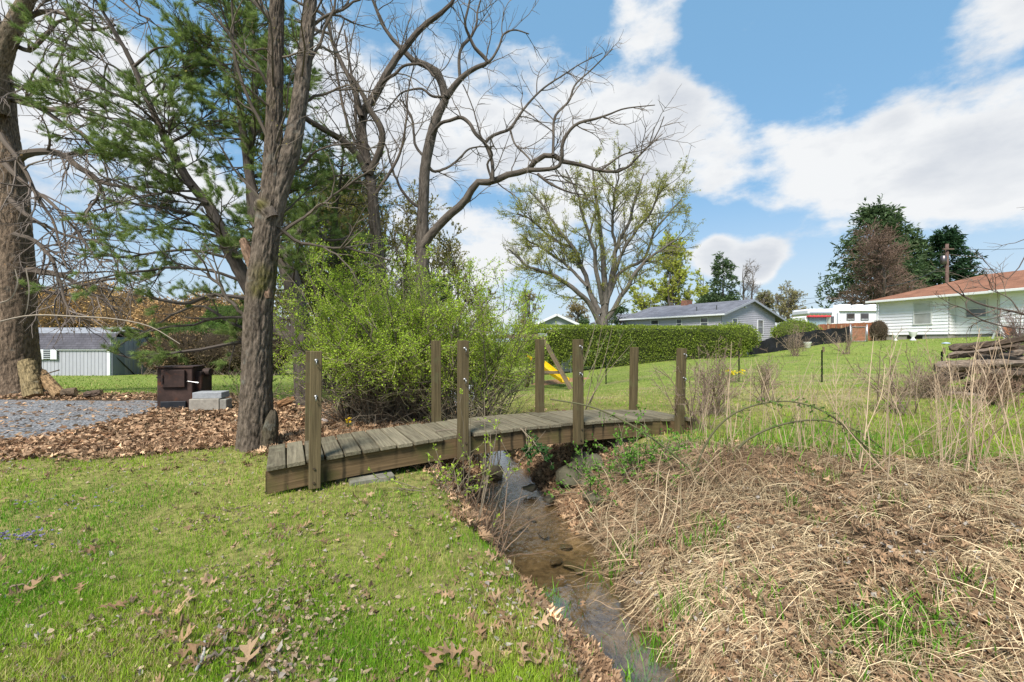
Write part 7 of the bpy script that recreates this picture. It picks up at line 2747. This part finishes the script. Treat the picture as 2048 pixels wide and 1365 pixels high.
# tall dry weed stalks, each a thing
stalk_protos = []
for i in range(8):
    hgt = 1.0
    L_ = smoothline(np.array([[0, 0, -.03], [rng.normal(0, .008), rng.normal(0, .008), .3], [rng.normal(0, .018), rng.normal(0, .018), .65], [rng.normal(0, .04), rng.normal(0, .03), 1.0]]), 14)
    R_ = .0029 * (1 - np.linspace(0, 1, 14)) ** .6 + .0012
    mb = MB()
    tubes(mb, L_, R_, 5, mixc((.36, .25, .16), (.55, .42, .28), 1)[0])
    if i % 2 == 0 or i > 5:
        c, r = spawn(L_[None], R_[None], 7, .35, .98, .08, .28, 20, 45, up=.08, wig=.1, N=6, rmin=.0009)
        tubes(mb, c, r, 3, (.46, .35, .24))
        c2_, r2_ = spawn(c, r, 3, .3, 1, .03, .09, 20, 50, up=.05, wig=.1, N=4, rmin=.0007)
        tubes(mb, c2_, r2_, 3, (.42, .31, .20))
        if i in (2, 6):
            pp, dd = along(c2_, 2, .5, 1)
            leaves(mb, pp, dd + rng.normal(size=pp.shape), rng.uniform(.006, .014, len(pp)), .7, mixc((.14, .08, .05), (.24, .16, .10), len(pp)))
    o = mb.build('weed_stalk', M_DRY)
    stalk_protos.append(o)
used = set()
for i in range(150):
    px = rng.uniform(1380, 2120) if i > 40 else rng.uniform(1500, 2060)
    x0 = (px - CX) / F * 4.2
    Y = np.interp(x0, [1.2, 1.9, 3.0, 4.6, 7.0], [4.9, 4.8, 4.3, 3.85, 3.3]) + rng.normal(-.05, .35)
    if i % 6 == 0:
        Y += rng.uniform(.5, 2.2)
    x = (px - CX) / F * Y
    src = stalk_protos[i % 8]
    o = src if src.name not in used else src.copy()
    if o is not src:
        COL.objects.link(o)
    used.add(src.name)
    hh = float(np.clip(rng.normal(.72, .24), .3, 1.25))
    o.location = (float(x), float(Y), gz(x, Y))
    o.scale = (hh * 1.05, hh * 1.05, hh)
    ln_ = .12 if rng.random() < .75 else .42
    o.rotation_euler = (float(rng.normal(0, ln_ * .6)), float(rng.normal(.06, ln_)), float(rng.uniform(0, 6.28)))
    tag(o, 'thin dry brown weed stalk standing along the straw bank crest', 'weed stalk', 'dry weed stalks along the straw bank')

# bare twiggy shrubs in the field behind the bank
def bare_shrub(label, px, Y, h, n, spread, col=((.17, .12, .085), (.30, .23, .165)), r=.006, sub=4, up=.02):
    b = foot(px, Y)
    t = thing('bare_shrub', label, 'shrub', b)
    C, R = canes(np.array([b]), n, (h * .6, h * 1.15), (.03, spread), 0, .03, N=12, r=r, wig=.07)
    c1, r1 = spawn(C, R, 7, .2, 1, h * .15, h * .42, 25, 60, up=up, wig=.12, N=7, rmin=.0015)
    c2, r2 = spawn(c1, r1, sub, .2, 1, h * .05, h * .18, 25, 60, up=up, wig=.12, N=5, rmin=.0012)
    mb = MB()
    for c, rr, k in ((C, R, 5), (c1, r1, 3), (c2, r2, 3)):
        tubes(mb, c, rr, k, mixc(*col, len(c)))
    mb.build('branches', M_TWIG, t)
    mb = MB()
    pp, dd = along(c2, 1, .5, 1)
    leaves(mb, pp, dd, rng.uniform(.008, .018, len(pp)), .7, mixc((.16, .09, .06), (.30, .2, .12), len(pp)))
    mb.build('buds', M_DRY, t)


bare_shrub('bare brown twiggy bush in the field left of the first tall fence post', 1425, 6.6, .95, 26, .75)
bare_shrub('bare bush spreading in front of the second fence post', 1530, 7.6, .85, 18, .8)
bare_shrub('tall bare stemmed bush between the fence and the white house', 1800, 6.2, .95, 16, .75)
bare_shrub('low brown bramble tangle at the left foot of the woodpile', 1850, 7.4, .55, 60, 1.3, r=.004)
bare_shrub('brown bramble tangle in front of the woodpile', 1980, 6.5, .55, 40, 1.1, ((.16, .10, .07), (.28, .19, .13)), r=.004)
bare_shrub('bare bush against the black fabric fence', 1590, 22, 1.5, 24, .9, r=.012)
bare_shrub('bare straggly bush by the garden gate', 1690, 21, 1.4, 14, .9, r=.012)
bare_shrub('bare twiggy bush right of the near post four on the field edge', 1400, 5.6, .9, 12, .6)
bare_shrub('purplish bare bush growing up the white house wall at the frame edge', 2035, 19, 1.6, 40, 1.0, ((.16, .11, .10), (.28, .20, .19)), r=.010)

# bare branch reaching in from the right
q0 = foot(2230, 4.2)
bt = thing('bare_sapling', 'bare dark sapling leaning in from the right edge across the white house', 'sapling', q0)
mb = MB()
bl = [trace(p, 4.2, 24, dy=dv) for p, dv in (
    ([(2230, 960, 26), (2200, 800, 20), (2150, 690, 14), (2080, 645, 9), (2040, 628, 7), (1985, 617, 5.5), (1950, 606, 5), (1920, 590, 4), (1900, 575, 3), (1890, 565, 2)], [0, 0]),
    ([(2120, 665, 6), (2060, 660, 5), (2010, 655, 4), (1960, 640, 3.5), (1930, 620, 3), (1900, 610, 2)], [0, -.3]),
    ([(2200, 800, 10), (2160, 560, 8), (2100, 400, 5), (2048, 520, 3), (2010, 562, 2.5), (1975, 530, 2), (1950, 500, 1.5)], [0, .3]),
    ([(2040, 628, 4), (2020, 600, 3), (1990, 585, 2.5), (1965, 575, 2), (1955, 560, 1.5)], [0, .2]))]
for p, r in bl:
    tubes(mb, p, r * .65, 6, (.10, .075, .06))
LP, LR = stackP(bl, 18)
c1, r1 = spawn(LP, LR * .6, 9, .35, 1, .15, .55, 25, 60, up=.02, wig=.13, N=8, rmin=.0013)
c2, r2 = spawn(c1, r1, 4, .2, 1, .06, .22, 25, 60, up=.02, wig=.14, N=5, rmin=.001)
tubes(mb, c1, r1, 4, mixc((.11, .08, .065), (.18, .14, .11), len(c1)))
tubes(mb, c2, r2, 3, mixc((.12, .09, .07), (.20, .16, .13), len(c2)))
mb.build('branches', M_TWIG, bt)

# ------------------------------------------------------------------ small things on the lawn
def stick(label, pts, w0, w1, col, mat=None, lift=.02):
    q = []
    for px, py in pts:
        Ys = np.linspace(1.2, 8, 400)
        pp = np.array([P(px, py, Y) for Y in Ys])
        dz = pp[:, 2] - ground(pp[:, 0], pp[:, 1])
        p = pp[int(np.argmax(dz < 0))]
        q.append([p[0], p[1], gz(p[0], p[1]) + lift])
    q = smoothline(np.array(q), 20)
    q[:, 2] += .006 * rng.normal(size=20)
    mb = MB()
    tubes(mb, q, np.linspace(w0, w1, 20), 7, col, cap=True)
    tag(mb.build('stick', mat or M_BARKF, smooth=True, loc=q[0]), label, 'stick')


stick('grey fallen stick lying in the grass at the bottom left', [(372, 1332), (410, 1328), (450, 1318), (486, 1310)], .008, .006, (.20, .16, .13))
stick('pale forked stick end crossing the grey stick at the bottom left', [(392, 1362), (402, 1340), (408, 1318), (409, 1297)], .006, .005, (.38, .36, .33))
stick('thin curved stick lying in the middle of the lawn', [(490, 1245), (515, 1222), (540, 1196), (580, 1183)], .005, .003, (.30, .23, .16))
stick('thin straight stick in the lawn at the far left', [(20, 1188), (60, 1175), (110, 1152)], .005, .003, (.27, .20, .14))
stick('short twig on the lawn below the left end of the bridge', [(445, 1030), (475, 1024), (505, 1015)], .004, .003, (.22, .16, .12))
stick('pale white stick lying on the leaf bed left of the forked trunk', [(458, 862), (466, 852), (473, 845)], .012, .010, (.62, .60, .56))
stick('long thin pale twig slanting over the stream from the left bank', [(1005, 1098), (1040, 1055), (1075, 1020), (1100, 998)], .003, .002, (.33, .26, .18), lift=.10)


def flower_patch(name, label, px, py, Y, n, sp, col, size, stem=0.0, cat='flowers', leafn=0):
    c = foot(px, Y)
    t = thing(name, label, cat, c)
    x, y = c[0] + rng.normal(0, sp, n), c[1] + rng.normal(0, sp * .6, n)
    z = ground(x, y) + stem * rng.uniform(.65, 1.1, n) + rng.uniform(.02, .045, n)
    k = 5
    mb = MB()
    for i in range(k):
        a = rng.uniform(0, 6.28, n)
        d = np.column_stack([np.cos(a), np.sin(a), rng.uniform(-.2, .5, n)])
        leaves(mb, np.column_stack([x, y, z]), d, size * rng.uniform(.7, 1.2, n), .8, mixc(*col, n))
    mb.build('petals', M_LEAF, t)
    mb = MB()
    if leafn:
        blades(mb, c[0] + rng.normal(0, sp, leafn), c[1] + rng.normal(0, sp * .6, leafn), (stem + .06) * rng.uniform(.6, 1.2, leafn), np.full(leafn, .010), mixc((.05, .13, .03), (.09, .19, .05), leafn), bend=.5)
    else:
        blades(mb, x, y, np.full(n, .03), np.full(n, .004), mixc((.05, .13, .02), (.1, .2, .03), n))
    mb.build('leaves', M_GRASS, t)


flower_patch('violet_patch', 'small patch of purple violets in the lawn at the far left', 48, 1086, 2.75, 40, .10, ((.22, .18, .38), (.36, .31, .52)), .014, cat='violets')
flower_patch('violet_patch', 'thin scatter of violets behind the main purple patch on the left lawn', 120, 1010, 3.35, 30, .28, ((.22, .18, .38), (.36, .31, .52)), .012, cat='violets')
flower_patch('daffodil_clump', 'clump of yellow daffodils in the field beside the dark fence post', 1466, 742, 12.6, 16, .16, ((.80, .62, .02), (.85, .72, .05)), .07, stem=.30, cat='daffodils', leafn=60)
flower_patch('daffodil', 'single yellow daffodil at the foot of the shrub behind the bridge', 696, 848, 6.0, 3, .02, ((.80, .55, .02), (.85, .65, .05)), .045, stem=.12, cat='daffodil', leafn=10)
